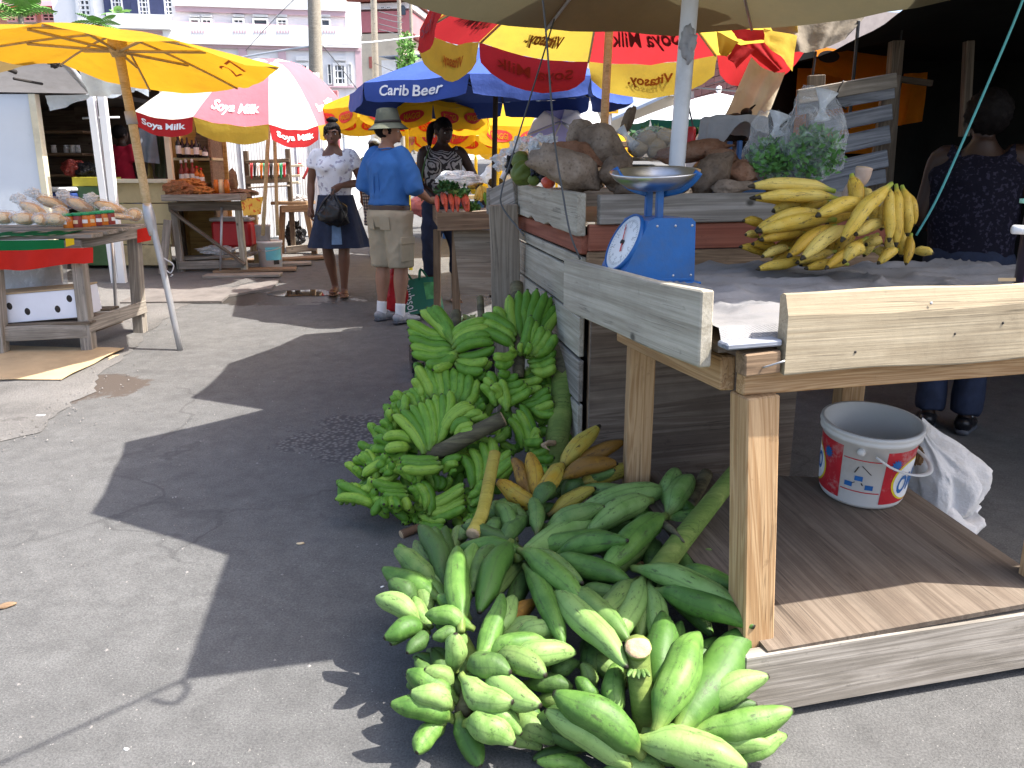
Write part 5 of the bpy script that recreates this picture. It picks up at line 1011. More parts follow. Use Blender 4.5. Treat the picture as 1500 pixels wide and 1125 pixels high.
# ------------------------------------------------------------------ bananas and plantains, finger by finger
PLG = fruit('green_plantain_skin', [(.22, (.06, .145, .024)), (.5, (.12, .24, .045)), (.8, (.215, .345, .10))], (.035, .04, .018), .7, .52, neck=(.16, .22, .05))
PLD = fruit('dull_plantain_skin', [(.25, (.055, .115, .028)), (.5, (.10, .19, .045)), (.8, (.165, .255, .07))], (.03, .035, .015), .8, .55, neck=(.09, .10, .03))
BNG = fruit('green_banana_skin', [(.25, (.095, .235, .02)), (.5, (.165, .335, .032)), (.8, (.25, .41, .05))], (.03, .045, .012), .5, .5, neck=(.13, .22, .03), tip=(.03, .025, .015))
YLP = fruit('yellow_plantain_skin', [(.25, (.50, .30, .03)), (.5, (.62, .42, .055)), (.8, (.66, .50, .12))], (.07, .045, .02), .9, .5, neck=(.30, .38, .05), tip=(.04, .03, .015), tip0=.925)
ROT = fruit('turning_plantain_skin', [(.25, (.20, .10, .015)), (.5, (.40, .24, .02)), (.8, (.36, .30, .05))], (.06, .03, .012), .9, .55, neck=(.12, .10, .03), tip0=.93)
STK = wood('banana_stalk', (.16, .24, .05), (.26, .33, .08), (.10, .09, .04), .8, stain=.5, rings=2); STB = wood('dry_stalk', (.10, .085, .05), (.19, .17, .09), (.05, .04, .03), .9, stain=.6, rings=3); STY = wood('yellow_stalk', (.36, .30, .05), (.46, .38, .08), (.2, .14, .05), .7, stain=.5, rings=2)
CUT = mat('stalk_cut', (.48, .34, .20), .85, .25, 30, .6, 50)
def finger(name, m, beta, prof, rr, ridge, nseg=13, ns=10):
    vs = []; fs = []; tt = []; rd = []; p = Vector((0, 0, 0)); pts = []
    K = 60
    for k in range(K + 1):
        th = -beta/2 + beta*k/K; pts.append(p.copy()); p = p + Vector((sin(th), 0, cos(th)))/K
    ch = pts[-1].length; ts = [0, .04, .09, .16, .26, .38, .50, .62, .74, .84, .91, .955, .972, .985, 1.0]
    def pr(t):
        for (a, x), (b, y) in zip(prof, prof[1:]):
            if a <= t <= b: return x + (y - x)*(t - a)/(b - a)
        return prof[-1][1]
    for t in ts:
        c = pts[int(round(t*K))]/ch + .035*rr/.12*noise.noise_vector(Vector((t*3.1, beta*7, 1.7)))*min(1, t*4)*min(1, (1 - t)*4); th = -beta/2 + beta*t; r = pr(t)*rr; X = Vector((cos(th), 0, -sin(th)))
        for j in range(ns):
            f = 2*pi*j/ns + .3; k = 1 + ridge*cos(5*(f - .3)) if ridge < .07 else (.2 + .8*cos(pi/5)/cos(((f - .3 + pi/5) % (2*pi/5)) - pi/5))*1.10; vs.append(c + X*cos(f)*r*k + Vector((0, 1, 0))*sin(f)*r*k); tt.append(t); rd.append(.5 + .5*cos(5*(f - .3)))
    n = len(ts)
    for i in range(n - 1):
        for j in range(ns): k = (j + 1) % ns; fs.append((i*ns + j, i*ns + k, (i + 1)*ns + k, (i + 1)*ns + j))
    fs += [tuple(range(ns - 1, -1, -1)), tuple((n - 1)*ns + j for j in range(ns))]
    me = mesh_from(name, vs, fs, m, True); at = me.attributes.new('tt', 'FLOAT', 'POINT'); at.data.foreach_set('value', tt); at2 = me.attributes.new('rd', 'FLOAT', 'POINT'); at2.data.foreach_set('value', rd); return me
PP = [(0, .30), (.09, .34), (.16, .58), (.26, .86), (.38, .98), (.5, 1), (.62, .97), (.74, .86), (.84, .68), (.91, .46), (.955, .33), (.972, .26), (.985, .21), (1, .13)]
BP = [(0, .36), (.09, .46), (.16, .80), (.26, .95), (.5, 1), (.74, .96), (.84, .86), (.91, .66), (.955, .36), (.972, .27), (.985, .28), (1, .2)]
FM = {k: [finger(k, m, b, PP if k[0] != 'b' else BP, .12, rg, ns=ns) for b, rg in zip((.25, .5, .75, 1.0, 1.3), rgs)] for k, m, rgs, ns in (('plantain', PLG, (.095, .085, .10, .09, .08), 15), ('plantain_dull', PLD, (.095, .085, .10, .09, .08), 15), ('banana', BNG, (.03,)*5, 10), ('plantain_yellow', YLP, (.05,)*5, 10), ('plantain_turning', ROT, (.09,)*5, 15))}
rb = random.Random(5); fcount = {}
def put_finger(t, kind, a, b, w_, bendv, beta=None):
    d = b - a; L = d.length; Z = d.normalized(); X = bendv - Z*bendv.dot(Z)
    if X.length < 1e-4: X = Vector((0, 0, 1)) - Z*Z.z
    X.normalize(); Yv = Z.cross(X); k = rb.randrange(5) if beta is None else beta
    s = w_/(.24*L); rad = max(.45, min(2.2, s))
    # thickness is set across the curve, the curve itself keeps its own proportions
    me = FM[kind][k]; M = Matrix((X*L*(.5 + .5*rad) if False else X*L*rad, Yv*L*rad, Z*L)).transposed().to_4x4(); M.translation = a
    nm = 'banana' if kind == 'banana' else 'plantain'
    return reg(bpy.data.objects.new(nm, me), M, t)
def stalk(t, name, pts, r, m, cut=True, k=5, ns=12):
    o = tube(name, pts, r, m, t, ns, k); a = Vector(pts[-1]); d = (a - Vector(pts[-2])).normalized(); rr = r[-1] if isinstance(r, (list, tuple)) else r
    if cut:
        c = turned('cut_end', [(0, .004), (rr*.55, .0035), (rr*.9, .002), (rr*1.0, -.004)], CUT, t, (0, 0, 0), 12, Matrix.Translation(a + d*.001) @ d.to_track_quat('Z', 'Y').to_matrix().to_4x4())
    return o
def interp(tb, y):
    if y <= tb[0][0]: return tb[0][1]
    for (a, p), (b, q) in zip(tb, tb[1:]):
        if a <= y <= b: return p + (q - p)*(y - a)/(b - a)
    return tb[-1][1]
# ---- large green plantains in front of the table
ZH = [(620, 2.98), (687, 2.82), (755, 2.58), (800, 2.40), (844, 2.24), (890, 2.10), (934, 1.98), (980, 1.89), (1024, 1.81), (1070, 1.745), (1114, 1.70), (1160, 1.66)]
def h2(x, y, dY=0): X = 540 + x/2.2273; Y_ = 620 + y/2.2273; return P(X, Y_, interp(ZH, Y_) + dY)
def hero(t, kind, rows):
    for r in rows:
        bx, by_, tx, ty, w_ = r[:5]; db = r[5] if len(r) > 5 else .0; dt = r[6] if len(r) > 6 else -.03; bt = r[7] if len(r) > 7 else None
        a = h2(bx, by_, db); b = h2(tx, ty, dt); mid = (a + b)/2; px = w_/2.2273; D = mid.y*cos(PITCH) - (mid.z - CAMH)*sin(PITCH)
        for q in (a, b): q.z = max(q.z, .022)
        up = V(0, -.25, 1) if r[-1] != 'd' else V(0, .2, -1)
        if r[-1] != 'd' and kind != 'plantain_turning' and len(rows) > 3:       # a second fruit tucked behind
            d_ = b - a; n_ = Vector((0, cos(PITCH), -sin(PITCH))); q_ = Quaternion(n_, rb.choice((-1, 1))*rb.uniform(.22, .5)); aa = a + n_*rb.uniform(.05, .085); bb = aa + (q_ @ d_)*rb.uniform(.95, 1.1)
            for q in (aa, bb): q.z = max(q.z, .02)
            put_finger(t, 'plantain_dull' if rb.random() < .7 else 'plantain', aa, bb, px*D/1200*.95, V(rb.uniform(-1, 1), -.3, -.6), rb.choice((0, 1, 2)))
        put_finger(t, kind, a - (b - a)*.12, a + (b - a)*1.05, px*D/1200*1.0, -V(rb.uniform(-.3, .3), 0, 0) + up*-1 if rb.random() < .75 else V(rb.uniform(-1, 1), -.3, .4), bt if isinstance(bt, int) else rb.choice((0, 1, 1, 2)))
def bunch(label, p, group=None): return thing('plantain_bunch', label, 'plantains', V(p.x, p.y, max(0, p.z - .1)), group)
t = bunch('bunch of plump green plantains fanning out in the middle of the front heap', h2(510, 440))
hero(t, 'plantain', [(515, 425, 778, 300, 98, -.05, -.05, 2), (555, 420, 822, 385, 80), (505, 432, 298, 415, 66, -.03, -.02, 2), (510, 432, 695, 592, 84, -.08, -.10), (600, 460, 848, 522, 82, -.03, -.05), (520, 490, 630, 722, 76, -.05, -.04), (455, 408, 365, 612, 88, -.06, -.05), (300, 650, 290, 412, 84, -.06, -.12, 0), (360, 758, 432, 562, 80, -.06, -.10)])
hero(t, 'plantain_dull', [(690, 550, 825, 572, 66), (520, 470, 445, 625, 66, .03, .03), (590, 500, 660, 640, 66, .05, .05), (400, 480, 340, 560, 60, .04, .04), (640, 430, 560, 330, 60, .06, .06)]); hero(t, 'plantain_turning', [(545, 580, 408, 690, 68, -.02, -.04, 2)])
t = bunch('bunch of small green plantains splayed left over the road, leftmost of the front heap', h2(240, 560))
hero(t, 'plantain', [(250, 575, 105, 398, 80), (225, 565, 52, 475, 84), (155, 640, 28, 572, 76), (170, 670, 55, 702, 74), (200, 655, 150, 568, 62), (330, 668, 192, 628, 70, -.03, -.05), (285, 800, 285, 690, 92, .0, -.10, 0), (380, 775, 572, 716, 78, -.02, -.04), (450, 800, 668, 752, 90, -.02, -.04), (400, 800, 556, 915, 98, -.06, -.09), (318, 828, 466, 902, 98, -.06, -.09)])
hero(t, 'plantain_dull', [(245, 550, 155, 392, 64, .04, .04), (255, 510, 215, 372, 66, .05, .05), (255, 520, 252, 345, 60, .07, .07), (300, 705, 210, 702, 54), (190, 690, 128, 748, 56), (520, 850, 662, 862, 66, .03, .02), (600, 830, 684, 782, 56, .04, .03), (300, 600, 350, 480, 64, .06, .05), (270, 440, 300, 340, 50, .1, .1), (180, 480, 240, 440, 50, .1, .1), (440, 740, 500, 640, 70, .05, .04), (560, 900, 680, 930, 70, .06, .05)])
stalk(t, 'stalk', [h2(230, 560, .06), h2(300, 700, .05), h2(350, 790, .02)], .022, STK, False)
t = bunch('bunch of stubby green plantains lowest at the left on the tarmac', h2(310, 930))
hero(t, 'plantain', [(275, 900, 130, 812, 84), (262, 925, 140, 880, 88, -.02, -.06), (260, 965, 78, 918, 88), (240, 985, 162, 1072, 78, .0, -.03), (298, 960, 362, 1112, 84, -.02, -.02, 3), (328, 985, 472, 1042, 104, -.02, -.05), (350, 920, 492, 1012, 80, -.03, -.04)])
hero(t, 'plantain_dull', [(262, 890, 158, 765, 64, .03, .03), (450, 960, 605, 1042, 96, .02, .02), (300, 880, 212, 738, 66, .04, .04), (380, 900, 520, 960, 80, .04, .03), (330, 850, 280, 760, 60, .05, .05), (420, 1000, 560, 1060, 80, .04, .03)])
stalk(t, 'stalk', [h2(330, 860, .03), h2(315, 920, .0), h2(300, 960, .03)], .02, STB, False)
t = bunch('biggest bunch of plump sunlit green plantains round a sawn stalk, nearest the camera', h2(900, 960))
hero(t, 'plantain', [(612, 565, 832, 788, 98, -.05, -.10, 1), (890, 522, 795, 722, 88, -.04, -.06, 0), (918, 540, 952, 745, 80, -.03, -.04, 0), (895, 487, 1212, 612, 88, -.06, -.10, 2), (960, 560, 1245, 662, 98, -.05, -.08, 1), (1180, 590, 1304, 642, 62), (960, 830, 1018, 652, 82, -.02, .0), (950, 985, 1072, 698, 128, -.06, -.05, 1), (1025, 995, 1245, 676, 158, -.03, -.02, 0), (1080, 1005, 1372, 938, 108, -.02, -.05, 0), (1000, 880, 1132, 708, 76, .03, .03), (865, 1065, 612, 888, 134, -.05, -.10, 1), (800, 955, 802, 792, 80, -.02, .0, 0), (745, 905, 678, 832, 72), (832, 1112, 585, 945, 100, -.04, -.07, 1), (900, 1040, 1222, 1122, 134, -.06, -.09, 0), (1060, 1042, 1312, 1052, 84, -.0, -.02), (1215, 1105, 1358, 1022, 74, .0, .0), (705, 1128, 552, 1105, 56), (940, 1130, 760, 1150, 90), (1100, 950, 1215, 860, 80, .05, .05)])
hero(t, 'plantain_dull', [(720, 830, 745, 700, 74, .05, .05), (830, 850, 700, 760, 70, .06, .06), (760, 1000, 650, 960, 76, .04, .04), (1000, 1090, 880, 1140, 90, .03, .02), (780, 640, 720, 560, 70, .08, .08), (860, 700, 980, 640, 70, .08, .08)])
stalk(t, 'stalk', [h2(905, 1010, .03), h2(892, 900, -.03), h2(878, 760, -.10), h2(879, 728, -.14)], [.030, .030, .031, .034], STK, True)
for i in range(5): put_finger(t, 'plantain_dull', h2(868 + 6*i, 800, -.09), h2(845 + 18*i, 835 - 4*abs(i - 2), -.11), .013, V(0, -1, 0), 0)
t = bunch('bunch of flecked green plantains with a long green stalk lying against the table post', h2(960, 350))
hero(t, 'plantain', [(962, 232, 682, 292, 84, .02, .0, 1), (905, 262, 720, 352, 84, -.02, -.04, 1), (978, 295, 1052, 178, 80, -.02, -.02), (985, 302, 1096, 292, 64, -.03, -.05, 3), (950, 320, 765, 482, 94, -.05, -.07, 1), (945, 305, 858, 302, 50)])
hero(t, 'plantain_dull', [(1080, 480, 1184, 492, 54, .05, .05), (1120, 515, 1184, 528, 50, .05, .05), (1190, 322, 1115, 342, 54, .05, .05), (930, 390, 918, 472, 70, .05, .05), (860, 380, 800, 300, 70, .06, .05), (1000, 420, 1060, 560, 80, .08, .06), (760, 420, 880, 440, 80, .07, .07), (1000, 540, 1160, 560, 80, .1, .08)])
stalk(t, 'stalk', [h2(940, 490, -.03), h2(1010, 395, -.05), h2(1110, 270, -.09), h2(1205, 150, -.14)], [.036, .035, .033, .030], STK, False)
stalk(t, 'stalk_end', [h2(1040, 275, .0), h2(1075, 215, .02), h2(1102, 165, .03)], [.026, .025, .024], STB, True)
tube('dry_tip', [h2(940, 318, -.07), h2(985, 345, -.1), h2(1030, 388, -.1)], [.014, .012, .003], STB, t, 8, 4)
t = bunch('bunch of plantains turning yellow and brown behind the green heap, by the rear table post', h2(600, 210))
hero(t, 'plantain_turning', [(640, 140, 752, 12, 62, -.05, -.05, 1), (655, 152, 832, 62, 54), (640, 178, 805, 136, 62, -.04, -.04), (700, 192, 864, 138, 64, .02, .02), (545, 272, 418, 188, 66, -.02, -.05), (525, 245, 468, 115, 56), (550, 245, 525, 102, 58, -.03, -.03), (560, 252, 634, 138, 60, -.05, -.05), (600, 292, 735, 215, 54)])
hero(t, 'plantain_dull', [(700, 212, 832, 212, 50), (550, 272, 604, 208, 58, -.06, -.06), (520, 312, 408, 258, 64), (548, 355, 538, 248, 54, -.04, -.06), (475, 375, 420, 268, 60), (430, 392, 514, 308, 60, -.02, -.03), (380, 385, 425, 318, 52), (500, 330, 620, 275, 60, .05, .04), (640, 250, 700, 200, 60, .06, .06), (600, 220, 660, 170, 60, .06, .06), (400, 330, 330, 340, 56, .0, .0), (300, 380, 345, 345, 56, .05, .05), (440, 300, 380, 290, 56, .06, .06)])
stalk(t, 'stalk', [h2(412, 98, -.12), h2(395, 180, -.11), h2(372, 290, -.08), h2(340, 362, -.06)], [.021, .022, .022, .024], STY, True)
# ---- yellow plantains on the table
t = thing('plantain_bunch', 'large bunch of ripe yellow plantains lying on the grey sacking of the table', 'plantains', P(1230, 390, 2.78))
YR = [(765, 190, 168, 158, 84, .02, .0, 1), (800, 245, 212, 236, 74, .0, -.03, 1), (705, 300, 178, 238, 84, .06, .04, 1), (700, 335, 215, 465, 92, .02, -.02, 2), (770, 385, 222, 472, 92, -.03, -.05, 1), (1152, 138, 806, 540, 88, -.06, -.16, 2), (1000, 285, 632, 366, 92, -.04, -.12, 2), (770, 425, 436, 645, 84, -.05, -.12, 1), (858, 428, 528, 662, 88, -.06, -.14, 1), (565, 480, 245, 528, 74, -.0, -.05, 1), (880, 72, 922, 320, 88, .0, -.05, 0), (960, 165, 1020, 330, 64, .04, .0, 1), (1130, 150, 1135, 540, 74, -.03, -.12, 1), (1185, 145, 1182, 572, 72, -.04, -.12, 1), (1225, 150, 1262, 500, 76, .0, -.05, 1), (1240, 180, 1302, 430, 66, .04, .02, 2), (1290, 480, 1250, 698, 54, .0, -.03, 0), (1105, 410, 895, 492, 74, -.05, -.1, 1), (985, 505, 695, 725, 66, -.07, -.14, 0), (955, 610, 818, 690, 84, -.08, -.13, 4), (855, 690, 552, 722, 62, -.05, -.09, 1), (610, 650, 220, 728, 64, -.02, -.06, 0), (770, 600, 495, 682, 66, -.03, -.06, 0), (455, 580, 258, 642, 58, .0, -.04, 1), (380, 605, 190, 552, 62, .03, .0, 1), (335, 640, 106, 570, 60, .05, .02, 1), (290, 435, 128, 392, 58, .06, .04, 1), (240, 505, 146, 490, 48, .05, .03, 1), (1290, 600, 1445, 616, 58, .05, .03, 0), (1195, 590, 1055, 690, 64, -.02, -.06, 1), (1085, 540, 970, 560, 74, .03, .02, 1), (700, 500, 480, 560, 74, .05, .03, 1), (860, 560, 690, 610, 70, .03, .02, 1), (1100, 300, 1000, 430, 74, .05, .04, 1), (720, 260, 520, 330, 74, .07, .05, 1), (600, 590, 420, 560, 70, .07, .05, 1), (1060, 480, 960, 640, 70, .04, .03, 1), (1020, 600, 1150, 640, 60, .05, .05, 1)] + [(900, 340, 700, 420, 80, .05, .03, 1), (640, 420, 420, 520, 80, .05, .03, 1), (900, 480, 760, 620, 80, .03, .0, 1), (560, 280, 330, 330, 80, .06, .05, 1), (1120, 250, 1080, 460, 80, .05, .02, 1), (1180, 420, 1120, 640, 70, .05, .03, 1), (480, 620, 330, 690, 70, .03, .01, 1), (690, 640, 520, 700, 70, .02, .0, 1), (1230, 420, 1215, 640, 66, .04, .02, 1), (560, 400, 300, 440, 70, .08, .06, 1), (420, 500, 230, 530, 70, .07, .05, 1), (520, 560, 330, 600, 70, .06, .04, 1)]
for bx, by_, tx, ty, w_, db, dt, bt in YR:
    a = P(1060 + bx/4.6875, 240 + by_/4.6875, 2.80 + db); b = P(1060 + tx/4.6875, 240 + ty/4.6875, 2.78 + dt)
    for q in (a, b): q.z = max(q.z, 1.10)
    put_finger(t, 'plantain_yellow', a, b, w_/4.6875*2.72/1200*1.2, V(0, .3, -1) if by_ < ty else V(0, -.2, -1), bt)
stalk(t, 'stalk', [P(1238, 300, 2.84), P(1248, 275, 2.84), P(1262, 262, 2.84), P(1266, 246, 2.84)], [.022, .022, .024, .028], mat('pink_stalk', (.50, .36, .27), .7, .2, 20), True)
# ---- the heap of green bananas beyond
ZP = [(425, 3.84), (435, 3.80), (489, 3.68), (542, 3.53), (613, 3.38), (684, 3.25), (745, 3.14), (800, 3.05)]
def h1(x, y, dY=0): X = 460 + x/2.812; Y_ = 400 + y/2.812; return P(X, Y_, interp(ZP, Y_) + dY)
def nb(label, x, y): p = h1(x, y); return thing('banana_bunch', label, 'bananas', V(p.x, p.y, max(0, p.z - .12)))
def hand(t, b0, b1, t0, t1, n, w_, bend=(0, 1), db=0.0, dt=-.06, beta=None, arc=0.0):
    for i in range(n):
        s = i/(n - 1) if n > 1 else .5; j = rb.uniform(-4, 4)
        a = h1(b0[0] + (b1[0] - b0[0])*s + j*.5, b0[1] + (b1[1] - b0[1])*s + j*.5, db + rb.uniform(-.01, .01)); tx = t0[0] + (t1[0] - t0[0])*s + j; ty = t0[1] + (t1[1] - t0[1])*s + rb.uniform(-4, 4)
        tx += arc*sin(pi*s)*(t1[1] - t0[1])/100; ty -= arc*sin(pi*s)*abs(t1[0] - t0[0])/100
        b = h1(tx, ty, dt + rb.uniform(-.015, .015)); mid = (a + b)/2
        for q in (a, b): q.z = max(q.z, .02)
        put_finger(t, 'banana', a - (b - a)*.10, a + (b - a)*1.12, w_*1.10/2.812*mid.y/1200, V(bend[0], -.25, bend[1]) + V(rb.uniform(-.2, .2), 0, rb.uniform(-.2, .2)), beta if beta is not None else rb.choice((1, 2, 2, 3)))
Lb = {}
t = Lb['T1'] = nb('green bananas curling both ways from a brown stub, top left of the far heap', 575, 290)
hand(t, (560, 262), (572, 330), (398, 198), (416, 330), 5, 46, (0, 1), .0, -.02, 2); hand(t, (548, 268), (560, 275), (446, 168), (490, 150), 3, 46, (-1, .3), -.03, -.05, 2); hand(t, (578, 345), (582, 325), (470, 372), (500, 392), 3, 46, (-.2, 1), -.05, -.06, 2); hand(t, (572, 268), (592, 330), (708, 212), (728, 300), 4, 44, (.1, -1), -.03, -.06, 3); hand(t, (592, 335), (590, 372), (728, 305), (690, 395), 3, 44, (.1, 1), -.03, -.05, 3); hand(t, (600, 400), (620, 415), (720, 372), (705, 420), 2, 42, (.1, 1), .02, .0, 1)
stalk(t, 'stalk', [h1(578, 410, .03), h1(580, 300, .02), h1(584, 220, .06), h1(584, 165, .10)], [.02, .022, .025, .026], STB, True)
t = Lb['T2'] = nb('hand of long green bananas standing up like fingers, top right of the far heap', 845, 330)
hand(t, (830, 250), (905, 255), (808, 102), (952, 92), 5, 46, (.3, .4), -.02, -.02, 1, 10); hand(t, (905, 260), (940, 290), (972, 118), (1000, 170), 3, 46, (.6, .4), .0, .0, 1); hand(t, (850, 322), (912, 335), (886, 188), (985, 262), 5, 44, (-.3, 1), -.06, -.09, 2); hand(t, (822, 252), (812, 302), (706, 182), (688, 245), 3, 48, (0, -1), -.04, -.06, 1); hand(t, (790, 240), (800, 245), (742, 148), (778, 175), 2, 44, (-1, .3), .0, -.02, 1); hand(t, (882, 342), (902, 400), (985, 285), (985, 385), 4, 44, (.3, 1), -.02, -.05, 2); hand(t, (832, 322), (802, 410), (742, 335), (765, 402), 3, 42, (-.5, .6), -.06, -.09, 2); hand(t, (830, 320), (870, 330), (812, 300), (890, 285), 3, 42, (0, 1), -.10, -.14, 1)
stalk(t, 'stalk', [h1(842, 430, .04), h1(842, 330, .0), h1(838, 200, .04), h1(835, 48, .10)], [.026, .03, .031, .032], STB, True)
t = Lb['M1'] = nb('hand of green bananas leaning left under the brown stubbed one in the far heap', 530, 490)
hand(t, (482, 505), (620, 545), (424, 392), (664, 446), 8, 44, (-.6, .5), .0, -.02, 2, 8); hand(t, (440, 510), (500, 520), (405, 440), (470, 375), 3, 42, (-.6, .3), .03, .02, 2); hand(t, (420, 560), (440, 545), (382, 500), (412, 470), 3, 36, (-1, .3), .04, .03, 2); hand(t, (640, 560), (660, 550), (700, 540), (680, 500), 3, 36, (.3, 1), .02, .0, 2)
t = Lb['M2'] = nb('hand of green bananas spreading right against the crate boards in the far heap', 770, 480)
hand(t, (762, 430), (782, 535), (838, 425), (885, 480), 4, 40, (.2, 1), -.03, -.06, 1); hand(t, (742, 540), (722, 505), (686, 470), (722, 412), 3, 44, (-1, .4), -.03, -.05, 2); hand(t, (850, 540), (900, 560), (958, 480), (992, 580), 5, 38, (.4, .8), .0, -.03, 2); hand(t, (830, 450), (840, 470), (935, 432), (930, 465), 2, 38, (.1, 1), .0, -.02, 2); hand(t, (760, 520), (790, 560), (730, 470), (770, 450), 3, 40, (-.6, .6), -.05, -.09, 2)
t = Lb['BG'] = nb('widest bunch of curved green bananas round a thick fallen brown stalk in the far heap', 520, 680)
hand(t, (505, 690), (440, 735), (552, 506), (332, 602), 8, 46, (-1, -.25), -.06, -.06, 3, 6); hand(t, (528, 668), (565, 648), (632, 548), (706, 604), 4, 46, (.2, -1), -.05, -.08, 3); hand(t, (570, 655), (600, 690), (640, 610), (660, 650), 3, 42, (.2, -.8), -.08, -.11, 2); hand(t, (500, 762), (520, 800), (368, 758), (376, 802), 3, 44, (0, 1), -.10, -.13, 1); hand(t, (520, 810), (560, 830), (600, 760), (585, 815), 3, 40, (.2, -1), -.06, -.08, 2)
hand(t, (400, 700), (360, 760), (292, 690), (310, 800), 4, 46, (-1, -.1), -.02, -.04, 3)
stalk(t, 'stalk', [h1(440, 750, -.02), h1(540, 725, -.06), h1(640, 670, -.10), h1(780, 600, -.13)], [.03, .034, .034, .033], STB, True)
t = Lb['RM'] = nb('hand of green bananas tucked between the fallen stalk and the tall green stem', 850, 680)
hand(t, (850, 712), (905, 745), (800, 612), (848, 565), 4, 42, (-1, -.2), -.0, -.03, 3); hand(t, (870, 690), (890, 700), (938, 690), (915, 640), 3, 40, (.3, .8), -.02, -.06, 1); hand(t, (890, 740), (920, 750), (958, 720), (980, 760), 3, 42, (.3, 1), .0, -.02, 1); hand(t, (640, 880), (700, 850), (594, 762), (720, 690), 4, 46, (-1, -.3), -.04, -.06, 4); hand(t, (660, 840), (690, 870), (795, 738), (810, 790), 4, 42, (0, 1), -.04, -.07, 2); hand(t, (640, 920), (660, 990), (690, 860), (720, 905), 3, 42, (0, 1), -.06, -.09, 2); hand(t, (760, 650), (740, 690), (720, 640), (800, 640), 3, 38, (0, 1), .04, .02, 2); hand(t, (880, 800), (900, 830), (980, 760), (960, 800), 3, 40, (.2, 1), .02, .0, 2)
t = Lb['LO'] = nb('low hand of green bananas stacked in even rows just left of the yellow stalk', 520, 930)
hand(t, (466, 945), (484, 1005), (602, 868), (612, 962), 5, 40, (0, 1), -.03, -.07, 2); hand(t, (470, 985), (420, 940), (440, 868), (388, 890), 4, 44, (-1, -.2), -.04, -.07, 3); hand(t, (440, 998), (450, 1090), (532, 1015), (528, 1075), 4, 38, (-.1, 1), -.02, -.05, 2); hand(t, (630, 930), (640, 990), (700, 940), (690, 1000), 3, 40, (.2, 1), -.03, -.06, 2); hand(t, (590, 990), (640, 1050), (590, 940), (690, 1050), 3, 40, (-.4, .6), -.02, -.04, 2); hand(t, (480, 900), (520, 890), (460, 830), (560, 840), 4, 40, (-.5, -.5), .02, .0, 3); hand(t, (560, 1060), (600, 1080), (530, 1110), (600, 1110), 3, 40, (0, 1), -.02, -.05, 1)
stalk(t, 'stalk', [h1(500, 1030, .05), h1(440, 1045, .0), h1(360, 1078, -.03)], [.014, .016, .019], mat('brown_stub', (.14, .08, .045), .8, .2, 15), True)
t = Lb['LM'] = nb('column of short green bananas down the left flank of the far heap', 310, 720)
hand(t, (345, 590), (310, 690), (372, 508), (252, 640), 6, 38, (-1, .1), .02, .0, 2); hand(t, (350, 570), (300, 640), (330, 545), (300, 585), 3, 34, (0, 1), .0, -.04, 1); hand(t, (330, 740), (350, 800), (252, 690), (200, 880), 5, 44, (-1, -.2), -.0, -.02, 3); hand(t, (370, 880), (380, 915), (252, 858), (290, 905), 3, 44, (0, 1), -.06, -.10, 1); hand(t, (400, 850), (420, 880), (300, 800), (430, 828), 4, 42, (-.3, -.8), -.04, -.06, 2); hand(t, (260, 800), (290, 830), (290, 750), (320, 780), 3, 40, (.1, 1), -.04, -.07, 2)
t = Lb['LL'] = nb('small hand of green bananas lying on the road, leftmost of the far heap', 170, 900)
hand(t, (110, 945), (235, 950), (108, 858), (215, 880), 6, 40, (-.3, .7), -.02, -.03, 1); hand(t, (245, 978), (242, 965), (112, 885), (104, 935), 2, 44, (-.4, -1), -.03, -.05, 3); hand(t, (232, 800), (255, 858), (168, 768), (215, 735), 4, 42, (-1, .2), .02, .0, 2); hand(t, (200, 850), (190, 840), (135, 790), (160, 800), 2, 38, (-1, .2), .04, .02, 1); hand(t, (330, 920), (345, 930), (250, 992), (385, 978), 4, 42, (-.2, -1), -.04, -.07, 2); hand(t, (300, 925), (330, 925), (285, 950), (350, 955), 3, 40, (0, 1), -.08, -.14, 0); hand(t, (210, 900), (240, 910), (230, 850), (265, 930), 3, 40, (0, 1), -.02, -.06, 2)
# fruit deeper in the heap
poly = [(430, 400), (660, 460), (960, 330), (1000, 560), (990, 780), (760, 840), (700, 1040), (470, 1040), (240, 950), (110, 930), (200, 780), (300, 600)]
def inside(x, y):
    c = False
    for (x1, y1), (x2, y2) in zip(poly, poly[1:] + poly[:1]):
        if (y1 > y) != (y2 > y) and x < (x2 - x1)*(y - y1)/(y2 - y1) + x1: c = not c
    return c
cen = dict(T1=(575, 350), T2=(860, 330), M1=(530, 490), M2=(800, 500), BG=(480, 680), RM=(840, 720), LO=(540, 940), LM=(310, 740), LL=(190, 900))
for k in range(185):
    while True:
        x, y = rb.uniform(80, 1000), rb.uniform(330, 1040)
        if inside(x, y): break
    kk = min(cen, key=lambda c: (cen[c][0] - x)**2 + (cen[c][1] - y)**2); cx_, cy_ = cen[kk]; a = atan2(y - cy_, x - cx_) + rb.uniform(-.6, .6); l = rb.uniform(90, 120)
    hand(Lb[kk], (x - cos(a)*l*.4, y - sin(a)*l*.4), (x, y), (x + cos(a)*l*.6, y + sin(a)*l*.6), (x + cos(a)*l*.6, y + sin(a)*l*.6), 1, 40, (sin(a), -cos(a)), .09, .07, 2)
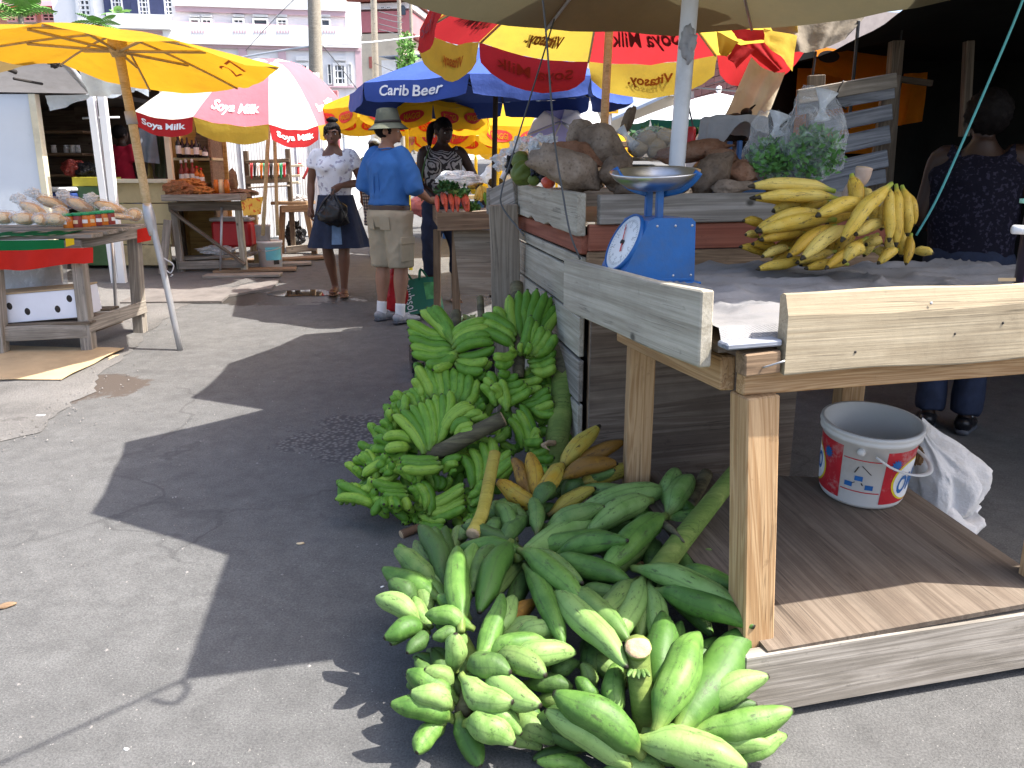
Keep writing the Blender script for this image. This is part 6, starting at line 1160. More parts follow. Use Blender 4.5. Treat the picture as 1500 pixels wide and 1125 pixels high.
# thick green stem standing among the fruit
t = thing('banana_log', 'thick green banana stem with a dark sawn top standing against the white boards', 'stem', h1(1000, 790))
stalk(t, 'stem', [h1(985, 800, .02), h1(1000, 690, .0), h1(1020, 560, .02), h1(1028, 420, .05)], [.040, .050, .052, .054], STK, False)
stalk(t, 'dry_top', [h1(1028, 420, .05), h1(1030, 415, .05), h1(1028, 350, .07), h1(1018, 270, .10)], [.056, .057, .05, .036], STB, True); turned('ring', [(.05, -.012), (.062, -.004), (.062, .004), (.05, .012)], STB, t, h1(1028, 418, .05), 18); turned('ring', [(.045, -.008), (.055, 0), (.045, .008)], STK, t, h1(1014, 600, .015), 18)
for i in range(4): tube('torn_fibre', [h1(990, 700, -.05), h1(965 - 8*i, 696 + 4*i, -.08), h1(942 + 10*i, 712 + 6*i, -.1)], [.012, .008, .002], CUT, t, 6, 3)
t = thing('banana_log', 'short thin grey stub sticking up between the two top hands of bananas', 'stem', h1(690, 210)); stalk(t, 'stub', [h1(695, 260, .12), h1(690, 200, .14), h1(684, 100, .18)], [.016, .017, .017], STB, True)
# ------------------------------------------------------------------ people
def ell(c, r, ns=14, rot=None):
    vs = []; fs = []; nr = 9
    for i in range(nr + 1):
        a = -pi/2 + pi*i/nr
        for j in range(ns):
            f = 2*pi*j/ns; q = Vector((max(cos(a), .02)*cos(f)*r[0], max(cos(a), .02)*sin(f)*r[1], sin(a)*r[2]))
            vs.append((rot @ q if rot is not None else q) + Vector(c))
    for i in range(nr):
        for j in range(ns): k = (j + 1) % ns; fs.append((i*ns + j, i*ns + k, (i + 1)*ns + k, (i + 1)*ns + j))
    fs += [tuple(range(ns - 1, -1, -1)), tuple(nr*ns + j for j in range(ns))]
    return vs, fs
def fuse(name, pieces, m, parent, M, voxel=.009, smooth=4):
    vs, fs = joinv(*pieces); me = mesh_from(name, vs, fs)
    bm = bmesh.new(); bm.from_mesh(me); bmesh.ops.recalc_face_normals(bm, faces=bm.faces); bm.to_mesh(me); bm.free()
    o = bpy.data.objects.new('tmp', me); C.objects.link(o)
    r = o.modifiers.new('r', 'REMESH'); r.mode = 'VOXEL'; r.voxel_size = voxel; s = o.modifiers.new('s', 'SMOOTH'); s.factor = .5; s.iterations = smooth
    dg = bpy.context.evaluated_depsgraph_get(); dg.update(); out = bpy.data.meshes.new_from_object(o.evaluated_get(dg)); bpy.data.objects.remove(o)
    out.materials.clear(); out.materials.append(m); out.polygons.foreach_set('use_smooth', [True]*len(out.polygons)); out.name = name
    return obj(name, out, parent, M)
def handp(w, d, palm, curl, side, k=1.0):
    """palm, four unequal bent fingers and a thumb leaving the side of the palm; w wrist, d the way the hand points, palm = palm normal"""
    d = Vector(d).normalized(); p = Vector(palm); p = (p - d*p.dot(d)).normalized(); s = d.cross(p)*side; out = []
    out.append(loft([w - d*.01, w + d*.035*k, w + d*.08*k, w + d*.095*k], [(.019, .026), (.016, .036*k), (.014, .038*k), (.010, .034*k)], 12, 3, True, s if False else p))
    for i, (off, l) in enumerate(((-.030, .062), (-.010, .072), (.010, .066), (.028, .052))):
        b = w + d*.088*k + s*off*k; q1 = b + (d*cos(curl*.5) + p*sin(curl*.5))*l*.45*k; q2 = q1 + (d*cos(curl*1.3) + p*sin(curl*1.3))*l*.32*k; q3 = q2 + (d*cos(curl*1.9) + p*sin(curl*1.9))*l*.25*k
        out.append(loft([b - d*.02, b, q1, q2, q3], [.0095*k, .0095*k, .0088*k, .0082*k, .006*k], 8, 2))
    b = w + d*.03*k - s*.030*k; q1 = b - s*.022*k + d*.03*k + p*.01*k; q2 = q1 + d*.03*k - s*.004*k + p*.012*k*(1 + curl)
    out.append(loft([b + s*.015*k, b, q1, q2], [.013*k, .013*k, .011*k, .008*k], 8, 2)); return out
BASE = dict(shL=V(.175, .0, 1.395), shR=V(-.175, .0, 1.395), elL=V(.225, .02, 1.10), elR=V(-.225, .02, 1.10), wrL=V(.235, -.03, .86), wrR=V(-.235, -.03, .86), hipL=V(.088, 0, .88), hipR=V(-.088, 0, .88), knL=V(.088, -.02, .48), knR=V(-.088, -.02, .48), anL=V(.085, .02, .085), anR=V(-.085, .02, .085))
def person(label, loc, rz, H, skin, pose=None, build=1.0, fem=False, head_rz=0.0, head_tilt=0.0, curl=.6, group=None):
    J = dict(BASE); J.update(pose or {}); k = H/1.70; t = thing('person', label, 'person', loc, group)
    M = Matrix.Translation(Vector(loc)) @ Matrix.Rotation(rz, 4, 'Z') @ Matrix.Scale(k, 4); B = build; P_ = []
    hd = J.get('handdir', {}); cv = J.get('chest', V(0, 0, 0))
    P_.append(loft([(0, .01, .82), (0, .012, .92), (0, .0, 1.06), V(0, -.01, 1.22) + cv*.6, V(0, .0, 1.34) + cv, V(0, .012, 1.42) + cv, V(0, .015, 1.47) + cv], [(.145*B, .10*B), (.165*B, .112*B), ((.125 if fem else .145)*B, .092*B), (.15*B, (.115 if fem else .108)*B), (.16*B, .095*B), (.09, .07), (.052, .056)], 18, 4))
    if fem:
        for s in (-1, 1): P_.append(ell(V(s*.07*B, -.085*B, 1.26) + cv, (.062*B, .058*B, .065*B)))
    for s, nm in ((1, 'L'), (-1, 'R')):
        sh = J['sh' + nm] + cv*.9; el = J['el' + nm]; wr = J['wr' + nm]; hp = J['hip' + nm]; kn = J['kn' + nm]; an = J['an' + nm]
        P_.append(loft([sh + V(-s*.07, 0, -.012), sh + V(-s*.005, 0, -.018), sh.lerp(el, .5), el, el.lerp(wr, .35), wr], [.05*B, .052*B, .044*B, .036*B, .038*B, .025], 12, 4, True, (0, 1, 0.01)))
        d = hd.get(nm, (wr - el)); P_ += handp(wr, d, J.get('palm' + nm, V(-s, 0, 0)), J.get('curl' + nm, curl), s)
        P_.append(loft([hp + V(0, 0, .05), hp + V(0, 0, -.06), hp.lerp(kn, .5), kn, kn.lerp(an, .3), kn.lerp(an, .7), an, an + V(0, 0, -.03)], [.09*B, .088*B, .075*B, .054*B, .056*B, .042, .034, .036], 14, 4))
        tv = J.get('toe' + nm, V(s*.02, -.15, 0)); P_.append(loft([an + V(0, .05, -.05), an + V(0, .0, -.045), an + tv*.5 + V(0, 0, -.058), an + tv + V(0, 0, -.068)], [(.028, .028), (.034, .038), (.041, .024), (.034, .014)], 12, 3, True, (0, 0, 1)))
    # the head, turned about the neck
    nk = V(0, .012, 1.445) + cv; R = Matrix.Translation(nk) @ Matrix.Rotation(head_rz, 4, 'Z') @ Matrix.Rotation(head_tilt, 4, 'X'); Hh = []
    Hh.append(loft([(0, .0, -.03), (0, -.005, .04), (0, -.01, .08)], [.055, .050, .05], 12, 3))
    Hh.append(ell((0, .0, .142), (.073, .092, .098))); Hh.append(loft([(0, -.045, .16), (0, -.048, .10), (0, -.05, .055), (0, -.058, .03)], [(.066, .05), (.062, .052), (.046, .042), (.024, .02)], 14, 4))
    Hh.append(loft([(0, -.092, .135), (0, -.106, .108), (0, -.108, .092), (0, -.095, .084)], [.008, .012, .017, .010], 8, 3))
    Hh.append(loft([(-.05, -.078, .150), (0, -.096, .152), (.05, -.078, .150)], [.009, .011, .009], 8, 3)); Hh.append(loft([(-.022, -.094, .062), (0, -.102, .064), (.022, -.094, .062)], [.007, .010, .007], 8, 3)); Hh.append(loft([(-.018, -.092, .050), (0, -.099, .049), (.018, -.092, .050)], [.006, .009, .006], 8, 3))
    for s in (-1, 1): Hh.append(ell((s*.076, .012, .115), (.010, .022, .032)))
    P_ += [xf(h, R) for h in Hh]
    fuse('body', P_, skin, t, M, .0085, 3)
    MH = M @ R
    for s in (-1, 1):
        e = obj('eye', mesh_from('eye', *ell((s*.030, -.086, .128), (.014, .008, .008), 12), MT['eyew'], True), t, MH); obj('iris', mesh_from('iris', *ell((s*.030, -.0925, .128), (.0065, .003, .0068), 10), MT['hair'], True), e, MH)
        obj('eyebrow', mesh_from('eyebrow', *loft([(s*.012, -.103, .147), (s*.03, -.100, .154), (s*.05, -.086, .150)], [.004, .005, .003], 6, 3), MT['hair'], True), t, MH)
    obj('mouth', mesh_from('mouth', *joinv(loft([(-.024, -.099, .0615), (-.006, -.107, .0645), (0, -.107, .0635), (.006, -.107, .0645), (.024, -.099, .0615)], [.002, .0045, .004, .0045, .002], 6, 3), loft([(-.02, -.098, .0525), (0, -.105, .051), (.02, -.098, .0525)], [.003, .006, .003], 6, 3)), MT['lips'], True), t, MH)
    return t, M, MH, J, cv
def garment(name, pieces, m, t, M, voxel=.0145, smooth=3, amp=.009):
    o = fuse(name, pieces, m, t, M, voxel, smooth); sd = len(bpy.data.objects)*.37      # soft creases
    for v in o.data.vertices:
        c = v.co; q = Vector((c.x*5 + c.z*2.5, c.y*5 - c.z*1.5, c.z*3.2 + sd)); n = noise.noise(q + .6*noise.noise_vector(c*4)); r = 1 - abs(noise.noise(q*1.7 + Vector((3, 1, sd))))
        v.co = c + v.normal*amp*(n*.8 + (r**4 - .4)*1.1)
    return o
def top_pieces(J, cv, B, fem, hem=.98, sleeve=.55, loose=.014, neck=1.415):
    w_ = loose; out = [loft([(0, .01, hem), (0, .005, hem + .08), V(0, -.008, 1.22) + cv*.6, V(0, .0, 1.33) + cv, V(0, .012, neck) + cv], [(.158*B + w_, .105*B + w_), ((.142 if fem else .152)*B + w_, .098*B + w_), (.158*B + w_, .118*B + w_), (.168*B + w_, .102*B + w_), (.078 + w_*.5, .068)], 18, 4)]
    if fem:
        for s in (-1, 1): out.append(ell(V(s*.07*B, -.088*B, 1.26) + cv, (.07*B, .066*B, .072*B)))
    for s, nm in ((1, 'L'), (-1, 'R')):
        sh = J['sh' + nm] + cv*.9; el = J['el' + nm]; wr = J['wr' + nm]
        if sleeve <= 0: out.append(loft([sh + V(-s*.07, 0, .0), sh + V(-s*.03, 0, -.01)], [.056*B, .05*B], 12, 3)); continue
        e = sh.lerp(el, min(1, sleeve)); pts = [sh + V(-s*.08, 0, -.012), sh + V(-s*.008, 0, -.02), sh.lerp(e, .55), e]; rr = [.056*B, .058*B + w_*.3, .062*B + w_*.5, .060*B + w_]
        if sleeve > 1: pts.append(el.lerp(wr, sleeve - 1)); rr = rr[:3] + [.052*B + w_, .05*B + w_]
        out.append(loft(pts, rr, 14, 4))
    return out
def trousers(J, B, length=1.0, loose=.012, waist=1.0):
    out = [loft([(0, .01, .80), (0, .012, .90), (0, .006, waist)], [(.15*B + loose, .105*B + loose), (.168*B + loose, .118*B + loose), (.142*B + loose, .10*B + loose)], 18, 4)]
    for s, nm in ((1, 'L'), (-1, 'R')):
        hp = J['hip' + nm]; kn = J['kn' + nm]; an = J['an' + nm]; pts = [hp + V(0, 0, .05), hp + V(0, 0, -.08), hp.lerp(kn, .55), kn]; rr = [.095*B + loose, .092*B + loose, .080*B + loose*1.3, .066*B + loose*1.8]
        if length > .5: pts += [kn.lerp(an, .5), kn.lerp(an, (length - .5)*2)]; rr = rr[:3] + [.060*B + loose, .057*B + loose, .054*B + loose]
        else: pts[-1] = hp.lerp(kn, length*2 + .05)
        out.append(loft(pts, rr, 14, 4))
    return out
def haircap(t, MH, m, size=(.080, .098, .092), c=(0, .012, .158), extra=(), cut=.10, amp=.05):
    bm = bmesh.new(); bmesh.ops.create_icosphere(bm, subdivisions=4, radius=1)
    for v in bm.verts:
        q = v.co.copy(); k = 1 + amp*noise.noise(q*6); p = Vector((q.x*size[0]*k, q.y*size[1]*k, q.z*size[2]*k)) + Vector(c)
        if p.y < -.055 and p.z < .17: p.y = max(p.y, -.055)
        if p.z < .10 and p.y < .0: p.x *= .9; p.y = max(p.y, .0)
        v.co = p
    o = obj('hair', bm_mesh('hair', bm, m, True), t, MH)
    for e in extra: obj('hair_strand', mesh_from('hair_strand', *e, m, True), o, MH)
    return o
def shoes(t, M, J, m, sole, sock=None):
    for s, nm in ((1, 'L'), (-1, 'R')):
        an = J['an' + nm]; tv = J.get('toe' + nm, V(s*.02, -.15, 0)); a = an + V(0, 0, -an.z)
        q = [an + V(0, .065, -.045), an + V(0, .04, -.035), an + V(0, -.02, -.035), an + tv*.55 + V(0, 0, -.048), an + tv*1.12 + V(0, 0, -.056), an + tv*1.25 + V(0, 0, -.065)]
        sh = obj('shoe', mesh_from('shoe', *loft(q, [(.022, .03), (.042, .04), (.046, .044), (.050, .036), (.042, .024), (.02, .014)], 14, 4, True, (0, 0, 1)), m, True), t, M)
        so_ = [p + V(0, 0, -p.z + .014) for p in (an + V(0, .07, 0), an + V(0, .0, 0), an + tv*.6, an + tv*1.28)]
        obj('sole', mesh_from('sole', *loft(so_, [(.03, .013), (.044, .014), (.053, .013), (.03, .011)], 12, 4, True, (0, 0, 1)), sole, True), sh, M)
        for f in (.3, .5): obj('lace', mesh_from('lace', *loft([an + tv*f + V(-.03, 0, -.006 - .012*f), an + tv*f + V(0, 0, .004 - .012*f), an + tv*f + V(.03, 0, -.006 - .012*f)], [.004]*3, 6, 3), MT['sock'], True), sh, M)
        if sock: obj('sock', mesh_from('sock', *loft([an + V(0, 0, -.03), an + V(0, 0, .03), J['an' + nm].lerp(J['kn' + nm], .22)], [.044, .042, .043], 14, 3), sock, True), t, M)
# --- woman walking towards the camera
wl = G(499, 433)
J1 = dict(elR=V(-.235, .03, 1.12), wrR=V(-.245, -.02, .88), elL=V(.25, .03, 1.12), wrL=V(.075, -.19, 1.09), handdir={'L': V(-.5, -.35, -.35), 'R': V(0, -.1, -1)}, palmL=V(0, -.2, -1), curlL=.95, knL=V(.065, -.05, .48), anL=V(.045, -.03, .085), knR=V(-.105, -.0, .48), anR=V(-.065, .10, .10), toeL=V(.01, -.14, 0), toeR=V(-.02, -.14, 0))
t, M, MH, J, cv = person('woman in white printed T-shirt and denim skirt walking forward, carrying a black bag', wl, radians(4), 1.66, MT['skin_mid'], J1, 1.04, True)
M_tee = fabric_print('printed_tee', (.80, .79, .82), (.42, .39, .46), 'dots', 20)
garment('t_shirt', top_pieces(J, cv, 1.06, True, .95, .5, .008, 1.39), MT['white'] if False else M_tee, t, M)
def skirt(u, v):
    a = 2*pi*u; r = .155 + .11*v**1.1; f = 1 + .09*v*sin(a*7 + .6) + .03*v*sin(a*13)
    return M @ V(r*1.12*f*cos(a), r*.82*f*sin(a) + .01, 1.0 - .51*v)
sk_ = sheet('skirt', skirt, 72, 14, MT['denim_dark'], t)
def skp(u, v): return skirt(.735 + .055*u, .12 + .80*v) + V(0, -.012, 0)
sheet('skirt_panel', skp, 10, 10, MT['denim_pale'], t)
braid = [loft([(-.045 + .018*i, -.05 + .01*abs(i - 2), .20), (-.06 + .02*i, -.088, .19), (-.075 + .016*i, -.094 + .012*abs(i - 2), .155 - .012*(4 - i))], [.008, .009, .005], 7, 3) for i in range(5)]
bun = [ell((0, .02, .262), (.045, .045, .032))] + [loft([(.03*cos(a), .02 + .03*sin(a), .25), (.05*cos(a), .02 + .05*sin(a), .265), (.02*cos(a + 1), .02 + .02*sin(a + 1), .285)], [.010, .011, .007], 7, 3) for a in (0, 1.2, 2.4, 3.6, 4.9)]
haircap(t, MH, MT['hair'], extra=braid + bun)
for s, nm in ((1, 'L'), (-1, 'R')):
    an = J['an' + nm]; tv = J['toe' + nm]
    sd_ = obj('sandal', mesh_from('sandal', *loft([an + V(0, .06, -an.z + .01), an + tv*.4 + V(0, 0, -an.z + .01), an + tv*1.15 + V(0, 0, -an.z + .01)], [(.034, .008), (.046, .008), (.035, .007)], 12, 4, True, (0, 0, 1)), MT['sandal'], True), t, M)
    obj('strap', mesh_from('strap', *loft([an + tv*.45 + V(-.045, 0, -.06), an + tv*.75 + V(0, 0, -.035), an + tv*.45 + V(.045, 0, -.06)], [.006]*3, 6, 4), MT['sandal'], True), sd_, M)
hb = M @ (J['wrL'] + V(-.06, -.05, -.05))
t = thing('shopping_bag', 'knotted black plastic bag hanging from the walking woman\'s hand', 'bag', hb - V(0, 0, .3))
blob('bag', (.145, .085, .13), MT['bag_black'], t, hb + V(-.0, -.03, -.19), None, .30, 1.5, 4, 77, lambda c: Vector((c.x*(1 - .35*max(0, c.z)), c.y, c.z)))
tube('handle', [hb + V(.0, -.02, -.09), hb + V(.0, -.015, -.03), hb + V(.0, .0, .015)], [(.05, .03), (.018, .014), (.022, .016)], MT['bag_black'], t, 12, 4)
for a in (-.5, .4): tube('gather', [hb + V(a*.05, -.04, -.03), hb + V(a*.16, -.09, -.10), hb + V(a*.26, -.11, -.19)], [.008, .012, .004], MT['bag_black'], t, 6, 4)
# --- man in a blue shirt with his back to the camera
ml = G(577, 471)
J2 = dict(elL=V(.255, .03, 1.13), wrL=V(.20, -.16, .98), elR=V(-.27, -.03, 1.12), wrR=V(-.20, -.26, 1.02), handdir={'R': V(.1, -1, -.1), 'L': V(-.3, -1, -.2)}, palmR=V(.6, 0, -1), hipL=V(.10, 0, .88), hipR=V(-.10, 0, .88), knL=V(.11, -.0, .47), knR=V(-.11, -.0, .47), anL=V(.115, .03, .085), anR=V(-.115, .03, .085))
t, M, MH, J, cv = person('man in blue shirt, khaki cargo shorts and olive sun hat, seen from behind', ml, radians(141), 1.71, MT['skin_tan'], J2, 1.12, False, radians(-48), radians(6))
garment('shirt', top_pieces(J, cv, 1.14, False, .972, 1.04, .020, 1.43), MT['shirt_blue'], t, M)
obj('collar', mesh_from('collar', *loft([(.0, .075, 1.425), (.07, .035, 1.43), (.055, -.05, 1.415)], [(.008, .024)]*3, 8, 5), MT['shirt_blue'], True), t, M); obj('collar', mesh_from('collar', *loft([(.0, .075, 1.425), (-.07, .035, 1.43), (-.055, -.05, 1.415)], [(.008, .024)]*3, 8, 5), MT['shirt_blue'], True), t, M)
for x in (-.02, .02): obj('back_pleat', mesh_from('back_pleat', *loft([(x, .124, 1.33), (x*1.3, .142, 1.2), (x*1.6, .135, 1.02)], [(.004, .006)]*3, 6, 4), MT['shirt_blue'], True), t, M)
sh_ = garment('shorts', trousers(J, 1.13, .48, .018, .985), MT['khaki'], t, M)
obj('belt', mesh_from('belt', *loft([(0, .006, .945), (0, .006, .98)], [(.205, .150), (.200, .146)], 24, 1, False), MT['belt'], True), t, M)
for x in (-.085, .085):
    pk = obj('back_pocket', bm_mesh('back_pocket', box_bm(.10, .010, .11, .004), MT['khaki']), sh_, M @ Matrix.Translation((x, .142, .84)) @ Matrix.Rotation(-x*2.2, 4, 'Z') @ Matrix.Rotation(radians(-6), 4, 'X'))
obj('cargo_pocket', bm_mesh('cargo_pocket', box_bm(.014, .15, .18, .006), MT['khaki']), sh_, M @ Matrix.Translation((-.215, .02, .62)) @ Matrix.Rotation(radians(-3), 4, 'Y')); obj('pocket_flap', bm_mesh('pocket_flap', box_bm(.018, .16, .06, .006), MT['khaki']), sh_, M @ Matrix.Translation((-.222, .02, .70)))
shoes(t, M, J, MT['shoe'], MT['sole'], MT['sock'])
haircap(t, MH, MT['hair'], (.078, .096, .080), (0, .014, .135))
hat = obj('hat', mesh_from('hat', *lathe([(.0, .130), (.05, .131), (.076, .122), (.086, .08), (.097, .03), (.100, .012), (.128, -.012), (.152, -.034), (.153, -.036), (.128, -.017), (.096, .004)], 40), MT['hatm'], True), t, MH @ Matrix.Translation((0, .0, .172)) @ Matrix.Rotation(radians(-8), 4, 'X') @ Matrix.Scale(1.08, 4, (0, 1, 0)))
obj('hat_band', mesh_from('hat_band', *lathe([(.0975, .034), (.0995, .034), (.1025, .013), (.1005, .013)], 40), MT['dark'], True), hat, WM[hat.name])
# --- vendor woman with a ponytail behind the carrots
vl = G(652, 442)
J3 = dict(elL=V(.30, -.02, 1.15), wrL=V(.34, -.22, .98), elR=V(-.22, -.03, 1.10), wrR=V(-.10, -.22, .98), knR=V(-.15, -.12, .50), anR=V(-.12, .0, .085), knL=V(.12, -.05, .48), anL=V(.10, .02, .085))
t, M, MH, J, cv = person('vendor woman with a ponytail and grey patterned sleeveless top at the carrot table', vl, radians(12), 1.70, MT['skin_dark'], J3, 1.04, True, radians(25), radians(14))
garment('blouse', top_pieces(J, cv, 1.06, True, .93, 0, .014, 1.40), MT['blouse'], t, M); garment('jeans', trousers(J, 1.06, .72, .012, .99), MT['denim_dark'], t, M)
haircap(t, MH, MT['hair'], extra=[loft([(.0, .09, .18), (-.05, .12, .14), (-.075, .10, .06), (-.08, .08, -.03)], [.03, .036, .034, .015], 12, 4)])
obj('earring', mesh_from('earring', *ell((-.086, .0, .08), (.007, .007, .014), 8), MT['white'], True), t, MH)
for s, nm in ((1, 'L'), (-1, 'R')):
    an = J['an' + nm]; obj('sandal', mesh_from('sandal', *loft([an + V(0, .06, -an.z + .01), an + V(0, -.06, -an.z + .01), an + V(s*.02, -.17, -an.z + .01)], [(.034, .008), (.046, .008), (.034, .007)], 12, 4, True, (0, 0, 1)), MT['sandal'], True), t, M)
obj('shoulder_strap', mesh_from('shoulder_strap', *loft([M @ V(-.13, -.08, 1.41), M @ V(-.2, -.14, 1.2), M @ V(-.21, -.12, .95)], [(.006, .018)]*3, 8, 4), mat('green_strap', (.07, .16, .045), .8), True), t)
# --- dark vendor at the right, seen under and above the plantain table
dl_ = G(1398, 632)
J4 = dict(elR=V(-.27, .04, 1.12), wrR=V(-.27, -.06, .88), elL=V(.23, .0, 1.10), wrL=V(.14, -.22, 1.0), hipL=V(.09, 0, .88))
t, M, MH, J, cv = person('vendor in a speckled navy top and jeans standing in the dark shelter, back half turned', dl_ + V(-.03, .05, 0), radians(150), 1.80, MT['skin_dark'], J4, 1.2, True, radians(20))
garment('top', top_pieces(J, cv, 1.22, True, .82, .0, .024, 1.41), MT['speckle'], t, M); garment('jeans', trousers(J, 1.16, .98, .010, .95), MT['denim_dark'], t, M); shoes(t, M, J, MT['bag_black'], MT['sole'])
haircap(t, MH, MT['hair'], (.10, .115, .11), (0, .02, .15), amp=.15)
hb = M @ (J['wrR'] + V(0, -.02, -.09)); t = thing('shopping_bag', 'black plastic bag hanging beside the dark vendor, just right of the yellow plantains', 'bag', hb - V(0, 0, .3))
blob('bag', (.12, .10, .16), MT['bag_black'], t, hb + V(0, 0, -.17), None, .3, 1.7, 4, 81, lambda c: Vector((c.x*(1 - .35*max(0, c.z)), c.y, c.z))); tube('handle', [hb + V(0, 0, -.06), hb + V(0, 0, -.0), hb + V(0, 0, .03)], [(.035, .03), (.016, .014), (.02, .016)], MT['bag_black'], t, 10, 3)
# --- others farther off
bl_ = V(P(552, 300, 10.6).x, 10.6, ground(10.6))
t, M, MH, J, cv = person('distant person in grey cap and plaid shorts half hidden behind the man in blue', bl_, radians(170), 1.46, MT['skin_mid'], dict(elR=V(-.26, -.05, 1.12), wrR=V(-.2, -.22, 1.0)), 1.05)
garment('shirt', top_pieces(J, cv, 1.08, False, .93, .6, .02, 1.43), mat('grey_green_shirt', (.16, .22, .14), .85), t, M); garment('shorts', trousers(J, 1.08, .5, .024, .97), MT['plaid'], t, M); shoes(t, M, J, MT['shoe'], MT['sole'])
haircap(t, MH, MT['hair'], (.076, .094, .08), (0, .014, .14)); obj('cap', mesh_from('cap', *joinv(lathe([(0, .085), (.05, .075), (.082, .04), (.09, 0), (.085, .0)], 24), loft([(0, -.07, .005), (0, -.12, .0), (0, -.165, -.008)], [(.075, .006), (.07, .006), (.03, .004)], 12, 3, True, (0, 0, 1))), mat('grey_cap', (.20, .22, .24), .8), True), t, MH @ Matrix.Translation((0, .005, .165)))
hl = V(P(1076, 158, 5.3).x, 5.3, ground(5.3))
t, M, MH, J, cv = person('person in dark clothes behind the second scale, only the head with a hair puff showing', hl, radians(185), 1.70, MT['skin_dark'], None, 1.0, True)
garment('top', top_pieces(J, cv, 1.04, True, .93, .6, .014, 1.41), MT['bag_black'], t, M); garment('trousers', trousers(J, 1.04, .98, .016, .99), MT['denim_dark'], t, M); shoes(t, M, J, MT['bag_black'], MT['sole']); haircap(t, MH, MT['hair'], (.083, .10, .095), extra=[ell((-.05, .06, .25), (.035, .035, .03))] + [loft([(-.06, .06, .26), (-.08 - .01*i, .07, .285 + .006*i)], [.01, .004], 6, 2) for i in range(3)])
rl_ = V(P(181, 230, 10.6).x, 10.6, ground(10.6))
t, M, MH, J, cv = person('seller in a red T-shirt with dark hair inside the cream counter stall at the left', rl_, radians(160), 1.62, MT['skin_dark'], None, 1.12)
garment('t_shirt', top_pieces(J, cv, 1.16, False, .93, .6, .02, 1.43), mat('red_shirt', (.55, .015, .05), .8), t, M); garment('trousers', trousers(J, 1.1, .98, .016, .99), MT['denim_dark'], t, M); shoes(t, M, J, MT['bag_black'], MT['sole']); haircap(t, MH, MT['hair'], (.085, .10, .095))
# --- bags on the ground by the man
rp_ = G(578, 466, 0) + V(0, .12, 0)
t = thing('carrier_bag', 'full red plastic carrier bag standing on the road between the man\'s feet', 'bag', rp_)
blob('bag', (.125, .10, .20), MT['bag_red'], t, rp_ + V(0, 0, .19), None, .16, 1.8, 4, 91, lambda c: Vector((c.x*(1 - .5*max(0, c.z - .1)), c.y*(1 - .4*max(0, c.z)), max(c.z, -.92)))); tube('handle', [rp_ + V(-.02, 0, .34), rp_ + V(.0, -.01, .42), rp_ + V(.03, 0, .45)], [(.05, .03), (.03, .02), (.012, .01)], MT['bag_red'], t, 10, 4)
gp = G(622, 462, 0)
t = thing('tote_bag', 'dark green reusable tote bag with white lettering slumped by the man\'s right foot', 'bag', gp)
gm = Matrix.Translation(gp) @ Matrix.Rotation(radians(-8), 4, 'Z') @ Matrix.Rotation(radians(-14), 4, 'Y') @ Matrix.Rotation(radians(-10), 4, 'X')
def tote(u, v):
    a = 2*pi*u; sx = max(-1, min(1, 1.25*cos(a))); sy = max(-1, min(1, 1.25*sin(a))); k = 1 + .02*noise.noise(Vector((cos(a)*2, sin(a)*2, v*3)))
    return gm @ V(.17*sx*k*(1 + .05*v), .09*sy*k*(1 - .3*v), .02 + .30*v + .012*sin(a*3)*v)
sheet('bag', tote, 48, 12, MT['bag_green'], t); obj('bottom', mesh_from('bottom', [tote(i/48, 0) for i in range(48)], [tuple(range(48))], MT['bag_green']), t)
print_text('clubsol', lambda u, v: tote(.66 + .14*v*.5, .92 - .84*u) + V(0, 0, 0), .02, .98, 0, 1, M_inkwhite, t, .006); 
sheet('print_patch', lambda u, v: tote(.80 + .10*u, .35 + .5*v) + V(.004, -.006, 0), 8, 6, mat('green_print', (.10, .38, .10), .5, .5, 14), t)
for x in (-.07, .07): tube('handle', [gm @ V(x - .03, -.065, .31), gm @ V(x, -.05, .40), gm @ V(x + .05, -.06, .31)], [(.012, .004)]*3, MT['bag_green'], t, 8, 4)
# ------------------------------------------------------------------ carrot table
t = thing('vegetable_table', 'small plank edged table with a plywood front, heaped with carrots and greens', 'table', V(P(690, 400, 6.4).x, 6.4, ground(6.3)))
A, B = P(643, 325, 6.25), P(726, 322, 6.15); fdir = (B - A).normalized(); bk_ = V(-.12, .95, .03)
beam('front_plank', A - fdir*.01, B + fdir*.2, .03, .135, MT['plank_brown'], t, nseg=8); beam('side_plank', A + V(.015, .02, 0), A + bk_, .03, .13, MT['plank_brown'], t); sheet('table_top', lambda u, v: A + (B + fdir*.2 - A)*u + bk_*v + V(0, .01, .02), 2, 2, MT['ply_pale'], t)
q = [P(664, 337, 6.32), P(730, 337, 6.28), P(730, 432, 6.28), P(674, 432, 6.32)]; fmx = frame(q[1] - q[0], (0, 0, 1), sum(q, V(0, 0, 0))/4); inv = fmx.inverted()
obj('plywood_front', mesh_from('plywood_front', *joinv(([inv @ p for p in q[::-1]] + [inv @ (p + V(0, .02, 0)) for p in q[::-1]], [(0, 1, 2, 3), (7, 6, 5, 4), (0, 4, 5, 1), (1, 5, 6, 2), (2, 6, 7, 3), (3, 7, 4, 0)])), MT['ply_pale']), t, fmx)
for x, y0, y1, Yd in ((668, 336, 458, 6.36), (640, 336, 440, 7.1)): beam('leg', P(x, y0, Yd), V(P(x, y1, Yd).x, Yd, ground(Yd)), .06, .06, MT['plank_brown'], t, up=(0, 1, 0))
M_car = mat('carrot_skin', (.50, .085, .04), .5, .15, 12); rc = random.Random(9)
rows = [(640 + 9*i + rc.uniform(-3, 3), 288 + rc.uniform(-4, 4), 644 + 9*i + rc.uniform(-4, 6), 310) for i in range(6)]
t = thing('carrot_pile', 'pile of orange carrots with dark leafy tops at the front of the small table', 'carrots', P(665, 312, 6.2))
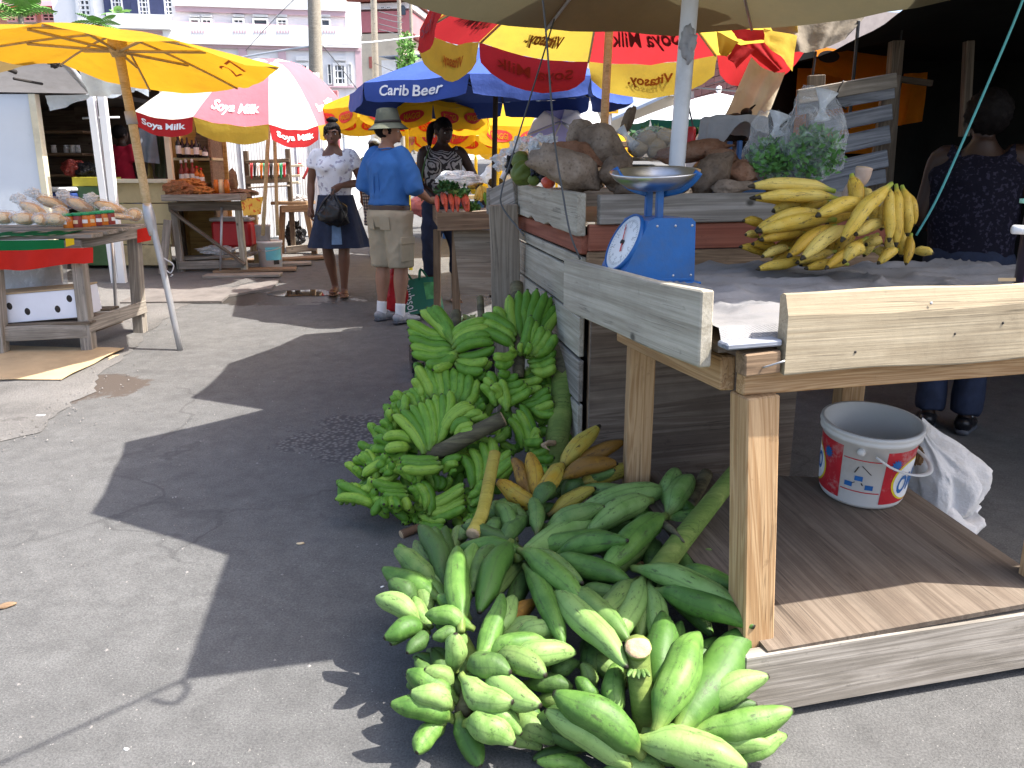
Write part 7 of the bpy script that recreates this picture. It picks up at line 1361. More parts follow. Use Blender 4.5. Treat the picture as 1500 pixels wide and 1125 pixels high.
for x0, y0, x1, y1 in rows + [(648 + 11*i, 282, 650 + 11*i, 300) for i in range(4)]:
    a = P(x0, y0, 6.38 + (.1 if y1 < 305 else 0)); b = P(x1, y1, 6.2); tube('carrot', [a, a.lerp(b, .3), a.lerp(b, .8), b], [.010, .020, .014, .005], M_car, t, 9, 3)
    leaves('carrot_top', a + V(0, .02, .03), (.022, .03, .022), 9, M_herb2, None, None, .04, t)
t = thing('ripe_banana_hand', 'small hand of brown flecked yellow bananas on the carrot table', 'bananas', P(706, 285, 6.45))
for i in range(6): put_finger(t, 'plantain_yellow', P(704, 272, 6.5), P(695 + 4.5*i, 297 - abs(i - 2)*1.5, 6.38), .036, V(-.3, 0, -1), 2)
for i in range(4): put_finger(t, 'plantain_turning', P(700, 268, 6.52), P(684 + 8*i, 274 - i*2, 6.5), .036, V(0, 0, 1), 2)
t = thing('green_banana_hand', 'pale green yellow banana fingers upright beside the brown flecked ones', 'bananas', P(718, 300, 6.3))
for i in range(4): put_finger(t, 'banana', P(717 + i, 303, 6.28), P(710 + 6*i, 278 + 3*abs(i - 1), 6.26), .034, V(1, 0, 0), 1)
for i, (x, y, lb) in enumerate(((672, 282, 'leafy green vegetable clump between carrots and bananas'), (690, 300, 'low green leaf clump beside the carrots'), (655, 270, 'dark green leaf clump at the back left of the carrot table'))): leaves('greens', P(x, y + 4, 6.4), (.065, .07, .03), 150, (M_herb, M_herb, M_herb2)[i], lb, 'greens', .045)
crumple('plastic_bag', P(672, 262, 6.6), (.16, .1, .06), MT['film_dense'], 'big crumpled clear bag lying across the back of the carrot table', 'plastic bag', 51, .4, 2)
# black slatted crates on the ground
def crate(label, loc, rz, s=(.42, .32, .2), group=None):
    t = thing('crate', label, 'crate', loc, group, rz); M0 = WM[t.name]; m = MT['bag_black']
    for k in range(3):
        z = .03 + s[2]*.36*k
        for y in (-1, 1): obj('slat', bm_mesh('slat', box_bm(s[0], .012, s[2]*.24, .002), m), t, M0 @ Matrix.Translation((0, y*s[1]/2, z + .02)))
        for x in (-1, 1): obj('slat', bm_mesh('slat', box_bm(.012, s[1] - .014, s[2]*.24, .002), m), t, M0 @ Matrix.Translation((x*s[0]/2, 0, z + .02)))
    for x in (-1, 1):
        for y in (-1, 1): obj('corner_post', bm_mesh('corner_post', box_bm(.03, .03, s[2], .003), m), t, M0 @ Matrix.Translation((x*(s[0]/2 - .017), y*(s[1]/2 - .017), s[2]/2 + .01)))
    obj('bottom', bm_mesh('bottom', box_bm(s[0] - .01, s[1] - .01, .012, .002), m), t, M0 @ Matrix.Translation((0, 0, .008))); return t
g_ = V(P(705, 450, 6.0).x, 6.0, ground(6.0)); crate('black slatted crate of pale green produce beneath the carrot table', g_, radians(8), (.50, .34, .22))
g2_ = V(P(668, 472, 5.6).x, 5.55, ground(5.55)); crate('low black slatted crate on the road behind the top banana hands', g2_, radians(10), (.62, .40, .12)); 
leaves('greens', g_ + V(0, 0, .22), (.2, .13, .05), 160, mat('pale_leaf', (.30, .38, .16), .7, .3, 15), 'pale green produce heaped in the upper black crate', 'greens', .06)
# ------------------------------------------------------------------ bread table at the left
t = thing('bread_table', 'weathered grey table with wrapped breads and a red green cloth at the far left', 'table', V(-3.5, 6.3, ground(6.3)))
TA, TB, TC, TD = P(-120, 354, 5.95), P(131, 347, 6.0), P(217, 329, 6.75), P(-60, 331, 6.8)
def top(u, v): return (TA*(1 - u) + TB*u)*(1 - v) + (TD*(1 - u) + TC*u)*v
for k in range(4):
    a = top(0, (k + .5)/4); b = top(1, (k + .5)/4); beam('top_plank', a, b, .19, .03, MT['plank_grey'], t, nseg=8)
for s, (x0, y0, x1, y1, Yd) in enumerate(((114, 362, 131, 515, 6.03), (196, 345, 206, 487, 6.62), (-10, 368, 3, 522, 5.95), (72, 362, 84, 424, 6.62))):
    f = V(P(x1, y1, Yd).x, Yd, ground(Yd)); beam('leg', V(P(x0, y0, Yd).x, Yd, P(x0, y0, Yd).z), f, .085, .085, MT['plank_grey'] if s != 3 else MT['plank_dark'], t, up=(0, 1, 0), nseg=5)
beam('apron', P(108, 357, 6.04), P(208, 339, 6.62), .03, .09, MT['plank_grey'], t); beam('apron', P(-100, 365, 5.99), P(120, 360, 6.03), .03, .09, MT['plank_grey'], t)
beam('stretcher', P(128, 478, 5.99), P(213, 449, 6.62), .03, .10, MT['plank_grey'], t); beam('stretcher', P(-60, 492, 5.93), P(128, 484, 6.0), .03, .11, MT['plank_grey'], t)
for k in range(3): beam('shelf_plank', P(-60, 478 - 9*k, 6.05 + .18*k), P(140 + 14*k, 470 - 9*k, 6.05 + .18*k), .16, .02, MT['plank_dark'], t)
# cloth in green and red bands hanging over the front
t = thing('table_cloth', 'cloth of green, yellow and red bands hanging over the front of the bread table', 'cloth', TB)
def fl(u, v):
    a = P(-120 + 254*u, 352 - 3*u, 5.91 - .01*sin(u*22)); return a + V(.0, -.02*sin(u*30 + v*3)*v, -.02 - .185*v + .03*v*u*sin(u*9) + .10*v*max(0, u - .93)*3)
sheet('red_band', lambda u, v: fl(u, .30 + .70*v), 60, 5, cloth('cloth_red', (.62, .03, .02), .25), t); sheet('green_band', lambda u, v: fl(u*.84, .30*v) + V(0, -.001, .012*(1 - v)), 50, 3, cloth('cloth_green', (.01, .16, .05), .25), t)
sheet('green_top', lambda u, v: top(u*.86, .002 + .32*v) + V(0, -.03*(1 - v), .02 + .004*sin(u*40)), 40, 4, bpy.data.materials['cloth_green'], t); sheet('yellow_corner', lambda u, v: fl(.85 + .05*u, -.06 + (.36 - .1*u)*v) + V(0, -.003, .01), 6, 4, cloth('cloth_yellow', (.78, .52, .02), .25), t)
sheet('red_end', lambda u, v: P(201 + 20*u, 336 - 4*u + 20*v, 6.55 + .1*u), 6, 6, bpy.data.materials['cloth_red'], t)
# wrapped breads, one by one
BR = [('leftmost round wrapped flat loaf at the frame edge', 6, 319, 6.12, 'round'), ('round wrapped flat loaf second from the left', 36, 320, 6.10, 'round'), ('wrapped pale roll curled up in front, third from the left', 62, 322, 6.08, 'roll'), ('green rimmed wrapped loaf just left of the jars', 82, 321, 6.10, 'round'), ('long wrapped loaf lying behind the two round ones', 48, 306, 6.35, 'long'), ('tall wrapped loaf standing at the back left', 76, 297, 6.6, 'long'), ('wrapped loaf at the back, middle of the table', 116, 300, 6.62, 'long'), ('wrapped loaf slanting down at the back right of the jars', 160, 304, 6.62, 'long'), ('flat clear packet right of the jars', 176, 318, 6.52, 'flat'), ('square brown loaf at the right table corner', 197, 315, 6.66, 'block'), ('small yellow packet between the round loaves and the jars', 88, 312, 6.3, 'block')]
for i, (lb, x, y, Yd, kd) in enumerate(BR):
    c = P(x, y, Yd); t = thing('bread', lb, 'bread', c)
    zt_ = {'round': (.095, .07, .05), 'roll': (.06, .08, .045), 'long': (.13, .06, .045), 'flat': (.09, .06, .022), 'block': (.06, .05, .05)}[kd]
    R_ = Matrix.Rotation(random.uniform(-.4, .4), 4, 'Z') @ Matrix.Rotation({'long': .35, 'round': 0, 'roll': .2, 'flat': .1, 'block': 0}[kd], 4, 'Y')
    blob('loaf', tuple(s*.88 for s in zt_), MT['bread'], t, c, R_, .10, 1.6, 3, i + 3); blob('crumb_face', (zt_[0]*.62, zt_[1]*.5, zt_[2]*.7), MT['crumb'], t, c + V(0, -zt_[1]*.48, .004), R_, .12, 2, 3, i + 9)
    crumple('wrapper', c + V(0, 0, .004), tuple(s*1.08 for s in zt_), MT['film'], None, None, i + 60, .16, 2.2, R_, parent=t)
    if kd in ('long', 'flat'): crumple('wrapper_end', c + R_ @ V(-zt_[0]*1.1, 0, .03), (.05, .04, .035), MT['film_dense'], None, None, i + 80, .5, 2.2, parent=t)
jn = ['first', 'second', 'third', 'fourth', 'fifth', 'sixth', 'seventh']
jp = [(.0345, 0), (.036, .004), (.036, .072), (.033, .08), (.033, .085)]
for i, x in enumerate((101, 115, 127, 135, 144, 153, 162)):
    c = P(x, 334 - i*.9, 6.12 + .03*i); t = thing('sauce_jar', f'{jn[i]} jar from the left in the row of green lidded sauce jars', 'jar', c, 'green lidded sauce jars on the bread table')
    turned('jar', [(0, .0)] + jp + [(0, .085)], (MT['orange'], MT['maroon'])[i in (1, 4, 6)], t, c, 18); turned('lid', [(.0, .106), (.033, .106), (.037, .102), (.037, .086), (.0, .086)], MT['greenp'], t, c, 18)
    sheet('label', lambda u, v: c + V(.0368*cos(radians(-150 + 70*u + i*17)), .0368*sin(radians(-150 + 70*u + i*17)), .028 + .026*v), 8, 1, MT['crumb'] if i % 2 else MT['paper'], t)
# white box with round holes, plastic sheet, cardboard and boards under and around the table
bA, bB = P(-20, 476, 6.02), P(116, 465, 6.02); t = thing('produce_box', 'long white box with dark round holes on the shelf under the bread table', 'box', (bA + bB)/2)
fmx = frame(bB - bA, (0, 0, 1), (bA + bB)/2 + V(0, .17, .105)); Lb_ = (bB - bA).length
bm = box_bm(Lb_, .34, .21, .004); obj('box', bm_mesh('box', bm, MT['foam']), t, fmx)
for x, z in ((18, .02), (42, -.03), (86, -.03), (106, .04)): xx = (x - 48)/136*Lb_; turned('hole', [(0, .0), (.020, .0), (.021, -.003)], MT['dark'], t, (0, 0, 0), 20, fmx @ Matrix.Translation((xx, -.172, z)) @ Matrix.Rotation(pi/2, 4, 'X') @ Matrix.Scale(1.3, 4, (0, 1, 0)))
obj('box_rim', bm_mesh('box_rim', box_bm(Lb_ + .01, .35, .012, .003), MT['card']), t, fmx @ Matrix.Translation((0, 0, .112)))
t = thing('plastic_sheet', 'grey plastic sheet bulging behind the legs under the bread table', 'plastic sheet', P(40, 440, 6.35)); drape('sheet', (P(-60, 362, 6.25), P(100, 362, 6.4), P(96, 436, 6.5), P(-60, 440, 6.3)), 30, 16, MT['film_dense'], t, .05, 9); crumple('bag', P(34, 405, 6.7), (.26, .16, .18), mat('grey_bag', (.36, .40, .42), .4, .2, 6, .6, 10), None, None, 6, .3, 1.6, parent=t)
t = thing('cardboard', 'flattened brown cardboard with a curled edge lying in front of the bread table', 'cardboard', G(60, 540))
cq = [G(-120, 560), G(90, 560), G(182, 514), G(-60, 508)]
def cb(u, v):
    p = (cq[0]*(1 - u) + cq[1]*u)*(1 - v) + (cq[3]*(1 - u) + cq[2]*u)*v; p.z = ground(p.y) + .02 + .025*max(0, u - .7)*abs(sin(v*6)) + .008*noise.noise(Vector((u*5, v*5, 2))); return p
sheet('upper_layer', cb, 24, 12, MT['card'], t); sheet('lower_layer', lambda u, v: cb(u, v) + V(.03, -.02, -.012 - .01*u), 24, 12, MT['card'], t); tube('torn_edge', [cb(1, v/6) + V(.0, -.01, 0) for v in range(7)], .006, MT['card'], t, 5, 2); tube('torn_edge', [cb(u/6, 0) for u in range(7)], .004, MT['card'], t, 5, 2)
tag(beam('floor_board', G(172, 470, .02), G(120, 488, .02), .12, .02, MT['plank_dark']), 'dark board lying on the ground behind the front leg of the bread table', 'board')
st_ = tube('metal_leg', [P(163, 340, 7.1), P(172, 480, 7.1) + V(0, 0, .0)], .016, MT['steel'], None, 8, 2); tag(st_, 'thin steel prop standing behind the bread table', 'prop')
# ------------------------------------------------------------------ white kiosk with dark shelves
kq = lambda x, y, Yd=8.8: P(x, y, Yd)
t = thing('kiosk', 'white painted kiosk with an open dark front and shelves inside, far left', 'kiosk', V(-5.6, 9.2, ground(9)))
x0 = kq(-160, 200).x; x1 = kq(53, 200).x; zt = kq(50, 138).z; zb = ground(8.8)
box('front_wall', (x1 - x0, .06, zt - zb), ((x0 + x1)/2, 8.8, (zt + zb)/2), MT['kiosk'], t); box('door_frame', (.07, .09, zt - zb), (x1 + .036, 8.79, (zt + zb)/2), MT['cream'], t)
xr = P(166, 200, 8.9).x
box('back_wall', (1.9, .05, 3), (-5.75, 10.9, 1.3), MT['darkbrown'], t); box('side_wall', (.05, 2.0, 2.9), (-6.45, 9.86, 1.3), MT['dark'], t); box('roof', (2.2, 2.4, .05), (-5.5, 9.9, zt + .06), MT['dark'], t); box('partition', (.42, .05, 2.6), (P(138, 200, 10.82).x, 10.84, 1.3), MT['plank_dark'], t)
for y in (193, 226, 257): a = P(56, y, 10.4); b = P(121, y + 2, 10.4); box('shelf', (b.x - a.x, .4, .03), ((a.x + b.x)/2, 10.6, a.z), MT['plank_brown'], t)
box('end_panel', (.6, .03, .9), (P(78, 240, 10.5).x, 10.84, P(78, 215, 10.5).z), MT['plank_dark'], t)
for xa, xb, yb in ((133, 156, 300), (149, 166, 292)): beam('white_post', P(xa, 138, 8.75), P(xb, 388, 8.75) if False else V(P(xb, yb, 8.75).x, 8.75, ground(8.75)), .075, .06, MT['white'], t, up=(0, 1, 0))
tube('curtain_rod', [P(121, 173, 9.4), P(175, 172, 9.4)], .012, MT['white'], t, 6, 2); drape('hanging_rag', (P(44, 165, 9.0), P(50, 166, 9.0), P(53, 204, 9.0), P(47, 202, 9.0)), 4, 6, MT['rag'], t, .01, 5)
for i, (x, nm) in enumerate(((80, 'leftmost'), (98, 'second'), (107, 'third'), (115, 'rightmost'))):
    c = P(x, 226, 10.45) + V(0, 0, .018); o = turned('glass_jar', [(0, 0), (.03, 0), (.032, .05), (.026, .075), (.03, .08), (.03, .09), (0, .09)], MT['film_dense'] if i % 2 else MT['paper'], None, c, 14); tag(o, f'{nm} of the small jars on the middle shelf in the dark kiosk', 'jar')
t = thing('cabinet', 'green cabinet with a yellow top panel standing inside the dark kiosk', 'cabinet', V(P(130, 300, 9.6).x, 9.6, ground(9.6)))
c = P(130, 262, 9.6); box('body', (.36, .4, .9), (c.x, 9.8, c.z - .53), mat('green_cabinet', (.10, .20, .09), .6), t); box('top_panel', (.37, .42, .10), (c.x, 9.79, c.z - .03), mat('dull_yellow', (.50, .45, .05), .6), t)
c = P(93, 290, 9.5); t = thing('cool_box', 'blue cool box with a pale lid inside the dark kiosk', 'cool box', c); box('body', (.24, .25, .16), c - V(0, 0, .02), mat('blue_box', (.03, .06, .22), .4), t, bev=.02); box('lid', (.26, .27, .05), c + V(0, 0, .095), MT['kiosk'], t, bev=.015)
for i, (x, y, r_, m, lb) in enumerate(((128, 250, .14, 'bag_black', 'dark bundle on top of the green cabinet'), (108, 246, .13, 'maroon', 'dark red bundle left of the green cabinet'))): crumple('bundle', P(x, y, 9.7), (r_, r_*.8, r_*.7), MT[m], lb, 'bundle', 70 + i, .3, 1.8)
# grey canopy and foil sheets in front of the kiosk
t = thing('kiosk_canopy', 'sagging grey canvas canopy on dark ribs in front of the white kiosk', 'canopy', P(60, 120, 8.0))
M_gc = cloth('grey_canvas', (.33, .32, .32), .25, .08, .9, (.22, .21, .2), 2)
drape('canopy_panel', (P(88, 84, 7.9), P(136, 137, 8.5), P(-60, 134, 8.5), P(-60, 108, 7.7)), 16, 12, M_gc, t, .02, 5); drape('canopy_panel', (P(-60, 60, 6.9), P(62, 62, 6.9), P(84, 86, 7.6), P(-30, 112, 7.4)), 12, 12, cloth('brown_canvas', (.36, .25, .10), .3, .1), t, .03, 6, 0, 2)
tube('rib', [P(85, 82, 7.88), P(136, 137, 8.46)], .035, MT['steel'], t, 6, 2); tube('rib', [P(-40, 80, 7.3), P(24, 106, 7.6)], .02, MT['dark'], t, 6, 2); tube('rib', [P(20, 115, 7.7), P(62, 123, 8.0)], .012, MT['dark'], t, 6, 2); crumple('knot', P(80, 90, 7.8), (.06, .05, .05), MT['dark'], None, None, 3, .5, 2, parent=t)
M_foil = cloth('silver_foil', (.62, .66, .66), .1, .12, .45, None, 5, 10, .8)
t = thing('foil_sheet', 'silver foil sheet hanging under the canopy edge in front of the dark kiosk', 'foil sheet', P(100, 150, 8.4)); drape('sheet', (P(66, 140, 8.4), P(138, 138, 8.5), P(124, 146, 8.45), P(76, 163, 8.35)), 16, 8, M_foil, t, .03, 9)
t = thing('foil_sheet', 'crumpled silver foil sheet bunched under the orange umbrella edge', 'foil sheet', P(160, 120, 8.2)); drape('sheet', (P(112, 96, 8.0), P(206, 118, 8.2), P(200, 136, 8.3), P(136, 142, 8.4)), 20, 10, M_foil, t, .06, 13)
tag(sheet('lilac_sheet', lambda u, v: P(148 + 70*u, 112 + 26*v + 6*sin(u*7), 8.6), 12, 6, M_foil), 'pale sheet hanging from the eaves above the red shirted seller', 'sheet')
# ------------------------------------------------------------------ cream counter stall, shelves of bottles
t = thing('counter_stall', 'cream boarded counter stall over a dark shadow strip beside the white kiosk', 'stall', V(P(208, 390, 9.7).x, 9.9, ground(9.7)))
for i in range(4):
    ya = 268 + i*30.5; yb = ya + 29; a = P(168, (ya + yb)/2, 9.62); b = P(251, (ya + yb)/2, 9.62); h = P(200, ya, 9.62).z - P(200, yb, 9.62).z; beam('board', a, b, .03, h, MT['tan'], t, nseg=3)
a = P(164, 265, 9.6); b = P(251, 265, 9.6); beam('ledge', a, b, .22, .045, MT['cream'], t, nseg=3)
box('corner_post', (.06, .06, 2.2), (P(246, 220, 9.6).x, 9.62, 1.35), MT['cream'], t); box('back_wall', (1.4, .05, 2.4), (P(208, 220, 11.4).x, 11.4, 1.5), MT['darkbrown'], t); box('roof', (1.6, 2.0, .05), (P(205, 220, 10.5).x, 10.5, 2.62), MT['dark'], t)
sheet('base_shadow_strip', lambda u, v: P(172 + 78*u, 391 + 6*v, 9.75), 2, 2, MT['dark'], t)  # dark strip painting the shadow along the foot of the counter
def hang(lb, x0, y0, x1, y1, Yd, m, seed): t_ = thing('garment', lb, 'clothes', P((x0 + x1)/2, y1, Yd)); drape('cloth', (P(x0 + 3, y0, Yd), P(x1 - 5, y0, Yd), P(x1, y1, Yd), P(x0, y1 - 4, Yd)), 14, 10, m, t_, .04, 9, .0, seed); tube('hanger', [P(x0 + 3, y0, Yd), P((x0 + x1)/2, y0 - 5, Yd), P(x1 - 5, y0, Yd)], .006, MT['steel'], t_, 5, 3)
hang('grey blue garment hanging in the counter stall opening', 201, 188, 232, 240, 9.9, mat('grey_cloth', (.20, .22, .25), .9), 1); hang('dark olive garment hanging beside the grey blue one', 226, 186, 243, 262, 10.1, mat('olive_cloth', (.10, .12, .07), .9), 2); hang('dull yellow garment hanging low below the grey blue one', 214, 238, 226, 264, 10.0, mat('ochre_cloth', (.28, .22, .08), .9), 3)
t = thing('bottle_shelf', 'yellowish wooden shelf unit with two shelves of bottles behind the spice table', 'shelf unit', V(P(285, 280, 9.9).x, 10, 1.0))
M_oak = mat('yellow_board', (.56, .38, .13), .6, .12, 3) if 'yellow_board2' not in bpy.data.materials else None; M_oak = wood('yellow_ply', (.42, .27, .09), (.55, .38, .14), None, .6, stain=.2, rings=3)
a = P(250, 184, 10.2); b = P(322, 292, 10.2); box('back_board', (b.x - a.x + .2, .03, a.z - b.z + .9), ((a.x + b.x)/2, 10.3, (a.z + b.z)/2 - .35), M_oak, t); box('left_side', (.03, .4, 1.9), (P(250, 240, 9.95).x, 10.08, 1.35), M_oak, t); box('right_side', (.03, .4, 1.9), (P(312, 240, 9.95).x, 10.08, 1.35), MT['plank_brown'], t)
for y, xb in ((233, 313), (269, 300)): a = P(252, y, 9.9); b = P(xb, y + 1, 9.9); box('shelf', (b.x - a.x, .36, .03), ((a.x + b.x)/2, 10.06, a.z), MT['tan'], t)
box('panel', (.25, .02, .5), (P(300, 205, 10.2).x, 10.27, P(300, 205, 10.2).z), MT['plank_dark'], t)
botp = lambda h, r: [(0, 0), (r, 0), (r, h*.55), (r*.95, h*.62), (r*.38, h*.74), (r*.34, h*.97), (0, h)]
M_db = mat('dark_glass', (.02, .018, .02), .15, .2, 5, spec=.6); proto = None
on_ = ['first', 'second', 'third', 'fourth', 'fifth', 'sixth', 'seventh']
for i, x in enumerate((263, 269, 276, 283, 289, 294, 301)):
    c = P(x, 231.5, 9.86 + .03*(i % 2)) + V(0, 0, .004); h = (.27, .22, .23, .20, .23, .17, .13)[i]
    t = thing('bottle', f'{on_[i]} dark bottle from the left on the upper shelf behind the spice table', 'bottle', c); turned('glass', botp(h, .032), M_db, t, c, 14); turned('label', [(.0328, h*.16), (.0328, h*.5)], MT['crumb'] if i % 2 else MT['paper'], t, c, 14)
for i, x in enumerate((268, 275, 284, 290, 296)):
    c = P(x, 268, 9.86) + V(0, 0, .004); h = (.23, .24, .24, .17, .15)[i]
    t = thing('bottle', f'{on_[i]} red sauce bottle from the left on the lower shelf behind the spice table', 'bottle', c); turned('glass', botp(h, .034), MT['orange'] if i > 2 else MT['maroon'], t, c, 14); turned('cap', [(.0, h*1.12), (.014, h*1.1), (.018, h*.95), (0, h*.95)], MT['paper'] if i < 3 else MT['red'], t, c, 12); turned('label', [(.0348, h*.12), (.0348, h*.42)], MT['paper'], t, c, 14)
# ------------------------------------------------------------------ spice table
t = thing('spice_table', 'rough dark table with a diagonal brace, loaded with orange spices, under the pink umbrella', 'table', V(P(310, 400, 9.6).x, 9.6, ground(9.6)))
for k in range(4): beam('top_plank', P(242, 290 - 1.5*k, 9.35 + .2*k), P(357 + 6*k, 288 - 1.5*k, 9.3 + .2*k), .2, .07 if k == 0 else .04, MT['plank_grey'] if k == 0 else MT['plank_brown'], t, nseg=6, warp=.01)
beam('apron', P(247, 303, 9.4), P(356, 301, 9.36), .03, .10, MT['plank_dark'], t)
for x0, y0, x1, y1, Yd, m in ((254, 300, 267, 402, 9.45, 'plank_grey'), (349, 306, 359, 402, 9.4, 'plank_white'), (372, 312, 378, 388, 9.95, 'barepole'), (262, 302, 272, 390, 10.05, 'plank_dark')): beam('leg', P(x0, y0, Yd), V(P(x1, y1, Yd).x, Yd, ground(Yd)), .07, .06, MT[m], t, up=(0, 1, 0))
beam('brace', P(250, 308, 9.36), P(359, 388, 9.32), .03, .06, MT['plank_dark'], t, up=(0, 1, 0)); beam('stretcher', P(262, 389, 9.4), P(358, 386, 9.38), .03, .09, MT['plank_grey'], t); beam('lower_shelf', P(266, 378, 9.7), P(372, 372, 9.7), .4, .03, MT['plank_grey'], t)
tube('steel_prop', [P(325, 304, 9.35), P(323, 400, 9.33)], .014, MT['steel'], t, 8, 2)
M_spice = mat('spice_bundle', (.42, .17, .04), .8, .4, 26, .6, 40); M_spice2 = mat('brown_spice', (.28, .12, .05), .8, .4, 26, .6, 40)
for i, (x, y, Yd, sx, sz, m, lb) in enumerate(((262, 277, 9.4, .16, .085, M_spice2, 'netted heap of brown spice sticks at the left of the spice table'), (275, 271, 9.6, .20, .07, M_spice, 'orange heap of spices behind the netted one'), (298, 280, 9.45, .12, .05, M_spice, 'flatter orange spice heap in the middle of the spice table'), (312, 282, 9.6, .08, .04, MT['red'], 'small red packet among the spices'), (352, 282, 9.7, .20, .04, MT['plank_brown'], 'long brown basket tray at the right of the spice table'))): crumple('spice_heap', P(x, y, Yd), (sx, .12, sz), m, lb, 'spices', 100 + i, .35, 2.4)
for i, x in enumerate((318, 325, 333)):
    c = P(x, 283, 9.5); tag(turned('spice_jar', [(0, 0), (.03, 0), (.03, .12), (.024, .125), (.024, .15), (0, .15)], MT['orange'] if i != 1 else MT['crumb'], None, c, 14), f'{["left", "middle", "right"][i]} one of three small spice jars by the umbrella pole', 'jar')
tag(blob('carved_figure', (.05, .05, .14), MT['plank_brown'], None, P(342, 266, 9.7), None, .25, 2.2, 3, 5), 'brown carved figure standing at the back of the spice table', 'figurine')
t = thing('lace_cloth', 'yellow and orange patterned cloth hanging over the right end of the spice table', 'cloth', P(370, 300, 9.5)); drape('cloth', (P(352, 292, 9.3), P(386, 288, 9.6), P(382, 314, 9.55), P(358, 316, 9.25)), 14, 10, fabric_print('lace_print', (.70, .52, .12), (.60, .14, .05), 'dots', 26), t, .03, 8)
t = thing('cooler', 'dark red cooler with a pale rim beneath the spice table', 'cooler', P(342, 362, 9.9)); c = P(345, 342, 9.9); box('body', (.46, .34, .30), c, MT['red'], t, bev=.03); box('rim', (.48, .36, .04), c + V(0, 0, .17), MT['rag'], t, bev=.015)
crumple('plastic_bag', P(318, 366, 9.7), (.2, .12, .05), MT['film_dense'], 'crumpled clear plastic lying on the lower shelf of the spice table', 'plastic bag', 55, .5, 2)
# pails, floor boards, rack, trestle
pc_ = V(P(397, 388, 9.75).x, 9.75, ground(9.75)); t = thing('pail', 'white plastic pail with a pale blue label at the end of the spice table', 'pail', pc_)
turned('shell', [(0, 0), (.13, 0), (.142, .32), (.150, .32), (.150, .295), (.143, .29)], MT['white'], t, pc_, 28); sheet('label', lambda u, v: pc_ + V(.1415*cos(radians(-95 + 80*u)), .1415*sin(radians(-95 + 80*u)), .10 + .15*v), 12, 2, mat('blue_label', (.15, .50, .60), .5), t); sheet('label', lambda u, v: pc_ + V(.1425*cos(radians(-60 + 28*u)), .1425*sin(radians(-60 + 28*u)), .05 + .05*v), 6, 1, MT['dark'], t); tube('handle', [pc_ + V(.15*cos(a), .15*sin(a) - .03*sin((a + pi)), .26 - .05*sin(a + pi)) for a in (-pi, -2.4, -1.57, -.7, 0)], .005, MT['steel'], t, 6, 4)
p2 = pc_ + V(-.07, .0, .30); t = thing('pail', 'smaller white tub set on top of the white pail, holding the umbrella pole', 'pail', p2); turned('shell', [(0, 0), (.08, 0), (.088, .20), (.093, .20), (.093, .185), (.088, .18)], MT['rag'], t, p2, 24)
for i in range(4): tag(beam('floor_board', G(300 + 14*i, 404 - 7*i, .02), G(412 + 22*i, 402 - 8.5*i, .02), .24, .03, MT['plank_brown'] if i % 2 else MT['plank_grey']), ['front', 'second', 'third', 'rearmost'][i] + ' of the boards laid on the ground under the spice table', 'board')
t = thing('display_rack', 'dark brown wooden rack with necklaces hanging in front of the white fence', 'rack', V(P(390, 330, 10.9).x, 10.9, ground(10.9)))
for x0, y0, x1, y1 in ((360, 221, 368, 330), (421, 218, 428, 330)): beam('upright', P(x0, y0, 10.8), V(P(x1, y1, 10.8).x, 10.8, ground(10.8)), .06, .05, MT['plank_dark'], t, up=(0, 1, 0))
for y in (238, 264): beam('rail', P(360, y, 10.76), P(424, y - 3, 10.76), .03, .10 if y > 250 else .05, MT['plank_dark'], t)
beam('tray', P(366, 275, 10.75), P(424, 272, 10.75), .18, .02, MT['plank_grey'], t)
for i in range(11): x = 367 + 4.8*i; tag(tube('necklace', [P(x, 239, 10.72), P(x + .5, 252, 10.71), P(x + 1.5, 262 - (i % 3)*2, 10.71), P(x + 2.2, 250, 10.71), P(x + 2.6, 239, 10.72)], .010, (MT['red'], MT['dark'], MT['paper'], MT['orange'], MT['greenp'])[i % 5], None, 5, 3), f'{["first", "second", "third", "fourth", "fifth", "sixth", "seventh", "eighth", "ninth", "tenth", "eleventh"][i]} necklace from the left hanging on the brown rack', 'necklace', 'necklaces on the rack')
t = thing('trestle', 'small brown trestle table with splayed legs in front of the white fence', 'table', V(P(440, 370, 10.9).x, 10.9, ground(10.9)))
beam('top', P(404, 297, 11.0), P(456, 297, 11.0), .5, .04, MT['plank_brown'], t); beam('apron', P(412, 306, 10.75), P(452, 305, 10.75), .03, .09, MT['plank_brown'], t)
for x0, x1 in ((414, 412), (448, 461)): beam('leg', P(x0, 302, 10.8), V(P(x1, 370, 10.8).x, 10.8, ground(10.8)), .07, .05, MT['plank_brown'], t, up=(0, 1, 0))
beam('foot_rail', P(420, 366, 10.75), P(464, 362, 10.75), .06, .09, MT['plank_grey'], t); crumple('junk_bag', P(432, 345, 11.0), (.12, .1, .18), MT['bag_black'], 'dark torn bag under the trestle table', 'bag', 56, .4, 2)
crumple('cloth_bundle', P(438, 292, 10.95), (.10, .08, .05), MT['rag'], 'pale rag on top of the trestle table', 'rag', 57, .4, 2)
t = thing('wall_shelf', 'small cream wall shelf fixed to the white fence beside the rack', 'shelf', P(432, 250, 11.6)); 
for y, w_ in ((243, 22), (258, 18), (268, 16)): beam('shelf', P(424, y, 11.6), P(424 + w_, y - 1, 11.6), .15, .03, MT['cream'], t)
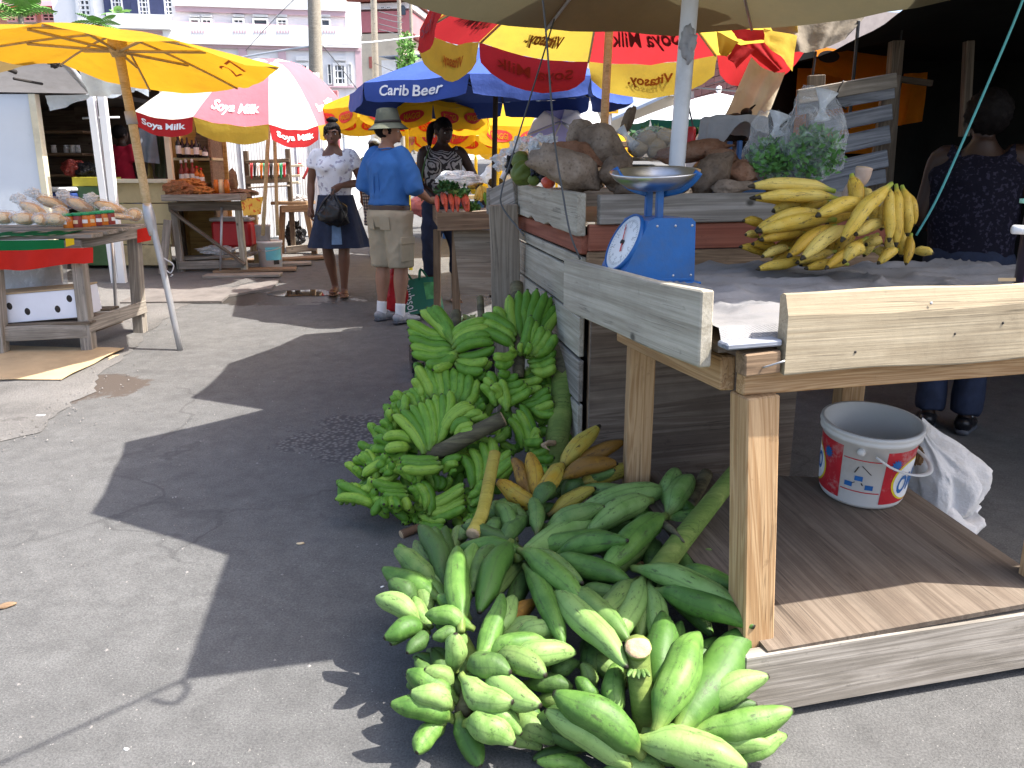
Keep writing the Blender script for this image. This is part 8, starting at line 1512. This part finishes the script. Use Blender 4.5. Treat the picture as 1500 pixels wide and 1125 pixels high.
# a prop plank and wire leaning on the counter
tag(beam('prop_plank', G(238, 402, .02), P(246, 322, 9.3), .09, .02, MT['plank_grey'], None, up=(0, 1, 0)), 'grey plank leaning against the cream counter by the leaning stick', 'plank')
tag(tube('wire_curl', [P(240, 378, 9.1), P(254, 388, 9.1), P(250, 400, 9.1), P(243, 396, 9.1), P(247, 408, 9.1), P(253, 402, 9.1)], .008, MT['paper'], None, 6, 5), 'curled white wire at the foot of the leaning plank', 'wire')
# ------------------------------------------------------------------ clutter farther down the lane
t = thing('far_stall', 'far stall with a blue and white front under the yellow umbrellas', 'stall', V(.3, 13, ground(13)))
a, b = P(650, 290, 12.6), P(800, 285, 12.6); beam('counter', a, b, .6, .05, MT['white'], t); sheet('front_cloth', lambda u, v: a + (b - a)*u + V(0, -.32, -.05 - .7*v), 8, 4, cloth('blue_cloth', (.05, .14, .42), .1), t)
t = thing('far_stall', 'far stall hung with a yellow and red cloth behind the man\'s hat', 'stall', V(-1.8, 13.5, ground(13)))
a, b = P(540, 246, 13), P(668, 240, 13); sheet('yellow_cloth', lambda u, v: a + (b - a)*u + V(0, 0, .05 - .28*v), 10, 3, M_uorange, t); sheet('red_cloth', lambda u, v: a + (b - a)*(.55 + .3*u) + V(0, -.01, .0 - .2*v), 6, 3, M_ured, t)
for x in (545, 660): tube('post', [P(x, 240, 13.05), V(P(x, 240, 13.05).x, 13.05, ground(13))], .025, MT['yellowp'], t, 8, 2)
for i, (x, y, Yd, s, m, lb) in enumerate(((625, 262, 13.5, .35, 'dark', 'dark parcel stacked on the lane behind the vendor'), (640, 285, 12.5, .30, 'paper', 'white parcel below the dark one behind the vendor'), (625, 300, 12.2, .26, 'pinkwall', 'pink carton on the lane left of the vendor'), (742, 258, 13.8, .4, 'kiosk', 'pale grey bundle behind the blue umbrella pole'), (700, 275, 12.0, .14, 'yellowp', 'small yellow tub on the far blue fronted counter'), (727, 268, 12.2, .12, 'dark', 'dark tub on the far blue fronted counter'))): crumple('parcel', P(x, y, Yd), (s, s*.6, s*.6), MT[m], lb, 'parcel', 120 + i, .2, 1.6)
t = thing('white_tent', 'long white tarpaulin tent roof far down the lane', 'tent', V(.6, 20, ground(20))); a, b = P(640, 236, 20), P(800, 228, 20); sheet('roof', lambda u, v: a + (b - a)*u + V(0, 2*v, 1.0*v), 6, 3, M_uwhite, t)
for x in (645, 795): tube('post', [P(x, 236, 20), V(P(x, 236, 20).x, 20, ground(20))], .04, MT['whitepole'], t, 6, 2)
for i, x in enumerate((697, 733, 652)): tag(tube('post', [P(x, 225, 12.8), V(P(x, 225, 12.8).x, 12.8, ground(12.8))], .025, MT['yellowp'], None, 8, 2), ['yellow post behind the blue umbrella pole, left one', 'yellow post right of the blue umbrella pole', 'yellow post behind the vendor\'s ponytail'][i], 'post')
beam_ = tube('white_prop', [P(762, 205, 5.6), P(742, 248, 5.6), P(735, 262, 5.6)], .016, MT['whitepole'], None, 8, 2); tag(beam_, 'white strut slanting down behind the crumpled clear bags', 'strut')
t = thing('vegetable_stall', 'green leafy stall front under the white umbrella beyond the yams', 'stall', V(P(1000, 215, 10.8).x, 10.8, ground(10.8))); a, b = P(905, 212, 10.8), P(1065, 208, 10.8); beam('counter', a, b, .5, .06, MT['plank_brown'], t); 
for x in (910, 1060): beam('leg', P(x, 212, 10.8), V(P(x, 212, 10.8).x, 10.8, ground(10.8)), .06, .06, MT['plank_brown'], t, up=(0, 1, 0))
leaves('greens', P(990, 203, 10.8), (.6, .3, .1), 500, M_herb2, 'dark leafy greens heaped on the stall under the white umbrella', 'greens', .12); leaves('greens', P(1035, 196, 10.9), (.25, .2, .06), 120, M_herb, 'bright yellow green leaves on the right of that leafy stall', 'greens', .14)
tag(tube('leaning_stick', [P(1020, 208, 5.5), P(1034, 186, 5.5)], .018, MT['white'], None, 6, 2), 'pale slat leaning behind the draped scale', 'slat')
# plants among the buildings
M_frond = mat('palm_frond', (.13, .28, .06), .6, .3, 6); M_frond.node_tree.nodes['Principled BSDF'].inputs['Specular IOR Level'].default_value = .3
def palm(label, base, top_, n, L, seed):
    r = random.Random(seed); t = thing('palm_plant', label, 'plant', base); tube('trunk', [base, base.lerp(top_, .5) + V(.05, 0, 0), top_], [.12, .09, .07], MT['polewood'], t, 8, 3)
    for i in range(n):
        a = 2*pi*i/n + r.uniform(-.2, .2); el = r.uniform(.1, .9); d = V(cos(a)*cos(el), sin(a)*cos(el), sin(el)); l = L*r.uniform(.75, 1.1); vs = []; fs = []
        for k in range(14):
            s = k/13; p = top_ + d*l*s - V(0, 0, l*.55*s*s); sd_ = d.cross(V(0, 0, 1)).normalized(); w_ = l*.22*sin(pi*min(1, s + .12))**.7
            for sg in (-1, 1): o = len(vs); q_ = p + sd_*sg*w_ + d*l*.06 - V(0, 0, w_*.45); vs += [p, p + d*l*.055, q_ + d*.03, q_]; fs.append((o, o + 1, o + 2, o + 3))
        obj('frond', mesh_from('frond', vs, fs, M_frond), t)
palm('palm with drooping fronds in front of the red awning shop', V(P(30, 100, 24).x, 24, ground(24)), P(30, 22, 24), 11, 1.5, 3); palm('broad leaved plant in front of the white column left of the shuttered building', V(P(148, 100, 26).x, 26, ground(26)), P(146, 36, 26), 10, 1.1, 8)
palm('small plant in front of the navy shutters', V(P(172, 60, 28).x, 28, ground(28)), P(172, 20, 28), 7, .6, 5)
b0 = P(596, 84, 36); t = thing('shrub', 'green shrub between the far utility poles', 'shrub', V(b0.x, 36, ground(36))); leaves('foliage', b0, (.35, .35, 1.0), 420, M_frond, None, None, .22, t); tube('stem', [V(b0.x, 36, ground(36)), b0], [.06, .03], MT['polewood'], t, 6, 2)
# litter on the road
for x, y, s, m, lb in ((440, 797, .016, 'crumb', 'pale round scrap lying in the umbrella shadow on the road'), (185, 1098, .008, 'paper', 'tiny white paper scrap at the bottom left of the road'), (10, 889, .03, 'plank_brown', 'dry twig on the road at the left edge'), (560, 860, .008, 'paper', 'tiny white speck of litter beside the front plantains'), (60, 610, .03, 'rag', 'flattened pale rag on the wet pavement edge')):
    p = G(x, y); tag(blob('litter', (s, s*.6, s*.22), MT[m], None, p + V(0, 0, s*.2), Matrix.Rotation(x, 4, 'Z'), .3, 2, 2, int(x)), lb, 'litter')
